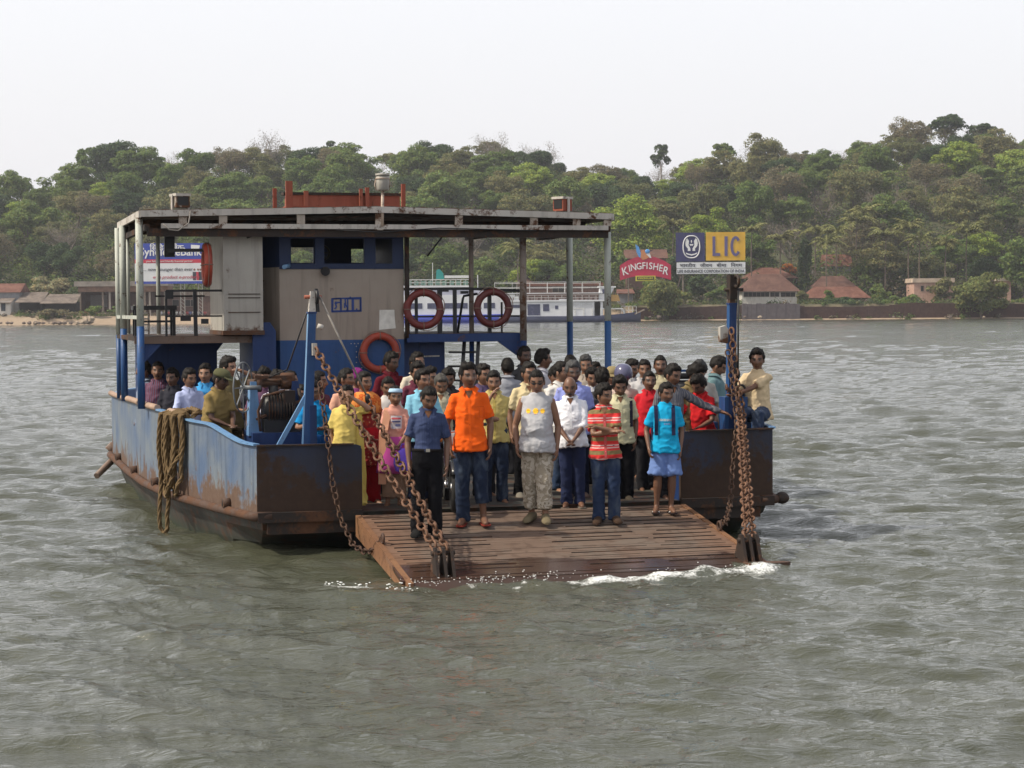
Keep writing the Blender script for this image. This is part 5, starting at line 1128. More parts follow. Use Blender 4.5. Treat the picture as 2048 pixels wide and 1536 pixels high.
PP.append(person(1.619, 2.600, 0.451, 1.569, 'young man with fringe in white vest behind lavender shirt', yaw=-10, hp=14, sk=2, vol=0.026, sh=('ss', (0.55, 0.55, 0.58), None), pt=('long', (0.02, 0.02, 0.024), None), vox=0.017))
PP.append(person(1.615, 2.000, 0.451, 1.566, 'long-haired youth in black behind the striped boy', yaw=150, sk=3, vol=0.03, sh=('ss', (0.05, 0.05, 0.06), None), pt=('long', (0.02, 0.02, 0.024), None), vox=0.017))
PP.append(person(2.103, 3.100, 0.451, 1.570, 'man wearing a khaki cap and pink shirt', yaw=-12, hp=12, sk=3, hair='cap', sh=('ss', (0.6, 0.4, 0.36), None), pt=('long', (0.02, 0.02, 0.024), None), ex=(('cap', (0.24, 0.19, 0.1)),), vox=0.017))
PP.append(person(1.839, 1.900, 0.451, 1.611, 'man wearing a glossy dark motorcycle helmet', yaw=-10, hp=4, sk=3, hair='helmet', sh=('ss', (0.55, 0.42, 0.36), None), pt=('long', (0.02, 0.02, 0.024), None), vox=0.017))
PP.append(person(2.735, 4.200, 0.451, 1.625, 'man in white shirt at the back right of the cap', yaw=10, hp=10, hy=15, sk=3, sh=('ss', (0.5, 0.48, 0.48), None), pt=('long', (0.02, 0.02, 0.024), None), vox=0.017))
PP.append(person(2.654, 3.500, 0.451, 1.641, 'man in pale grey shirt at the back, smiling', yaw=-14, hp=4, sk=2, sh=('ss', (0.45, 0.44, 0.45), None), pt=('long', (0.02, 0.02, 0.024), None), vol=0.016, vox=0.017))
PP.append(person(2.851, 3.400, 0.451, 1.696, 'moustached man in pale yellow shirt at the back', yaw=-16, sk=3, must=True, vol=0.012, sh=('ss', (0.52, 0.46, 0.3), None), pt=('long', (0.02, 0.02, 0.024), None), vox=0.017))
PP.append(person(3.036, 2.300, 0.451, 1.663, 'moustached grizzled man behind the olive shirt', yaw=-30, hy=-10, hp=6, sk=2, must=True, hc=(0.04, 0.04, 0.04), vol=0.016, sh=('ss', (0.35, 0.33, 0.3), None), pt=('long', (0.02, 0.02, 0.024), None), vox=0.017))
PP.append(person(3.414, 2.600, 0.451, 1.719, 'man bowing his head behind the right mast', yaw=60, hp=30, sk=2, vol=0.018, sh=('ss', (0.12, 0.2, 0.22), None), pt=('long', (0.02, 0.02, 0.024), None), vox=0.017))
PP.append(person(3.161, 0.620, 0.659, 1.620, 'boy in cream T-shirt and jeans sitting on the right bulwark', collar=False, yaw=-38, hy=14, hp=4, sk=3, vol=0.026, sh=('ss', (0.6, 0.47, 0.3), None), pt=('long', (0.03, 0.045, 0.085), ('denim', (0.065, 0.085, 0.12))), sit=True, a=((-0.17, -0.21, 0.7, -0.3, 0.2, -0.9), (-0.1, -0.24, 0.665, 0.7, 0.2, -0.7)), foot=None))
PP.append(person(-3.786, 6.400, 0.451, 1.633, 'man in blue-grey shirt half hidden by the corner posts', yaw=-75, sk=3, sh=('ss', (0.2, 0.24, 0.32), None), pt=('long', (0.02, 0.02, 0.024), None), vox=0.017))
PP.append(person(-3.683, 6.150, 0.451, 1.637, 'moustached man in maroon and blue striped shirt by the corner post', yaw=-18, hy=8, sk=2, must=True, vol=0.012, sh=('ss', (0.14, 0.05, 0.09), ('v', 13, ((0, (0.1, 0.035, 0.06)), (0.35, (0.24, 0.2, 0.26)), (0.5, (0.035, 0.035, 0.1)), (0.75, (0.2, 0.07, 0.1))))), pt=('long', (0.02, 0.02, 0.024), None), g=1.1, vox=0.017))
PP.append(person(-3.414, 4.000, 0.451, 1.592, 'man in pale lilac blue shirt leaning on the port bulwark', yaw=18, hy=10, hp=8, sk=2, vol=0.02, sh=('rs', (0.4, 0.45, 0.68), None), pt=('long', (0.02, 0.02, 0.024), None), a=((-0.1, -0.2, 0.6), (0.03, -0.2, 0.61)), vox=0.017))
PP.append(person(-3.179, 4.600, 0.451, 1.633, 'man in bright blue collar behind the khaki cap', yaw=-10, hy=-10, sk=1, vol=0.02, sh=('ss', (0.06, 0.3, 0.62), None), pt=('long', (0.02, 0.02, 0.024), None), vox=0.017))
PP.append(person(-3.336, 2.350, 0.451, 1.655, 'ferryman in khaki shirt and olive cap leaning on the bulwark', yaw=28, hy=20, hp=6, sk=4, hair='cap', sh=('ss', (0.23, 0.165, 0.065), None), pt=('long', (0.1, 0.08, 0.04), None), lean=10, a=((-0.02, -0.2, 0.6), (0.0, -0.22, 0.61)), g=1.15, ex=(('cap', (0.085, 0.085, 0.045)),), vox=0.017))
PP.append(person(-2.986, 3.600, 0.451, 1.746, 'crewman in khaki raising a hand to his face by the hand wheel', yaw=30, hy=15, sk=1, vol=0.026, hair='short', sh=('ss', (0.15, 0.12, 0.06), None), pt=('long', (0.06, 0.05, 0.03), None), a=((-0.03, -0.18, 0.62), (0.035, -0.13, 0.9)), vox=0.017))
PP.append(person(-2.583, 3.300, 0.451, 1.605, 'curly-haired woman behind the winch drum', yaw=5, hp=8, sk=2, hair='short', vol=0.032, sh=('ss', (0.1, 0.05, 0.09), None), hem='long', pt=('long', (0.02, 0.02, 0.024), None), vox=0.017))
PP.append(person(-2.488, 2.700, 0.451, 1.600, 'passenger in white shirt stooping behind the winch motor', yaw=10, hp=24, sk=3, vol=0.03, sh=('ss', (0.6, 0.58, 0.66), None), pt=('long', (0.02, 0.02, 0.024), None), vox=0.017))
PP.append(person(-2.268, 3.200, 0.451, 1.564, 'woman with a white shawl left of the blue mast', yaw=35, hy=20, sk=2, hair='women', sh=('ls', (0.6, 0.58, 0.56), None), hem='long', pt=('long', (0.02, 0.02, 0.024), None), vox=0.017))
PP.append(person(-2.247, 2.400, 0.451, 1.417, 'woman with a pale scarf just left of the blue mast foot', yaw=25, hy=10, hp=8, sk=2, hair='women', sh=('rs', (0.5, 0.46, 0.42), None), hem='long', pt=('long', (0.02, 0.02, 0.024), None), vox=0.017))
PP.append(person(-2.627, 3.900, 0.451, 1.530, 'man in dark shirt between the hand wheel and the winch drum', yaw=15, hy=15, sk=3, vol=0.022, sh=('ss', (0.05, 0.05, 0.07), None), pt=('long', (0.02, 0.02, 0.024), None), vox=0.017))
PP.append(person(-3.517, 5.400, 0.451, 1.563, 'passenger in black shirt between the striped and lilac shirts', yaw=-20, hy=-15, hp=8, sk=3, vol=0.02, sh=('ss', (0.03, 0.03, 0.04), None), pt=('long', (0.02, 0.02, 0.024), None), vox=0.017))
run_jobs()
# ---- things worn, carried and printed
from mathutils.bvhtree import BVHTree
def who(txt): return next(p for p in PP if txt in p['E']['label'])
def cloth_of(p, pre=('shirt', 'dress')): return next(c for c in p['E'].children if c.name.split('.')[0] in pre)
def surf(o):
    me = o.data; V, _ = arr(me); t = BVHTree.FromPolygons([tuple(v) for v in V], [tuple(q.vertices) for q in me.polygons])
    def f(x, z, back=False):
        hit = t.ray_cast(Vector((x, 1.2 if back else -1.2, z)), Vector((0, -1 if back else 1, 0)))
        return hit[0].y if hit[0] is not None else None
    return f
def printed(p, shapes, name='print', off=.003):
    """flat marks laid on the front of a shirt; shapes: (x, z, w, h, colour)"""
    f = surf(cloth_of(p)); cols = []; b = MB()
    for x, z, w, hh, c in shapes:
        if c not in cols: cols.append(c)
        nx = max(1, int(w / .02)); nz = max(1, int(hh / .02)); V = []; ok = True
        for j in range(nz + 1):
            for i in range(nx + 1):
                xx = x + w * (i / nx - .5); zz = z + hh * (j / nz - .5); y = f(xx, zz)
                if y is None: ok = False; y = 0
                V.append((xx, y - off, zz))
        if ok: b.add(V, [(j * (nx + 1) + i, j * (nx + 1) + i + 1, (j + 1) * (nx + 1) + i + 1, (j + 1) * (nx + 1) + i) for j in range(nz) for i in range(nx)], cols.index(c), True)
    if b.n: b.build(name, [M_cloth(c) for c in cols], p['E'])
def disc(x, z, r, c, rz_=1.0, n=7):
    return [(x, z + r * rz_ * (2 * (j + .5) / n - 1), 2 * r * sqrt(max(.02, 1 - (2 * (j + .5) / n - 1) ** 2)), 2 * r * rz_ / n * 1.04, c) for j in range(n)]
def strap(p, pts, w, t, f, mat, name, parent=None):
    """a webbing band lying on the clothes: pts are (x, z, back?)"""
    b = MB(); V = []
    for x, z, bk in pts:
        y = f(x, z, bk); y = (0 if y is None else y) + (.008 if bk else -.008); V.append(Vector((x, y, z)))
    R = []
    for i, q in enumerate(V):
        R.append([(q.x - w / 2, q.y - t, q.z), (q.x + w / 2, q.y - t, q.z), (q.x + w / 2, q.y + t, q.z), (q.x - w / 2, q.y + t, q.z)])
    b.rings(R, 0, False); return b.build(name, mat, parent or p['E'])
for p in PP:
    if not p['collar'] or p['vox'] > .015: continue
    h = p['h']; k = p['scol']; g_ = p['g']; bl = p['lean']
    if bl: continue
    n = 6; S_ = [(0, (.832 - .0075 * q) * h, (.050 - .0085 * q) * h, .0078 * h, mul(p['skin'], .85)) for q in range(n)]
    printed(p, S_, 'neck_opening', .004)
    z0 = .47 * h if p['hem'] == 'out' else .585 * h; z1 = .785 * h
    printed(p, [(.0, (z0 + z1) / 2, .030, (z1 - z0), mul(k, .93))], 'placket', .0035)
    f_ = [(.0, z0 + (z1 - z0) * q / 6.0, .009, .009, mul(k, .5) if sum(k) > .9 else mul(k, 1.8)) for q in range(1, 6)] + [(.062 * h, .735 * h, .058 * h, .004, mul(k, .7)), (.062 * h, .70 * h, .004, .05 * h, mul(k, .75)), (.091 * h, .70 * h, .003, .065 * h, mul(k, .75)), (.034 * h, .70 * h, .003, .065 * h, mul(k, .75)), (.062 * h, .667 * h, .058 * h, .003, mul(k, .75))]
    printed(p, f_, 'shirt_stitching', .005)
    if p['hem'] == 'in':
        b = MB(); b.rings([ell((0, 0, z * h), .0955 * h * g_ + .011, .074 * h * g_ + .011, 28) for z in (.566, .585)]); b.build('belt', M_cloth((.012, .010, .010)), p['E']); b = MB(); yb = -(.074 * h * g_ + .014); b.box((-.022, yb - .004, .566 * h), (.022, yb + .006, .586 * h)); b.build('buckle', plain('dull_buckle', (.3, .28, .24), .35, .1), p['E'])
p = who('turquoise T-shirt and blue'); h = p['h']; S_ = []
for i, wd in enumerate((.011, .010, .008, .010, .010, .008, .010, .010, .008, .010)): S_.append(((-.078 + .0175 * i), .715 * h, wd, .026, (.50, .46, .38) if i % 2 else (.40, .40, .42)))
for i in range(4): S_.append((-.02 + .02 * i, .685 * h, .012, .016, (.20, .22, .40)))
printed(p, S_)
p = who('sleeveless top and pale'); h = p['h']; S_ = []
for x, r in ((-.085, .026), (.0, .032), (.078, .026)): S_ += disc(x, .735 * h - .006, r, (.85, .50, .05), .95); S_.append((x, .735 * h - .004, r * 1.5, .007, (.45, .18, .02)))
for x, r in ((-.085, .026), (.0, .032), (.078, .026)): S_.append((x, .735 * h - .006 - r, r * 1.4, .007, (.70, .45, .35)))
printed(p, S_, off=.004)
b = MB(); h = p['h']; hx = p['headxf']                    # dark glasses
for sg in (-1, 1): b.ball((sg * .031, -.088, .008), (.019, .006, .012), 10, 6); b.bar((sg * .05, -.084, .012), (sg * .074, -.0, .012), .006, .005)
b.bar((-.015, -.094, .012), (.015, -.094, .012), .006, .005); b.v = [hx(np.concatenate(b.v))]; b.build('glasses', M_black, p['E'])
for key, cm, wd in (('turquoise T-shirt and blue', (.016, .018, .05), .042), ('dark backpack straps', (.022, .02, .035), .038)):
    p = who(key); h = p['h']; f = surf(cloth_of(p)); loc = p['E'].location
    e = tag(empty('backpack', loc, p['E'].rotation_euler[2]), 'dark navy backpack on the back of the turquoise T-shirt boy' if 'turq' in key else 'black backpack worn by the young man in cream shirt', 'backpack', 'backpacks')
    for sg in (-1, 1):
        x0 = .066 * h
        strap(p, [(sg * x0, z * h, False) for z in np.linspace(.827, .60, 9)], wd, .006, f, M_cloth(cm), 'strap', e)
    b = MB(); yb = f(0, .7 * h, True) or .1; b.rings([ell((0, yb + .075, z * h), .135 * k, .075 * k, 20, 3.2) for z, k in ((.53, .8), (.56, 1), (.66, 1.05), (.76, 1), (.80, .8), (.815, .4))]); b.build('pack', M_cloth(cm), e)
p = who('pale blue headband'); h = p['h']; hx = p['headxf']
b = MB(); b.rings([[tuple(q) for q in hx(np.array([(.079 * k * cos(t), .004 + .100 * k * sin(t), z - .25 * (.1 * sin(t)) * -1 * .0 + .012 * -sin(t)) for t in np.linspace(0, 2 * pi, 25)[:-1]]))] for z, k in ((.052, 1.03), (.066, 1.04), (.088, .93), (.096, .86))]); b.build('headband', M_cloth((.40, .58, .76)), p['E'])
b = MB(); b.rings([ell((0, 0, z * h), a_ * h, c_ * h) for z, a_, c_ in ((.29, .150, .115), (.37, .138, .107), (.45, .124, .097), (.52, .113, .09), (.59, .094, .074))]); b.build('skirt', M_cloth((.46, .07, .30)), p['E'])
f = surf(cloth_of(p)); strap(p, [(-.085 - .012 * i, z * h, False) for i, z in enumerate(np.linspace(.825, .60, 6))], .085, .006, f, M_cloth((.66, .34, .22)), 'scarf')
b = MB(); b.plate([(-.19, -.10, .20 * h), (-.10, -.115, .20 * h), (-.11, -.11, .62 * h), (-.19, -.085, .62 * h)], (0, 1, 0), .02); b.build('scarf_end', M_cloth((.66, .34, .22)), p['E'])
S_ = [(.01, .71 * h, .13, .15, (.60, .56, .58))]; printed(p, S_, 'shirt_panel'); printed(p, [(.01, .74 * h, .11, .02, (.55, .10, .12)), (.01, .715 * h, .10, .018, (.10, .10, .22)), (.03, .685 * h, .06, .03, (.20, .22, .40)), (-.02, .665 * h, .03, .03, (.35, .33, .40))], 'print', .006)
p = who('orange shawl'); h = p['h']; f = surf(cloth_of(p))
b = MB(); b.rings([ell((0, -.006, z * h), a_ * h + .022, c_ * h + .022, 26, 2.2, tl) for z, a_, c_, tl in ((.70, .11, .08, .02), (.74, .112, .083, .02), (.79, .112, .08, .0), (.825, .085, .06, 0), (.85, .045, .045, 0))]); b.build('shawl', M_cloth((.62, .15, .03), ('floral', 20, ((0, (.60, .14, .03)), (.4, (.48, .09, .02)), (.55, (.66, .24, .06))))), p['E'])
p = who('yellow dress'); h = p['h']; f = surf(cloth_of(p))
b = MB(); b.plate([(.10, -.13, .78 * h), (.16, -.10, .80 * h), (.215, -.115, .30 * h), (.205, -.10, .06 * h), (.10, -.15, .06 * h), (.09, -.16, .45 * h)], (0, 1, 0), .025); b.build('sari_drape', M_cloth((.58, .44, .11)), p['E'])
p = who('pale lilac'); 
q = fw(-1.22, .42, 0)
e = tag(empty('bag', fw(-1.36, .42, 1.03), FE_TH), 'violet plastic bag held in front of the light blue shirt', 'bag')
b = MB(); b.rings([ell((.0, 0, z), a_, c_, 20, 2.2) for z, a_, c_ in ((-.13, .06, .04), (-.11, .11, .06), (-.02, .135, .07), (.07, .12, .06), (.12, .07, .04), (.15, .03, .025))]); o = b.build('pouch', M_cloth((.17, .10, .62)), e); b = MB(); b.tube([(-.05, 0, .13), (-.03, 0, .2), (.03, 0, .2), (.05, 0, .13)], .008, 6); b.build('handle', M_cloth((.17, .10, .62)), e)
# ---- motorcycle at the head of the ramp
def motorcycle(u, v, yaw, label, tank):
    e = tag(empty('motorcycle', fw(u, v, .4505), FE_TH + radians(yaw)), label, 'motorcycle')
    chrome = plain('chrome', (.55, .55, .55), .18, .1, 8, 0, 60, 1.0); rub = plain('tyre_rubber', (.015, .015, .015), .8, .3, 20)
    for y, nm in ((-.62, 'front_wheel'), (.66, 'rear_wheel')):
        b = MB(); b.torus((0, y, .295), (1, 0, 0), .245, .048, 36, 10); w = b.build(nm, rub, e)
        b = MB(); b.torus((0, y, .295), (1, 0, 0), .205, .020, 36, 8); b.cyl((-.05, y, .295), (.05, y, .295), .055, 16)
        for k in range(18):
            t = k * pi / 9; b.bar((.02 * (-1) ** k, y, .295), (0, y + .2 * cos(t), .295 + .2 * sin(t)), .005, .005)
        b.build('rim', chrome, w)
    b = MB()
    for sx in (-.095, .095): b.tube([(sx, -.61, .295), (sx, -.60, .36)], .024, 10); b.tube([(sx, -.60, .36), (sx, -.44, .86)], .018, 10)
    b.build('fork', chrome, e)
    b = MB(); R = []
    for t in np.linspace(radians(20), radians(150), 12): R.append([(x, -.62 + (.315 + dz) * cos(t), .295 + (.315 + dz) * sin(t)) for x, dz in ((-.06, -.03), (-.045, .006), (0, .014), (.045, .006), (.06, -.03), (0, .004))])
    b.rings(R); b.build('mudguard', plain('black_mudguard', (.014, .014, .016), .25, .1), e)
    b = MB(); b.tube([(0, -.62, .86), (0, -.57, .865), (0, -.48, .86)], [.082, .085, .04], 18); hl = b.build('headlight', chrome, e)
    b = MB(); b.ball((0, -.622, .86), (.074, .012, .074), 16, 8); b.build('lens', plain('headlight_glass', (.5, .5, .5), .1, .1), hl)
    b = MB(); b.box((-.10, -.60, .70), (.10, -.585, .765)); pl = b.build('number_plate', plain('plate_white', (.6, .6, .56), .5, .1), e)
    b = MB()
    for x in (-.07, -.045, -.015, .01, .035, .06): b.box((x, -.604, .715), (x + .016, -.601, .75))
    b.build('plate_marks', M_black, pl)
    b = MB(); b.tube([(-.36, -.30, 1.0), (-.22, -.40, .99), (-.1, -.44, .93), (.1, -.44, .93), (.22, -.40, .99), (.36, -.30, 1.0)], .013, 8); b.cyl((-.40, -.28, 1.0), (-.3, -.34, 1.0), .02, 10, 1); b.cyl((.40, -.28, 1.0), (.3, -.34, 1.0), .02, 10, 1)
    for s_ in (-1, 1): b.tube([(s_ * .24, -.40, .99), (s_ * .29, -.42, 1.14)], .006, 6); b.ball((s_ * .29, -.42, 1.17), (.05, .015, .035), 10, 6, 1); b.ball((s_ * .15, -.5, .84), .03, 8, 6, 2)
    b.build('handlebar', [chrome, M_black, plain('amber_lens', (.45, .15, .02), .2)], e)
    b = MB(); b.rings([[(a_ * .13 * cos(t) , y, .78 + a_ * (.10 if sin(t) > 0 else .05) * sin(t)) for t in np.linspace(0, 2 * pi, 19)[:-1]] for y, a_ in ((-.36, .5), (-.3, .9), (-.1, 1.05), (.05, .8), (.1, .5))]); b.build('tank', plain('tank_paint', tank, .25, .1), e)
    b = MB(); b.rings([[(a_ * .12 * cos(t), y, .76 + (.06 if sin(t) > 0 else .03) * sin(t)) for t in np.linspace(0, 2 * pi, 15)[:-1]] for y, a_ in ((.05, .6), (.15, 1), (.5, 1.1), (.75, .9), (.8, .6))]); b.build('seat', M_black, e)
    b = MB(); b.box((-.11, -.25, .25), (.11, .2, .60)); b.bar((0, -.42, .85), (0, -.2, .3), .05, .05); b.bar((0, -.4, .8), (0, .7, .68), .05, .05); b.bar((0, .1, .3), (0, .66, .295), .06, .06)
    for z in np.linspace(.42, .6, 6): b.box((-.13, -.28, z), (.13, -.02, z + .012))
    b.build('engine', plain('engine_grey', (.12, .12, .12), .45, .3), e)
    b = MB(); b.tube([(.1, -.2, .4), (.13, -.28, .3), (.15, 0, .24), (.16, .4, .27), (.16, .85, .33)], [.018, .02, .022, .035, .035], 10); b.build('exhaust', chrome, e)
motorcycle(-.76, .60, -10, 'black motorcycle with chrome fork between the dark blue and orange shirts', (.02, .02, .022))
# ------------------------------------------------------------------ far bank: buildings, signs, boats
def gz(X, Y): return float(ground(np.array([X]), np.array([Y]))[0])
def text(body, size, mat, parent, loc, ext=.03, name='lettering', align='CENTER', bold=0.0, sx=1.0, shear=0.0, font=None):
    cu = bpy.data.curves.new('t', 'FONT'); cu.body = body; cu.size = size; cu.extrude = ext; cu.align_x = align; cu.align_y = 'CENTER'; cu.offset = bold; cu.shear = shear; cu.resolution_u = 3
    o = bpy.data.objects.new('t', cu); COL.objects.link(o); bpy.context.view_layer.update()
    me = bpy.data.meshes.new_from_object(o.evaluated_get(bpy.context.evaluated_depsgraph_get())); me.name = name; me.materials.clear(); me.materials.append(mat)
    bpy.data.objects.remove(o); bpy.data.curves.remove(cu)
    V, _ = arr(me); V = np.stack([V[:, 0] * sx, -V[:, 2], V[:, 1]], 1)
    me.vertices.foreach_set('co', V.astype(np.float32).ravel()); me.update()
    return link(name, me, parent, loc)
def tiles(name, c, c2):
    g = G(name); ob = g.obj(); w = g.n('ShaderNodeTexWave', wave_type='BANDS', bands_direction='X'); w.inputs['Scale'].default_value = 3.0; w.inputs['Distortion'].default_value = .6; g.l(ob, w.inputs[0])
    n = g.noise(.55, 8, ob, .5); col = g.mix(g.ramp(n, [(.38, 0), (.64, 1)]), c, c2); col = g.mix(g.math('MULTIPLY', g.ramp(g.noise(1.8, 6), [(.55, 0), (.7, 1)]), .6), col, mul(c, .45))
    return g.fin(col, .9, g.bump(w.outputs['Fac'], .5, .06), 0, .2)
T_red = tiles('red_clay_tiles', (.135, .058, .042), (.20, .098, .072)); T_brown = tiles('brown_clay_tiles', (.105, .055, .044), (.16, .088, .068)); T_dull = tiles('dull_asbestos_sheets', (.13, .105, .09), (.22, .18, .15))
W_white = paint('stained_whitewash', (.50, .47, .43), .10, 1.2, .4, None, .85, (.60, .58, .54), .5); W_grey = paint('grey_plaster', (.19, .19, .20), .15, 1, .3, None, .9); W_pink = paint('pink_plaster', (.40, .24, .19), .12, .8, .4, None, .85, (.50, .33, .26), .5)
W_brick = paint('brick_red_wall', (.085, .045, .036), .2, .8, .3, None, .9, (.12, .068, .054)); W_dark = plain('dark_interior', (.014, .012, .011), .9, .3, 1)
W_stone = paint('laterite_stone', (.052, .026, .021), .3, .6, .3, None, .95, (.08, .045, .036), .6); M_timber = plain('weathered_timber', (.20, .16, .13), .85, .3, 2)
def px(x0, x1, Y): return (x1 - x0) * Y / F_PX
def house(label, x0, x1, ye, yr, yb, Y, depth, wall, roofm, kind='hip', over=.6, win=(), door=None, cat='house', name='house', ridge=.5, skew=0):
    """x0,x1: wall edges; ye eave, yr ridge, yb foot, as seen in the photograph at depth Y"""
    a = at(x0, ye, Y); c = at(x1, ye, Y); X0, X1 = a.x, c.x; Xm = (X0 + X1) / 2; zb = min(at((x0 + x1) / 2, yb, Y).z, gz(Xm, Y)) ; ze = at((x0 + x1) / 2, ye, Y).z; zr = at((x0 + x1) / 2, yr, Y + depth / 2).z
    e = tag(empty(name, (Xm, Y, 0)), label, cat); w = (X1 - X0) / 2
    b = MB(); b.box((-w, 0, zb - 1.5), (w, depth, ze)); b.build('wall', wall, e)
    b = MB(); o = over
    if kind == 'hip':
        r = max(.3, w - depth * .5 * ridge * 1.6)
        V = [(-w - o, -o, ze - .1), (w + o, -o, ze - .1), (w + o, depth + o, ze - .1), (-w - o, depth + o, ze - .1), (-r, depth / 2, zr), (r, depth / 2, zr)]
        b.add(V, [(0, 1, 5, 4), (1, 2, 5), (2, 3, 4, 5), (3, 0, 4), (0, 3, 2, 1)])
    elif kind == 'gable':
        V = [(-w - o, -o, ze - .1), (w + o, -o, ze - .1), (w + o, depth + o, ze - .1), (-w - o, depth + o, ze - .1), (-w - o, depth / 2, zr), (w + o, depth / 2, zr)]
        b.add(V, [(0, 1, 5, 4), (1, 2, 5), (2, 3, 4, 5), (3, 0, 4), (0, 3, 2, 1)])
    elif kind == 'lean':
        V = [(-w - o, -o * 2, ze - .25), (w + o, -o * 2, ze - .25), (w + o * .4, depth, zr), (-w - o * .4, depth, zr)]; V += [(x, y, z - .15) for x, y, z in V]
        b.add(V, [(0, 1, 2, 3), (7, 6, 5, 4), (0, 4, 5, 1), (1, 5, 6, 2), (2, 6, 7, 3), (3, 7, 4, 0)])
    else: b.box((-w - o, -o, ze), (w + o, depth + o, zr))
    b.build('roof', roofm, e)
    for wx0, wx1, wy0, wy1 in win:
        p = at(wx0, wy0, Y); q = at(wx1, wy1, Y); b = MB(); b.box((p.x - Xm, -.05, q.z), (q.x - Xm, .04, p.z)); f = b.build('window', W_dark, e)
        b = MB(); t = .09
        b.box((p.x - Xm - t, -.09, q.z - t), (q.x - Xm + t, -.052, q.z)); b.box((p.x - Xm - t, -.09, p.z), (q.x - Xm + t, -.052, p.z + t)); b.box((p.x - Xm - t, -.09, q.z), (p.x - Xm, -.052, p.z)); b.box((q.x - Xm, -.09, q.z), (q.x - Xm + t, -.052, p.z))
        n = max(1, int((q.x - p.x) / .9))
        for k in range(1, n): xx = p.x - Xm + (q.x - p.x) * k / n; b.box((xx - .05, -.085, q.z), (xx + .05, -.053, p.z))
        b.build('frame', M_timber, f)
    if door:
        p = at(door[0], door[2], Y); q = at(door[1], door[3], Y); b = MB(); b.box((p.x - Xm, -.06, q.z), (q.x - Xm, .03, p.z)); b.build('door', plain('weathered_door', (.035, .045, .06), .7), e)
    return e
house('grey plastered house with red tiled gable at the left shore edge', -14, 38, 584, 567, 626, 452, 9, W_grey, T_red, 'gable', .4, (), (3, 12, 602, 622))
house('small white outhouse with dark doorway in front of the grey house', -6, 21, 603, 596, 624, 447, 4, W_white, T_dull, 'lean', .3, (), (2, 11, 606, 622), 'outhouse', 'outhouse')
house('low dark shed with pale eave left of the pale bush', 40, 82, 602, 584, 622, 450, 6, W_dark, T_dull, 'lean', .8, (), None, 'shed', 'shed')
house('low dark shed with wide sheet roof beside the open concrete shed', 90, 148, 604, 588, 622, 449, 6, W_dark, T_dull, 'lean', .8, (), None, 'shed', 'shed')
# open concrete shed behind the billboard
e = tag(empty('open_shed', (at(240, 600, 458).x, 458, 0)), 'long open-fronted concrete shed with pillars behind the sand', 'shed'); Y = 458; X0 = e.location.x
b = MB(); p, q = at(158, 584, Y), at(336, 616, Y); b.box((p.x - X0, 5, q.z - 1), (q.x - X0, 5.4, p.z)); b.box((p.x - X0, 0, q.z - 1), (p.x - X0 + .4, 5, p.z)); b.build('back_wall', W_brick, e)
b = MB(); p, q = at(150, 563, Y), at(338, 572, Y); b.box((p.x - X0, -1.2, q.z), (q.x - X0, 6, p.z)); p, q = at(158, 573, Y), at(338, 583, Y); b.box((p.x - X0, -.9, q.z), (q.x - X0, 5.4, p.z), 1); b.build('roof', [plain('grey_concrete', (.26, .23, .20), .9, .3, .5), plain('brown_beam', (.19, .115, .08), .9, .3, 1)], e)
for x in (161, 206, 220, 251, 258, 290, 300, 330): b = MB(); p = at(x, 584, Y); b.box((p.x - X0 - .22, -.5, gz(p.x, Y) - 1), (p.x - X0 + .22, -.1, p.z)); b.build('pillar', M_timber if x % 4 else plain('pale_pillar', (.3, .27, .24), .9), e)
b = MB(); p, q = at(172, 590, Y), at(206, 614, Y); b.box((p.x - X0, 4.8, q.z), (q.x - X0, 4.98, p.z)); b.build('inner_panel', plain('grey_panel', (.18, .17, .17), .9), e)
b = MB()
for k in range(60): b.ball((random.uniform(px(240, 170, Y), px(240, 195, Y)), -1.5 + random.uniform(-.5, .5), gz(X0, Y) + random.uniform(0, .8)), random.uniform(.15, .35), 6, 5)
tag(b.build('brick_rubble', plain('brick_rubble', (.28, .10, .06), .9, .4, 3), None, (X0, Y, 0)), 'heap of red brick rubble in front of the open concrete shed', 'rubble')
house('low brown building with railings right of the billboard legs', 335, 445, 592, 580, 622, 462, 6, W_brick, T_dull, 'flat', .3, ((345, 358, 600, 612), (370, 392, 600, 612)), None, 'building', 'building')
# bank hoarding
def sign_board(name, label, x0, x1, y0, y1, Y, mat):
    p, q = at(x0, y0, Y), at(x1, y1, Y); e = tag(empty(name, ((p.x + q.x) / 2, Y, (p.z + q.z) / 2)), label, 'billboard'); w, hh = (q.x - p.x) / 2, (p.z - q.z) / 2
    return e, w, hh
S_blue = plain('sign_blue', (.020, .050, .34), .5, .12, .3); S_white = plain('sign_white', (.66, .67, .68), .5, .06, .5); S_red = plain('sign_red', (.50, .022, .05), .5, .1, .5); S_navy = plain('sign_navy', (.022, .022, .10), .6, .2, .4); S_yel = plain('sign_yellow', (.62, .36, .025), .6, .15, .4); S_pale = plain('sign_pale_text', (.72, .72, .72), .5, .05); S_ink = plain('sign_ink', (.03, .03, .045), .6); S_redink = plain('sign_red_ink', (.45, .03, .06), .6)
Y = 445; e, w, hh = sign_board('billboard', 'large blue and white bank billboard reading SyndicateBank on lattice legs', 269, 409, 487, 567, Y, None)
b = MB(); b.box((-w, 0, -hh + .55), (w, .25, hh * .22 - .9)); b.build('white_panel', S_white, e)
b = MB(); b.box((-w, 0, hh * .22 - .05), (w, .25, hh)); b.box((-w, -.004, -hh), (w, .25, -hh + .55)); b.build('blue_panel', S_blue, e)
b = MB(); b.box((-w, -.006, hh * .22 - .9), (w, .25, hh * .22 - .05)); b.build('red_stripe', S_red, e)
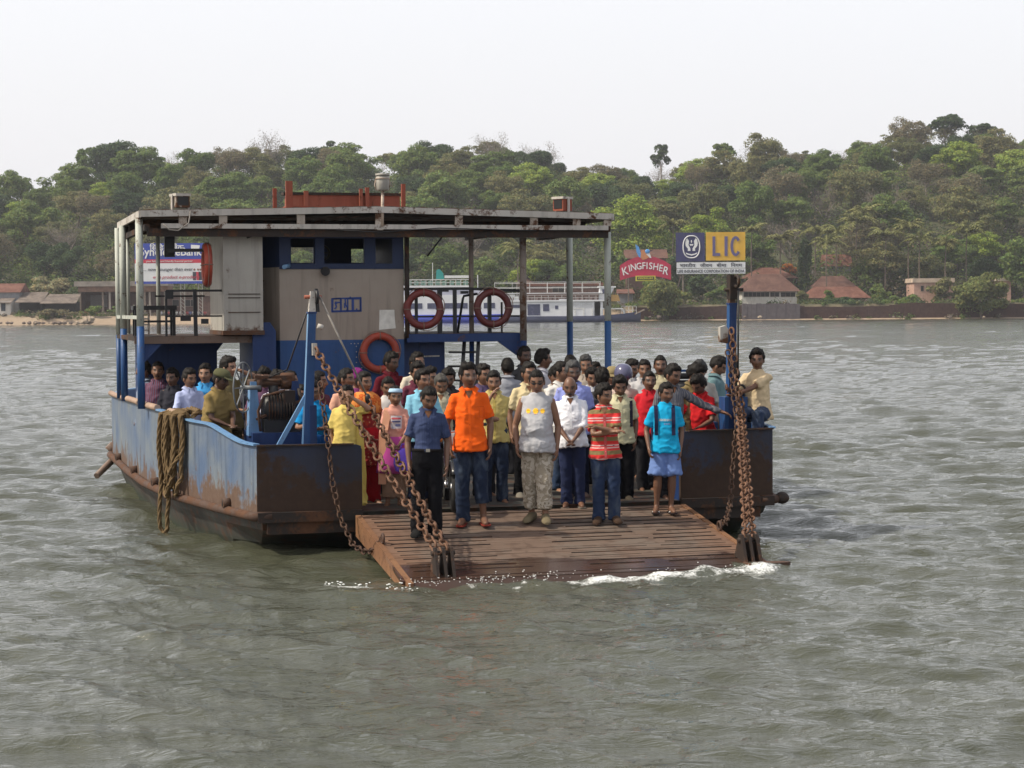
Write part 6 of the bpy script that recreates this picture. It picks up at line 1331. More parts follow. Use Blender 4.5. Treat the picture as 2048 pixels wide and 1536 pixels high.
text('SyndicateBank', 2.55, S_pale, e, (.25, -.05, hh * .22 + 1.55), .03, bold=.045, sx=.93)
text('िसंिडकेटबैंक', 1.7, S_pale, e, (-.6, -.05, hh - 1.05), .03, bold=.03)
text('your faithful and friendly financial partner', .62, S_pale, e, (0, -.05, hh * .22 - .47), .02)
text('... now younger than ever', 1.05, S_ink, e, (-.4, -.05, -hh * .1 - .85), .02, shear=.25); text('with product e-products', 1.05, S_redink, e, (1.4, -.05, -hh * .55 - .55), .02, shear=.25)
b = MB(); b.plate([(w - 2.9, -.02, hh - 1.75), (w - 1.2, -.02, hh - 1.75), (w - .9, -.02, hh - .5), (w - 2.9, -.02, hh - .35)], (0, 1, 0), .03); b.build('emblem', S_pale, e)
b = MB()
for i, (dx, c) in enumerate(((-2.2, 0), (-1.4, 1), (-.9, 0))):
    b.ball((w + dx, -.03, -hh + 3.1), (.22, .03, .25), 8, 6, 2); b.plate([(w + dx - .35, -.03, -hh + .75), (w + dx + .35, -.03, -hh + .75), (w + dx + .4, -.03, -hh + 2.6), (w + dx - .4, -.03, -hh + 2.6)], (0, 1, 0), .03, c)
b.build('pictured_people', [S_ink, S_red, plain('pictured_skin', (.2, .1, .06))], e)
b = MB()
for x in (-w + .8, w * .36, w - 1.0):
    for dx in (-.45, .45): b.bar((x + dx, .35, hh * .9), (x + dx, .35, gz(e.location.x, Y) - e.location.z - .5), .16, .16)
    z = -hh
    while z > gz(e.location.x, Y) - e.location.z: b.bar((x - .45, .35, z), (x + .45, .35, z - .7), .09, .09); z -= .8
b.build('lattice_legs', plain('pale_steel_lattice', (.30, .29, .26), .6), e)
# beer sign, curved banner with a bird above
Y = 447; p0 = at(1291, 536, Y); e = tag(empty('sign_banner', (p0.x, Y, p0.z)), 'curved red KINGFISHER sign with a blue bird above it', 'billboard'); k = Y / F_PX
def arc(x): return 14 - .0072 * x * x - 3                 # px above centre
up_ = [(x, arc(x) + 13) for x in np.linspace(-51, 51, 25)]; lo_ = [(x, arc(x) - 26 + .0035 * x * x) for x in np.linspace(51, -51, 25)]
b = MB(); b.plate([(x * k, 0, z * k) for x, z in lo_[::-1]] + [(x * k, 0, z * k) for x, z in up_[::-1]], (0, 1, 0), .3); b.build('red_panel', plain('sign_crimson', (.42, .014, .055), .5, .15, .4), e)
for i, ch in enumerate('KINGFISHER'):
    x = (-41, -32, -24, -13, -3.5, 3, 10.5, 20.5, 30.5, 40)[i]; s_ = 1.34 if i in (0, 9) else 1.12
    o = text(ch, 16 * k * s_ * 1.05, S_pale, e, (x * k, -.05, (arc(x) - 7 - (2 if i in (0, 9) else 0) + .002 * x * x) * k), .03, bold=.02, sx=.86); o.rotation_euler = (0, radians(x * .32), 0)
b = MB(); V = [(-20, -26), (20, -26), (20, -15.5), (-20, -15.5)]; b.plate([(x * k, -.12, z * k) for x, z in V], (0, 1, 0), .12); b.build('yellow_panel', plain('sign_lime', (.55, .50, .05), .5), e); b = MB(); b.plate([(x * k * .86, -.16, (z * .66 - 7) * k) for x, z in V], (0, 1, 0), .03); b.build('dark_strip', plain('sign_dark_olive', (.06, .06, .015), .5), e)
text('PREMIUM', 5.2 * k, plain('sign_lime_text', (.55, .50, .05), .5), e, (0, -.18, -20.7 * k), .01, bold=.01, sx=1.35)
b = MB(); b.plate([(x * k, -.1, z * k) for x, z in ((-20, 48), (-13, 42), (-9, 28), (-8, 20), (-13, 22), (-18, 32))], (0, 1, 0), .12, 0); b.plate([(x * k, -.12, z * k) for x, z in ((-8, 36), (-3, 36), (2, 26), (8, 22), (2, 18), (-6, 16), (-10, 22))], (0, 1, 0), .12, 1)
b.ball((4 * k, -.1, 33 * k), (5 * k, .15, 4.5 * k), 12, 8, 0); b.plate([(x * k, -.13, z * k) for x, z in ((1, 28), (9, 20), (12, 20), (8, 30))], (0, 1, 0), .1, 2); b.plate([(x * k, -.14, z * k) for x, z in ((7, 35), (17, 36), (8, 32))], (0, 1, 0), .1, 3)
b.build('bird', [plain('bird_blue', (.08, .28, .62), .5), plain('bird_orange', (.50, .20, .08), .5), S_white, S_ink], e)
b = MB()
for x in (-34, 34): b.bar((x * k, .4, 10 * k), (x * k, .4, gz(p0.x, Y) - p0.z - 1), .25, .25)
b.build('support_posts', M_timber, e)
# insurance sign: navy emblem square, yellow letters square, two white name strips
Y = 446; e, w, hh = sign_board('billboard', 'navy and yellow LIC billboard with white name strips below', 1352, 1491, 465, 548, Y, None); k = Y / F_PX
cx = lambda x: (x - 1421.5) * k
cz = lambda y: (506.5 - y) * k
b = MB(); b.box((cx(1352), 0, cz(523)), (cx(1409.5), .3, cz(465))); b.build('navy_panel', S_navy, e)
b = MB(); b.box((cx(1412), 0, cz(521)), (cx(1490.5), .3, cz(464.5))); b.build('yellow_panel', S_yel, e)
for y0, y1 in ((524.5, 536), (537, 547.5)): b = MB(); b.box((cx(1353.5), -.02, cz(y1)), (cx(1490.5), .28, cz(y0))); b.build('name_strip', S_white, e)
S_vio = plain('sign_violet_letters', (.10, .085, .20), .6, .1)
b = MB(); L = lambda pts: b.plate([(cx(x), -.1, cz(y)) for x, y in pts], (0, 1, 0), .1)
L([(1425, 473), (1430.5, 473), (1430.5, 512), (1425, 512)][::-1]); L([(1430.5, 506), (1440, 506), (1440, 512), (1430.5, 512)][::-1]); L([(1449, 473), (1455, 473), (1455, 512), (1449, 512)][::-1])
for i in range(20):
    t0, t1 = radians(38 + 284 * i / 20), radians(38 + 284 * (i + 1) / 20); L([(1471 + 10.5 * cos(t) * q, 492.5 + -20 * sin(t) * q2) for t, q, q2 in ((t0, 1, 1), (t1, 1, 1), (t1, .47, .72), (t0, .47, .72))])
b.build('lettering', S_vio, e)
b = MB(); n_ = 40
def oval(rx, rz_, kx): return [(cx(1383) + math.copysign(abs(cos(t)) ** .75, cos(t)) * rx * k, -.04, cz(493.5) + math.copysign(abs(sin(t)) ** .9, sin(t)) * rz_ * k) for t in np.linspace(0, 2 * pi, n_, endpoint=False)]
b.tube(oval(16.5, 22, 1) + [oval(16.5, 22, 1)[0]], .13, 6, 0, True)
for s_ in (-1, 1):
    b.plate([(cx(1383 + s_ * x), -.06, cz(y)) for x, y in ((8, 476.5), (11, 478), (12.5, 486), (11.5, 492), (7, 497), (7.5, 501.5), (2, 501.5), (2.5, 496), (6, 490), (5, 482))], (0, 1, 0), .06)
b.plate([(cx(x), -.06, cz(y)) for x, y in ((1379, 488), (1387, 488), (1385.5, 491), (1380.5, 491))], (0, 1, 0), .06); b.ball((cx(1383), -.05, cz(483)), (1.1 * k, .05, 3 * k), 8, 6)
b.plate([(cx(x), -.06, cz(y)) for x, y in ((1371, 504.5), (1377, 507), (1383, 508), (1389, 507), (1395, 504.5), (1393, 508), (1383, 511), (1373, 508))], (0, 1, 0), .05)
b.build('emblem', S_pale, e)
text('भारतीय   जीवन   बीमा   िनगम', 8.8 * k, S_ink, e, (0, -.06, cz(530.8)), .02, bold=.012, sx=1.28)
text('LIFE INSURANCE CORPORATION OF INDIA', 8.6 * k, S_ink, e, (0, -.06, cz(542.4)), .02, bold=.01, sx=.80)
b = MB()
for x in (1366, 1455): b.bar((cx(x), .5, cz(470)), (cx(x), .5, gz(e.location.x, Y) - e.location.z - 1), .3, .3)
b.build('support_posts', M_timber, e)
# houses to the right
house('house with large plain red hip roof behind the moored passenger boat', 1032, 1140, 566, 538, 600, 470, 12, W_white, T_brown, 'hip', .8)
house('long brick wall house front beneath the plain red hip roof', 1040, 1205, 572, 566, 606, 462, 6, W_brick, T_red, 'flat', .2, ((1105, 1128, 574, 584),), None, 'building', 'building')
house('two-storey brown brick house half hidden behind the red curved sign', 1254, 1332, 516, 499, 600, 476, 8, W_brick, T_brown, 'gable', .5, ())
house('small grey shed with rusty roof beside the round olive bush', 1236, 1266, 584, 578, 612, 455, 4, W_grey, T_red, 'lean', .4, (), None, 'shed', 'shed')
house('rear house whose red roof rises behind the white-walled house', 1490, 1592, 556, 535, 606, 478, 10, W_brick, T_red, 'hip', .7)
house('white-walled house with brown hip roof and long window row above the stone wall', 1484, 1594, 582, 548, 610, 460, 8, W_white, T_brown, 'hip', .8, ((1488, 1538, 585, 593), (1541, 1558, 585, 593), (1562, 1590, 585, 593)))
house('wide house with two-tiered red brown roof right of the dark pointed tree', 1613, 1735, 595, 573, 612, 458, 5, W_brick, T_red, 'hip', .8, ((1640, 1660, 600, 608),), None)
house('upper storey roof tier of the wide red brown house', 1630, 1708, 572, 552, 600, 468, 5, W_grey, T_brown, 'hip', .6)
house('small house with orange gable and grey wall up the slope', 1650, 1702, 532, 509, 552, 492, 6, W_grey, T_red, 'gable', .4)
house('pink flat-roofed building with two small windows overgrown by creeper', 1828, 1906, 565, 557, 606, 462, 9, W_pink, plain('pale_parapet', (.46, .36, .28), .9, .3, .6), 'flat', .35, ((1842, 1847, 572, 582), (1853, 1858, 572, 582)), None, 'building', 'building')
house('pink house with pale roof just right of the mangrove tree', 1994, 2022, 562, 556, 606, 466, 8, W_pink, plain('pale_roof', (.5, .42, .34), .9), 'flat', .4)
b = MB(); Y = 441; p, q = at(1268, 607, Y), at(2120, 607, Y)
for i in range(40):
    x0 = p.x + (q.x - p.x) * i / 40; x1 = p.x + (q.x - p.x) * (i + 1) / 40; z1 = 3.3 + .5 * vnoise(np.array([[i * .31, 0, 0]]), 2)[0]
    b.box((x0, 440.55 + .08 * (i % 2), -1), (x1, 452, z1))
tag(b.build('retaining_wall', W_stone), 'dark reddish stone retaining wall along the right-hand shore', 'wall')
b = MB(); p, q = at(1484, 607, 440), at(1600, 631, 440)
for i in range(12): b.box((p.x + (q.x - p.x) * i / 12, 439.9 + .06 * (i % 2), -.5), (p.x + (q.x - p.x) * (i + .985) / 12, 440.5, p.z - .1 * (i % 3)))
tag(b.build('stone_wall', paint('grey_violet_stone', (.10, .085, .09), .2, .7, .3, None, .95)), 'grey stone garden wall below the white-walled house', 'wall')
# shoreline boulders
bm_ = MB(); rg = np.random.default_rng(8)
def boulder(x, y, Y, r, c, label=None):
    p = at(x, y, Y); b = MB(); n = 12; R = []
    for t in np.linspace(.15, pi - .15, 7): R.append([(sin(t) * cos(2 * pi * i / n) * (1 + .25 * rg.normal()) * .9, sin(t) * sin(2 * pi * i / n) * (1 + .2 * rg.normal()) * .8, -cos(t) * .7) for i in range(n)])
    b.rings(R, 0, False); b.v = [np.concatenate(b.v) * r]; o = b.build('boulder', c, None, (p.x, Y, max(p.z, gz(p.x, Y) - .1)))
    return tag(o, label or 'rough boulder at the water edge below the bank', 'boulder', 'boulders along the shore')
R_pale = plain('pale_laterite', (.34, .27, .20), .9, .3, 1.2, .3, 3); R_dark = plain('dark_boulder', (.15, .115, .095), .9, .4, 1.2, .3, 3)
boulder(178, 640, 436, 1.35, R_pale, 'largest pale boulder at the end of the sandy beach'); boulder(168, 643, 435, .9, R_pale, 'second pale boulder left of the largest one on the beach')
for i in range(40):
    x = rg.uniform(-20, 165) if i < 30 else rg.uniform(1290, 2040); boulder(x, 646 if i < 30 else 634, 433.0 + rg.uniform(-1.5, 3), rg.uniform(.2, .6), R_pale if rg.random() < .15 else R_dark, 'small boulder in the rocky edge left of the beach' if i < 30 else 'small boulder along the foot of the stone retaining wall')['group'] = 'boulders left of the beach' if i < 30 else 'boulders under the retaining wall'
# parked scooters seen beyond the catwalk
proto = None
for i in range(13):
    x = 324 + 7.2 * i + rg.uniform(-1.5, 1.5); p = at(x, 624, 447)
    b = MB(); c = [(.35, .35, .38), (.05, .05, .06), (.3, .03, .03), (.08, .10, .25), (.45, .45, .42)][i % 5]
    b.torus((0, -.6, .28), (1, 0, 0), .2, .07, 14, 6, 1); b.torus((0, .6, .28), (1, 0, 0), .2, .07, 14, 6, 1); b.rings([ell((0, y, .62), .16, .2, 10) if 0 else [(a_ * .2 * cos(t), y, .62 + .22 * a_ * sin(t)) for t in np.linspace(0, 2 * pi, 11)[:-1]] for y, a_ in ((-.1, .4), (.1, 1), (.6, 1.1), (.85, .5))], 0)
    b.plate([(-.2, -.5, .3), (.2, -.5, .3), (.16, -.42, .95), (-.16, -.42, .95)], (0, 1, 0), .06); b.bar((-.3, -.4, 1.0), (.3, -.4, 1.0), .04, .04, 1); b.box((-.15, -.4, .25), (.15, .3, .33))
    tag(b.build('scooter', [plain('scooter_paint', c, .4), M_black], None, (p.x, 447, gz(p.x, 447)), rg.uniform(-.6, .6)), 'parked scooter in the row beyond the left catwalk railing', 'scooter', 'scooters parked on the landing')
# moored boats
def hullmesh(L, Bm, zt, mats, sheer=.4, bowlen=.2, mi=0):
    b = MB(); R = []
    for t in np.linspace(0, 1, 13):
        x = -L / 2 + L * t; w = Bm / 2 * (1 if t < 1 - bowlen else max(.03, 1 - ((t - 1 + bowlen) / bowlen) ** 1.8)) * (.85 + .15 * min(1, t * 6)); z = zt + sheer * max(0, (t - .6) / .4) ** 2
        R.append([(x - .0 * (t == 0), -w, z), (x, -w * .82, -.6), (x, w * .82, -.6), (x, w, z)])
    b.rings(R, mi, True); return b
Bw = plain('boat_white', (.66, .67, .69), .5, .08, .6); Bb = plain('boat_blue', (.03, .05, .36), .4, .1, .5); Bn = plain('boat_navy', (.02, .025, .06), .5, .2, .5); Bg = plain('boat_window', (.05, .055, .11), .25, .2, 1); Bt = plain('teal_canvas', (.02, .26, .24), .7); Br = plain('boat_rail', (.62, .62, .60), .5); Blil = plain('boat_lilac_white', (.50, .50, .60), .5, .1)
def rails(b, x0, x1, y, z0, z1, n, t=.07):
    for z in np.linspace(z0, z1, 3)[1:]: b.bar((x0, y, z), (x1, y, z), t, t)
    for i in range(n + 1): xx = x0 + (x1 - x0) * i / n; b.bar((xx, y, z0), (xx, y, z1), t, t)
Y = 422; k = Y / F_PX; X0 = at(930, 640, Y).x
e = tag(empty('passenger_boat', (X0, Y, 0)), 'large white passenger boat with bright blue hull seen through the ferry railings', 'boat')
bx = lambda x: (x - 930) * k
bz = lambda y: CAM_H + (618.6 - y) * k
hullmesh(px(800, 1062, Y), 7, bz(629), None, .3, .15).build('hull', Bb, e)
b = MB(); b.prism([(bx(806), -2.6), (bx(1030), -2.6), (bx(1030), 2.6), (bx(806), 2.6)], bz(630), bz(590)); b.build('lower_cabin', Bw, e)
b = MB(); V = [(bx(806), bz(590)), (bx(1015), bz(590)), (bx(990), bz(577)), (bx(806), bz(577))]; b.plate([(x, -2.4, z) for x, z in V], (0, 1, 0), 4.8); b.build('upper_cabin', Blil, e)
for x0, x1 in ((815, 846), (856, 884), (889, 908), (913, 936), (944, 962), (968, 990)): b = MB(); b.box((bx(x0), -2.66, bz(617)), (bx(x1), -2.55, bz(606))); b.build('window', Bg, e)
b = MB(); V = [(bx(806), bz(577)), (bx(945), bz(577)), (bx(938), bz(571)), (bx(806), bz(571))]; b.plate([(x, -2.7, z) for x, z in V], (0, 1, 0), 5.4); b.build('sun_deck', Bw, e)
b = MB(); rails(b, bx(812), bx(942), -2.6, bz(571), bz(559), 13); rails(b, bx(812), bx(942), 2.6, bz(571), bz(559), 13); b.build('deck_rail', Br, e)
b = MB(); b.plate([(bx(x), -1, bz(y)) for x, y in ((873, 558), (889, 558), (887, 546), (880, 538), (874, 540))], (0, 1, 0), 2); b.build('teal_awning', Bt, e)
b = MB(); b.bar((bx(866), 0, bz(571)), (bx(866), 0, bz(525)), .14, .14); b.bar((bx(943), 0, bz(571)), (bx(943), 0, bz(490)), .14, .14); b.bar((bx(956), 0, bz(580)), (bx(956), 0, bz(550)), .18, .18); b.box((bx(890), -1, bz(556)), (bx(940), 1, bz(551))); b.build('mast', Br, e)
b = MB()
for x in range(816, 940, 14): b.box((bx(x), -2.55, bz(570)), (bx(x + 9), -2.4, bz(562)))
b.build('deck_seats', plain('green_seats', (.16, .30, .24), .7, .4, 2), e)
Y = 416; k = Y / F_PX; X0 = at(1140, 640, Y).x
e = tag(empty('passenger_boat', (X0, Y, 0)), 'white double-decked tour boat with dark navy hull and wheelhouse at the right', 'boat')
bx = lambda x: (x - 1140) * k
bz = lambda y: CAM_H + (617.2 - y) * k
hullmesh(px(1000, 1283, Y), 5.6, bz(632), None, .9, .22).build('hull', Bn, e)
b = MB(); b.prism([(bx(1015), -2.2), (bx(1205), -2.2), (bx(1205), 2.2), (bx(1015), 2.2)], bz(633), bz(603)); b.build('lower_cabin', Bw, e)
for x0, x1, y0, y1 in ((1022, 1040, 609, 615), (1055, 1080, 608, 630), (1086, 1098, 608, 622), (1110, 1116, 611, 618), (1119, 1125, 611, 618), (1128, 1134, 611, 618)): b = MB(); b.box((bx(x0), -2.26, bz(y1)), (bx(x1), -2.15, bz(y0))); b.build('window', Bg, e)
b = MB(); b.box((bx(1000), -2.5, bz(603)), (bx(1215), 2.5, bz(600))); b.box((bx(1000), -2.4, bz(587)), (bx(1205), 2.4, bz(585.5))); b.build('deck', Bw, e)
b = MB(); rails(b, bx(1002), bx(1205), -2.45, bz(600), bz(590), 15, .06); rails(b, bx(1002), bx(1205), 2.45, bz(600), bz(590), 15, .06); rails(b, bx(990), bx(1200), -2.3, bz(585), bz(564), 6, .08); rails(b, bx(990), bx(1200), 2.3, bz(585), bz(566), 6, .08); b.build('deck_rail', Br, e)
b = MB()
for x in range(1008, 1196, 9): b.box((bx(x), -1.9, bz(600)), (bx(x + 5), -1.2, bz(594)))
b.build('deck_seats', plain('boat_seats', (.30, .22, .20), .7, .4, 2), e)
b = MB(); b.plate([(bx(x), -1.7, bz(y)) for x, y in ((1197, 603), (1218, 603), (1222, 588), (1228, 576), (1199, 576))], (0, 1, 0), 3.4); b.box((bx(1196), -1.9, bz(576)), (bx(1231), 1.9, bz(573))); b.build('wheelhouse', Bw, e)
b = MB(); b.box((bx(1204), -1.76, bz(588)), (bx(1211), -1.6, bz(579))); b.box((bx(1215), -1.76, bz(588)), (bx(1221), -1.6, bz(579))); b.build('window', Bg, e)
b = MB(); b.box((bx(1118), -2.3, bz(632)), (bx(1135), -2.18, bz(598))); b.box((bx(1188), -2.2, bz(632)), (bx(1200), -2.0, bz(603))); b.build('side_panel', Bw, e)
b = MB()
for x0, x1 in ((1137, 1160), (1164, 1183)): rails(b, bx(x0), bx(x1), -2.25, bz(615), bz(603), 5, .06)
for i in range(5): b.bar((bx(1150 + 17 * i), -2.2, bz(632)), (bx(1150 + 17 * i), -2.2, bz(617)), .3, .12)
b.bar((bx(1146), -2.2, bz(617)), (bx(1244), -1.8, bz(618)), .2, .25); b.bar((bx(1244), -1.8, bz(618)), (bx(1250), -1.6, bz(633)), .3, .3); b.build('fore_rail', Br, e)
b = MB(); rails(b, bx(1242), bx(1272), -1.0, bz(629), bz(613), 4, .08); b.build('bow_rail', Br, e)
b = MB(); b.plate([(bx(x), -1.2, bz(y)) for x, y in ((1213, 603), (1240, 603), (1236, 590), (1222, 590))], (0, 1, 0), 2.4); b.build('yellow_locker', plain('ochre_locker', (.5, .30, .10), .6), e)
b = MB(); b.bar((bx(1258), -.6, bz(634)), (bx(1288), -1.2, bz(620)), .25, .3); b.build('bowsprit_plank', M_timber, e)
b = MB(); b.box((bx(1028), -2.27, bz(603)), (bx(1038), -2.2, bz(592))); b.build('name_panel', Bw, e)
# ------------------------------------------------------------------ trees
def mat_leaf(name, c, c2, tr=.38):
    g = G(name); at_ = g.attr('Col').outputs['Color']; oi = g.n('ShaderNodeObjectInfo')
    base = g.mix(oi.outputs['Random'], mul(c, 1.14), mul(c2, 1.2)); col = g.mix(1.0, base, at_, 'MULTIPLY')
    g.fin(col, .75, None, 0, .15); t = g.n('ShaderNodeBsdfTranslucent'); g.l(col, t.inputs[0]); m = g.n('ShaderNodeMixShader'); m.inputs[0].default_value = tr
    g.l(g.b.outputs[0], m.inputs[1]); g.l(t.outputs[0], m.inputs[2]); g.l(m.outputs[0], g.out.inputs[0]); return g.mat
LEAF = {'green': mat_leaf('leaf_green', (0.115, 0.169, 0.043), (0.155, 0.203, 0.061)), 'bright': mat_leaf('leaf_bright', (0.236, 0.304, 0.054), (0.257, 0.324, 0.068)), 'dark': mat_leaf('leaf_dark', (0.054, 0.089, 0.035), (0.074, 0.108, 0.046)),
        'olive': mat_leaf('leaf_olive', (0.142, 0.155, 0.062), (0.196, 0.189, 0.081)), 'dry': mat_leaf('leaf_dry', (.165, .150, .085), (.20, .175, .105)), 'bare': mat_leaf('twig_grey', (.165, .145, .115), (.20, .175, .14)), 'khaki': mat_leaf('leaf_khaki', (0.270, 0.250, 0.135), (0.297, 0.270, 0.162)), 'flame': mat_leaf('flame_flowers', (0.450, 0.162, 0.027), (0.450, 0.162, 0.027)), 'mangrove': mat_leaf('leaf_mangrove', (0.155, 0.176, 0.057), (0.169, 0.182, 0.062))}
BARK = plain('grey_bark', (.13, .10, .08), .9, .3, 2); BARK2 = plain('pale_bark', (.24, .20, .17), .9, .3, 2)
def leaf_arrays(C, N, size, rg, cv=(.55, 1.25), asp=.62):
    n = len(C); N = N / np.maximum(np.linalg.norm(N, axis=1, keepdims=True), 1e-6); A = rg.normal(size=(n, 3)); A -= N * (A * N).sum(1, keepdims=True); A /= np.maximum(np.linalg.norm(A, axis=1, keepdims=True), 1e-6); B = np.cross(N, A)
    s = (size * rg.uniform(.55, 1.3, n))[:, None]; A = A * s; B = B * s * asp
    V = np.stack([C - A, C + B * .9 - A * .1, C + A, C - B * .9 + A * .1], 1).reshape(-1, 3); F = np.arange(4 * n).reshape(n, 4)
    k = rg.uniform(cv[0], cv[1], n); hue = rg.normal(0, .10, n); col = np.stack([k * (1 + hue), k, k * (1 - .5 * hue)], 1); return V, F, np.repeat(col, 4, 0)
def crown(seed, R, zc, blobs, per, size, spread=.30, up=.5, flat=1.0):
    rg = np.random.default_rng(seed); C = []; N = []; cen = []
    for i in range(blobs):
        d = rg.normal(size=3); d /= np.linalg.norm(d); r = rg.uniform(.25, .95) ** .7
        c = d * r * np.array(R) * (.82, .82, .85)[0]; c[2] = abs(c[2]) * (1 if rg.random() < .72 else -.75); br = rg.uniform(.7, 1.25) * spread * np.array([R[0], R[1], R[2] * .85 * flat]); cen.append((c + (0, 0, zc), br))
        m = int(per * rg.uniform(.6, 1.3)); D = rg.normal(size=(m, 3)); D /= np.linalg.norm(D, axis=1, keepdims=True); D[:, 2] = np.where(rg.random(m) < .6, np.abs(D[:, 2]), D[:, 2]); rr = rg.uniform(.55, 1.08, m)[:, None]
        C.append(c + (0, 0, zc) + D * rr * br); N.append(D * .8 + rg.normal(size=(m, 3)) * .55 + np.array([0, 0, up]))
    return np.concatenate(C), np.concatenate(N), cen, rg
def wood(seed, h, zc, cen, r0, nmax=9, lean=.06):
    rg = np.random.default_rng(seed + 99); b = MB(); top = Vector((rg.normal(0, lean) * h, rg.normal(0, lean) * h, zc * .85)); f = top * .5 + Vector((rg.normal(0, .02) * h, 0, 0))
    b.tube([(0, 0, -1.0), (0, 0, h * .04), f, top], [r0 * 1.25, r0, r0 * .72, r0 * .4], 7)
    for i in np.argsort([-np.linalg.norm(c[0] - np.array((0, 0, zc))) for c in cen])[:nmax]:
        c = Vector(cen[i][0]); s_ = f.lerp(top, rg.uniform(0, .9)); m = s_.lerp(c, .5) + Vector((0, 0, -.04 * h)); b.tube([s_, m, c], [r0 * .36, r0 * .22, r0 * .08], 5)
    return b
def twigs(seed, h, R, levels=4):
    rg = np.random.default_rng(seed); b = MB(); tips = []
    def grow(p, d, L, r, lv):
        q = p + d * L * .5 + Vector(rg.normal(0, .05 * L, 3)); e_ = p + d * L; b.tube([p, q, e_], [r, r * .82, r * .62], 5 if lv > 1 else 4)
        if lv == 0: tips.append(np.array(e_)); return
        for i in range(rg.integers(3, 5) if lv > 1 else 4):
            a = Vector(rg.normal(0, 1, 3)); a -= d * a.dot(d); a.normalize(); nd = (d * rg.uniform(.7, 1.0) + a * rg.uniform(.5, .95) + Vector((0, 0, .18))).normalized(); grow(e_ if i < 2 else q, nd, L * rg.uniform(.62, .82), r * .58, lv - 1)
    grow(Vector((0, 0, -1)), Vector((rg.normal(0, .05), rg.normal(0, .05), 1)).normalized(), h * .36, h * .018, levels); return b, np.array(tips)
def raw_tree(name, wood_mb, V, F, cols, mats):
    """one mesh: trunk and limbs with the leaves"""
    W = np.concatenate(wood_mb.v); me = bpy.data.meshes.new(name)
    tv = len(W); fs = wood_mb.f; nl = sum(len(f) for f in fs)
    me.vertices.add(tv + len(V)); me.vertices.foreach_set('co', np.concatenate([W, V]).astype(np.float32).ravel())
    me.loops.add(nl + F.size); me.loops.foreach_set('vertex_index', np.concatenate([np.concatenate([np.array(f) for f in fs]), (F + tv).ravel()]).astype(np.int32))
    tot = np.array([len(f) for f in fs] + [4] * len(F), np.int32); me.polygons.add(len(tot)); me.polygons.foreach_set('loop_start', np.concatenate([[0], np.cumsum(tot)[:-1]]).astype(np.int32)); me.polygons.foreach_set('loop_total', tot)
    for m in mats: me.materials.append(m)
    me.polygons.foreach_set('material_index', np.array([0] * len(fs) + [1] * len(F), np.int32)); me.update(calc_edges=True)
    set_col(me, np.concatenate([np.ones((tv, 3)), cols])); return me
KINDS = {}
def make_kind(key, leaf, specs, bark=BARK):
    KINDS[key] = []
    for i, (seed, R, h, blobs, per, size, spread, up, flat) in enumerate(specs):
        C, N, cen, rg = crown(seed, R, h - R[2] * .9, blobs, int(per * 1.4), size, spread * 1.04, up, flat); V, F, c = leaf_arrays(C, N, size * .80, rg); KINDS[key].append(raw_tree('tree', wood(seed, h, h - R[2] * .9, cen, h * .022), V, F, c, [bark, LEAF[leaf]]))
make_kind('green', 'green', [(1, (7.2, 7.2, 6.2), 12.5, 40, 230, .37, .25, .6, .8), (2, (8.2, 8, 5.6), 12, 44, 220, .37, .23, .7, .8), (3, (6.4, 6.4, 6.8), 13.5, 38, 225, .36, .26, .5, .85)])
make_kind('dark', 'dark', [(4, (6.6, 6.6, 6.6), 12.5, 40, 240, .36, .26, .5, .9), (5, (7.6, 7.4, 6.0), 13, 42, 235, .37, .25, .6, .85)])
make_kind('olive', 'olive', [(6, (7.4, 7.4, 5.6), 12, 44, 165, .33, .23, .6, .8), (7, (6.8, 6.8, 6.4), 12.5, 42, 165, .33, .24, .5, .8)])
make_kind('bright', 'bright', [(8, (6.6, 6.6, 5.0), 10.5, 40, 220, .34, .25, .8, .8)])
make_kind('dry', 'dry', [(9, (7.0, 7.0, 5.6), 12, 48, 110, .28, .22, .4, .85), (10, (6.4, 6.4, 6.4), 13, 46, 105, .28, .23, .4, .85)], BARK2)
KINDS['bare'] = []
for sd in (11, 12, 13):
    b, tips = twigs(sd, 13.5, 4); rg = np.random.default_rng(sd); C = np.repeat(tips, 9, 0) + rg.normal(0, .55, (len(tips) * 9, 3)); V, F, c = leaf_arrays(C, rg.normal(size=C.shape), .22, rg, (.6, 1.2), .3); KINDS['bare'].append(raw_tree('tree', b, V, F, c, [BARK2, LEAF['bare']]))
KINDS['open'] = []                                        # tall skyline trees, trunks showing under a flat crown
for sd in (14, 15, 16):
    C, N, cen, rg = crown(sd, (6.0, 5.6, 3.8), 9.5, 34, 110, .26, .21, .6, .75); V, F, c = leaf_arrays(C, N, .26, rg); KINDS['open'].append(raw_tree('tree', wood(sd, 12.5, 10.5, cen, .24, 14, .08), V, F, c, [BARK2, LEAF['olive']]))
TLAB = {'green': ('mid green broadleaf tree in the hillside wood', 'mid green trees of the hillside wood'), 'dark': ('dark green dense tree in the hillside wood', 'dark green trees of the hillside wood'), 'olive': ('olive thin-leaved tree in the hillside wood', 'olive trees of the hillside wood'),
        'bright': ('bright yellow green tree in the hillside wood', 'yellow green trees of the hillside wood'), 'dry': ('brownish half-dry tree in the hillside wood', 'dry brownish trees of the hillside wood'), 'bare': ('bare grey leafless tree in the hillside wood', 'leafless trees of the hillside wood'), 'open': ('tall flat-crowned tree with open stems along the skyline', 'flat-crowned trees along the skyline')}
rgT = np.random.default_rng(17)
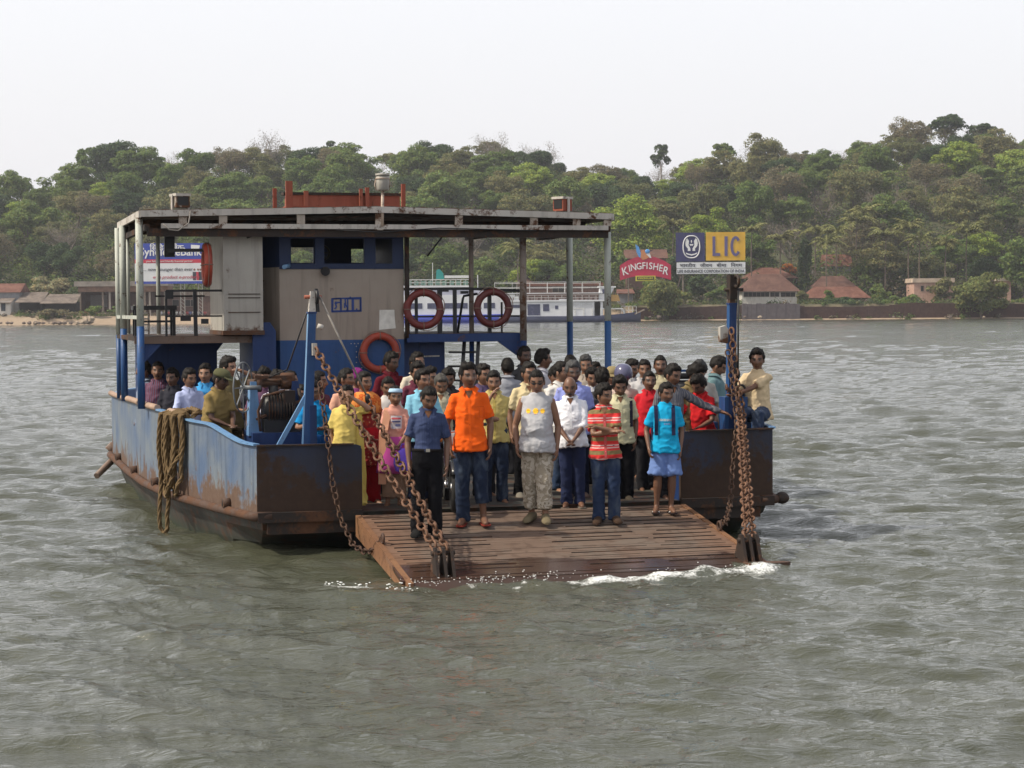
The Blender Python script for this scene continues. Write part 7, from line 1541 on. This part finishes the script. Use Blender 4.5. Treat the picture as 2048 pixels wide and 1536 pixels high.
def plant(kind, X, Y, s, label=None, z=None, sz=1.0):
    me = KINDS[kind][rgT.integers(len(KINDS[kind]))]; o = link('tree', me); o.location = (X, Y, gz(X, Y) - .3 if z is None else z); o.rotation_euler = (0, 0, rgT.uniform(0, 6.28)); o.scale = (s, s, s * sz * rgT.uniform(.9, 1.1))
    return tag(o, label or TLAB[kind][0], 'tree', None if label else TLAB[kind][1])
rows = [(474, 14.5), (487, 14.5), (501, 14.5), (516, 14), (532, 14), (549, 14), (567, 13.5), (586, 13.5), (605, 13), (622, 12)]
for ri, (Y0, dx) in enumerate(rows):
    half = Y0 * .256 + 14; n = int(2 * half / dx)
    for i in range(n):
        X = -half + (i + .5 + .4 * (ri % 2) + rgT.uniform(-.42, .42)) * dx; Y = Y0 + rgT.uniform(-6, 6); xp = 1024 + X * F_PX / Y
        if 1140 < xp < 1500 and Y0 < 520: continue
        if Y0 < 500 and ((-20 < xp < 150) or 1215 < xp < 1360 or 1470 < xp < 1720 or 1810 < xp < 1910) and Y < 484: continue
        right = sstep(1050, 1500, xp); r = rgT.random()
        w = [('green', .44 - .10 * right), ('dark', .17 - .05 * right), ('olive', .19 + .0 * right), ('bright', .06), ('dry', .08 + .15 * right), ('bare', .06 + .05 * right)]
        tot = sum(q[1] for q in w); acc = 0
        for kd, q in w:
            acc += q / tot
            if r <= acc: break
        plant(kd, X, Y, rgT.uniform(.78, 1.30) * (.72 if Y0 > 615 else 1))
nR = 47
for i in range(nR):
    X = -176 + 352 * (i + rgT.uniform(-.3, .3)) / (nR - 1); Y = 640 + rgT.uniform(-5, 6); xp = 1024 + X * F_PX / Y; right = xp > 1100
    kd = rgT.choice(['open', 'bare', 'green', 'dark', 'olive'], p=[.36, .36, .10, .05, .13] if not right else [.26, .42, .08, .10, .14]); plant(kd, X, Y, rgT.uniform(.68, 1.08))
# trees one can point to
def special(name, label, x, yb, ytop, wpx, Y, leaf, blobs, per, size, flat=.8, up=.6, spread=.28, zb=None, cat='tree', rz=.5, bark=BARK, trunk=True, seed=None):
    p = at(x, yb, Y); zt = at(x, ytop, Y).z; z0 = p.z if zb is None else zb; h = zt - z0; w = wpx * Y / F_PX / 2; Rz = h * rz
    e = tag(empty(name, (p.x, Y, z0)), label, cat); C, N, cen, rg = crown(seed or int(x), (w, w * .9, Rz), h - Rz * .95, blobs, per, size, spread, up, flat); V, F, c = leaf_arrays(C, N, size, rg)
    o = mesh_np('crown', V, F, LEAF[leaf], e); set_col(o.data, c)
    if trunk: wood(int(x), h, h - Rz * .95, cen, max(.12, h * .022)).build('trunk', bark, e)
    return e
special('tree', 'large bright yellow green dome-shaped tree above the moored boats', 1268, 560, 378, 205, 492, 'bright', 56, 420, .34, .75, .8, .24)
special('tree', 'second yellow green tree right of the large dome, level with the hoarding top', 1420, 540, 408, 125, 494, 'bright', 32, 300, .33, .75, .8, .26)
special('bush', 'big round olive bush at the water edge beside the tour boat', 1327, 640, 553, 118, 438, 'mangrove', 34, 330, .34, .9, .5, .30, .2, 'bush', .56)
special('tree', 'rounded olive mangrove tree at the water edge far right', 1962, 636, 545, 118, 439, 'mangrove', 34, 330, .34, .9, .5, .30, .2, 'tree', .56)
special('tree', 'rich green tree cut by the right edge of the picture', 2046, 605, 468, 120, 466, 'green', 30, 260, .42, .9, .5, .28)
special('bush', 'pale khaki bush behind the two low sheds', 98, 612, 547, 100, 462, 'khaki', 24, 200, .36, .8, .7, .28, None, 'bush', .55)
special('tree', 'dark narrow pointed tree between the two red-roofed houses', 1611, 590, 478, 40, 472, 'dark', 22, 190, .36, 1.3, .3, .34, None, 'tree', .55)
special('bush', 'orange flowering tree beside the dark pointed tree', 1574, 560, 527, 44, 484, 'flame', 12, 120, .34, .8, .6, .3, None, 'tree', .5)
special('bush', 'green bush under the end of the wide red brown roof', 1790, 628, 592, 62, 446, 'green', 16, 170, .30, .9, .5, .3, None, 'bush', .55)
special('bush', 'low dark bush in front of the wide red brown house', 1680, 618, 592, 70, 448, 'dark', 14, 140, .30, .9, .5, .3, None, 'bush', .55)
special('bush', 'small green bush at the left end of the wide house roof', 1655, 612, 580, 26, 449, 'green', 8, 110, .26, .9, .5, .34, None, 'bush', .55)
special('bush', 'creeper bush hanging over the pink building roof', 1885, 606, 556, 62, 460, 'olive', 16, 150, .30, .9, .5, .3, None, 'bush', .55)
special('tree', 'leafy green tree left of the red curved sign', 1228, 590, 500, 60, 470, 'green', 18, 200, .34, .9, .5, .3)
special('tree', 'dark leafy tree between the red curved sign and the navy hoarding', 1350, 590, 505, 56, 470, 'dark', 16, 200, .34, .9, .5, .3)
special('bush', 'dense green bush directly below the red curved sign', 1300, 606, 560, 60, 452, 'green', 14, 170, .30, .9, .5, .3, None, 'bush', .55)
special('bush', 'leafy bush in the gap right of the wide red brown house', 1758, 614, 566, 56, 460, 'green', 16, 170, .32, .9, .5, .3, None, 'bush', .55)
special('bush', 'olive bush at the right end of the white-walled house', 1606, 616, 580, 34, 452, 'olive', 10, 140, .28, .9, .5, .32, None, 'bush', .55)
special('bush', 'broad bush in front of the pink building corner', 1826, 622, 588, 50, 447, 'green', 14, 150, .28, .9, .5, .3, None, 'bush', .55)
special('tree', 'mid green tree behind the pink flat-roofed building', 1868, 580, 508, 90, 476, 'olive', 24, 200, .36, .9, .5, .28)
special('tree', 'green tree behind the gap between the two tiled houses', 1742, 585, 512, 80, 476, 'green', 22, 200, .36, .9, .5, .28)
special('bush', 'low leafy bush on the stone wall left of the white-walled house', 1440, 612, 572, 66, 452, 'green', 16, 160, .30, .9, .5, .3, None, 'bush', .55)
special('bush', 'weedy green bush on the bank in front of the open shed', 190, 636, 607, 46, 442, 'green', 10, 130, .26, .9, .5, .32, None, 'bush', .55)
special('bush', 'dry brown thicket on the bank below the low sheds', 115, 640, 616, 90, 441, 'dry', 16, 130, .26, .8, .5, .28, None, 'bush', .5)
special('bush', 'weedy bush beside the posts at the right end of the open shed', 232, 634, 612, 36, 444, 'green', 8, 110, .26, .9, .5, .34, None, 'bush', .55)
special('tree', 'dark bushy tree between the moored boats', 965, 600, 515, 90, 470, 'dark', 24, 220, .38, .9, .5, .3)
special('tree', 'green tree behind the sun deck of the blue-hulled boat', 890, 590, 475, 130, 486, 'green', 26, 220, .42, .85, .6, .28)
special('tree', 'dark tree beneath the insurance hoarding', 1405, 610, 545, 70, 458, 'dark', 18, 190, .32, .9, .5, .3)
special('tree', 'very dark round tree on the skyline left of the red raft cradle', 660, 345, 281, 82, 636, 'dark', 26, 170, .5, .9, .5, .28)
special('tree', 'tallest broad-crowned tree on the right skyline', 1892, 330, 224, 92, 636, 'dark', 24, 150, .5, .7, .6, .26, None, 'tree', .32, BARK2)
special('tree', 'second tall skyline tree right of the tallest one', 1968, 335, 240, 80, 634, 'dark', 22, 150, .5, .75, .6, .26, None, 'tree', .36, BARK2)
special('tree', 'lone tufted dark tree standing above the dip in the skyline', 1325, 372, 286, 46, 636, 'dark', 12, 150, .5, .8, .6, .30, None, 'tree', .40, BARK2)
special('tree', 'leafy tree with dark clumps on the skyline above the yellow hoarding', 1448, 360, 272, 62, 636, 'green', 16, 140, .48, .8, .6, .27, None, 'tree', .42, BARK2)
special('tree', 'rounded green tree standing up from the left end of the ridge', 178, 360, 286, 62, 620, 'green', 18, 170, .46, .9, .5, .28)
# coconut palms
def frond(L, rg, droop):
    P = [Vector((0, 0, 0))]; a = rg.uniform(.25, 1.0); d = Vector((cos(a), 0, sin(a)))
    for i in range(7): P.append(P[-1] + d * L / 7); d = (d + Vector((0, 0, -droop * (.10 + .05 * i)))).normalized()
    V = []; F = []
    for i in range(7):
        p, q = P[i], P[i + 1]; t = (i + .5) / 7; w = L * .20 * sin(pi * min(1, t * .9 + .12)) ** .7
        for s_ in (-1, 1):
            for j in range(3):
                m = p.lerp(q, j / 3); e_ = p.lerp(q, j / 3 + .34); tip = m.lerp(q, .9) + Vector((L * .05, s_ * w, -w * .55)); n = len(V); V += [tuple(m), tuple(e_), tuple(tip + Vector((.20, 0, 0))), tuple(tip)]; F.append((n, n + 1, n + 2, n + 3))
    return np.array(V), np.array(F)
palmc = mat_leaf('palm_leaf', (.14, .155, .06), (.165, .17, .07), .3)
PALM = []
for sd in (3, 4, 5):
    rg = np.random.default_rng(sd); VV = []; FF = []; n = 0
    for k_ in range(17):
        V, F = frond(rg.uniform(3.2, 4.4), rg, rg.uniform(.8, 1.8)); a = k_ * 2.399 + rg.normal(0, .2); c_, s_ = cos(a), sin(a); VV.append(np.stack([V[:, 0] * c_ - V[:, 1] * s_, V[:, 0] * s_ + V[:, 1] * c_, V[:, 2]], 1)); FF.append(F + n); n += len(V)
    o = mesh_np('crown', np.concatenate(VV), np.concatenate(FF), palmc); rgc = rg.uniform(.6, 1.3, len(o.data.vertices) // 4); set_col(o.data, np.repeat(np.stack([rgc * 1.05, rgc, rgc * .9], 1), 4, 0)); PALM.append(o.data); bpy.data.objects.remove(o)
PT = []
for i, (x, yt, yb, Y, wh) in enumerate(((1502, 452, 540, 500, 'just right of the yellow hoarding'), (1652, 478, 580, 486, 'rising behind the wide red brown roof'), (1672, 455, 560, 500, 'above the small orange gable'), (1712, 436, 540, 508, 'with the darkest crown up the slope'), (1816, 446, 560, 496, 'with a bare pale stem above the pink building'), (1838, 470, 570, 490, 'leaning over the pink building'), (1770, 462, 560, 498, 'left of the pale-stemmed palm'), (1932, 455, 560, 492, 'above the mangrove tree'), (1630, 452, 560, 505, 'above the dark pointed tree'), (1560, 470, 560, 498, 'over the orange flowering tree'), (1035, 488, 570, 484, 'seen between the thin ferry posts'), (1725, 415, 530, 516, 'highest on the right slope'), (1345, 440, 545, 506, 'at the right foot of the yellow green dome'), (1890, 480, 580, 486, 'low beside the mangrove tree'))):
    Y = max(466, Y - 26); p = at(x, yt, Y); zg = gz(p.x, Y) - .3; e = tag(empty('palm_tree', (p.x, Y, zg)), 'coconut palm ' + wh, 'palm tree', 'coconut palms on the right slope'); h = max(4, p.z - zg - 1.2)
    me = PALM[i % 3]; o = link('crown', me, e, (.25, 0, h), i * 1.3); s_ = random.uniform(1.1, 1.4); o.scale = (s_, s_, s_)
    b = MB(); b.tube([(0, 0, -.5), (.1, 0, h * .3), (.05, .1, h * .7), (.25, 0, h)], [.20, .15, .13, .11], 8); b.build('trunk', BARK, e)
# the mass of shrubs filling the slope between the trees
def undergrowth():
    rg = np.random.default_rng(23); n = 4200; X = rg.uniform(-185, 185, n); Y = 470 + 185 * rg.random(n) ** 1.1; keep = np.abs(X) < Y * .27 + 8; X, Y = X[keep], Y[keep]
    Z = ground(X, Y); xp = 1024 + X * F_PX / Y; C = []; N = []; K = []
    pal = np.array([(.105, .150, .044), (.062, .095, .038), (.140, .150, .062), (.170, .145, .098), (.195, .165, .135), (.19, .24, .06)]); right = sstep(1050, 1500, xp)
    for i in range(len(X)):
        m = rg.integers(70, 120); R = rg.uniform(1.8, 4.2); hh = rg.uniform(2.5, 7.0); D = rg.normal(size=(m, 3)); D /= np.linalg.norm(D, axis=1, keepdims=True); D[:, 2] = np.abs(D[:, 2]); c = np.array([X[i], Y[i], Z[i] + .2])
        C.append(c + D * rg.uniform(.5, 1.05, m)[:, None] * (R, R, hh)); N.append(D + rg.normal(size=(m, 3)) * .5 + (0, 0, .5)); pr = np.array([.46 - .14 * right[i], .12, .20, .05 + .12 * right[i], .03 + .05 * right[i], .14]); K.append(np.repeat(pal[rg.choice(6, p=pr / pr.sum())][None], m, 0))
    C = np.concatenate(C); N = np.concatenate(N); K = np.concatenate(K); V, F, c = leaf_arrays(C, N, .40, rg, (.6, 1.25)); c = c * np.repeat(K, 4, 0)
    o = mesh_np('undergrowth', V, F, mat_leaf('undergrowth_leaf', (1, 1, 1), (1, 1, 1))); set_col(o.data, c); tag(o, kind='stuff')
    # the same wood carried on to either side of the view
    n = 2400; X = rg.uniform(-415, 415, n); Y = 462 + 200 * rg.random(n); keep = np.abs(X) > Y * .262 + 6; X, Y = X[keep], Y[keep]; Z = ground(X, Y); C = []; N = []; K = []
    for i in range(len(X)):
        m = 120; R = rg.uniform(3.5, 6.5); hh = rg.uniform(5, 11); D = rg.normal(size=(m, 3)); D /= np.linalg.norm(D, axis=1, keepdims=True); D[:, 2] = np.abs(D[:, 2]); C.append(np.array([X[i], Y[i], Z[i] + .3]) + D * rg.uniform(.55, 1.05, m)[:, None] * (R, R, hh)); N.append(D + rg.normal(size=(m, 3)) * .5 + (0, 0, .5)); K.append(np.repeat(pal[rg.choice(6, p=(.44, .14, .2, .08, .04, .1))][None], m, 0))
    C = np.concatenate(C); N = np.concatenate(N); K = np.concatenate(K); V, F, c = leaf_arrays(C, N, .75, rg, (.6, 1.25)); c = c * np.repeat(K, 4, 0)
    o = mesh_np('forest', V, F, bpy.data.materials['undergrowth_leaf']); set_col(o.data, c); tag(o, kind='stuff')
    # scrub along the top of the bank
    C = []; N = []; K = []
    for i in range(420):
        x = rg.uniform(-30, 330) if i < 110 else rg.uniform(1230, 2080); Yb = rg.uniform(440, 452) if i < 110 else rg.uniform(439.5, 454); p = at(x, 620, Yb); z = gz(p.x, Yb); m = 60; R = rg.uniform(.5, 1.7); D = rg.normal(size=(m, 3)); D /= np.linalg.norm(D, axis=1, keepdims=True); D[:, 2] = np.abs(D[:, 2])
        if 120 < i and 1484 < x < 1600: continue
        if i < 110 and x > 180 and Yb < 446: continue
        C.append(np.array([p.x, Yb, z - .1]) + D * rg.uniform(.4, 1.05, m)[:, None] * (R, R, R * .9)); N.append(D + rg.normal(size=(m, 3)) * .5 + (0, 0, .4)); K.append(np.repeat(pal[rg.choice(6, p=(.34, .2, .16, .2, .04, .06))][None], m, 0))
    C = np.concatenate(C); N = np.concatenate(N); K = np.concatenate(K); V, F, c = leaf_arrays(C, N, .26, rg, (.6, 1.25)); c = c * np.repeat(K, 4, 0)
    o = mesh_np('scrub', V, F, bpy.data.materials['undergrowth_leaf']); set_col(o.data, c); tag(o, kind='stuff')
undergrowth()
# ------------------------------------------------------------------ the hazy air over the water
b = MB(); b.box((-700, -60, -4), (700, 900, 95)); g = G('thin_haze'); g.t.nodes.remove(g.b); pv = g.n('ShaderNodeVolumePrincipled'); pv.inputs['Color'].default_value = (.88, .90, .97, 1); pv.inputs['Density'].default_value = .00018; pv.inputs['Anisotropy'].default_value = .2
g.l(pv.outputs[0], g.out.inputs['Volume']); tag(b.build('haze', g.mat), kind='stuff')
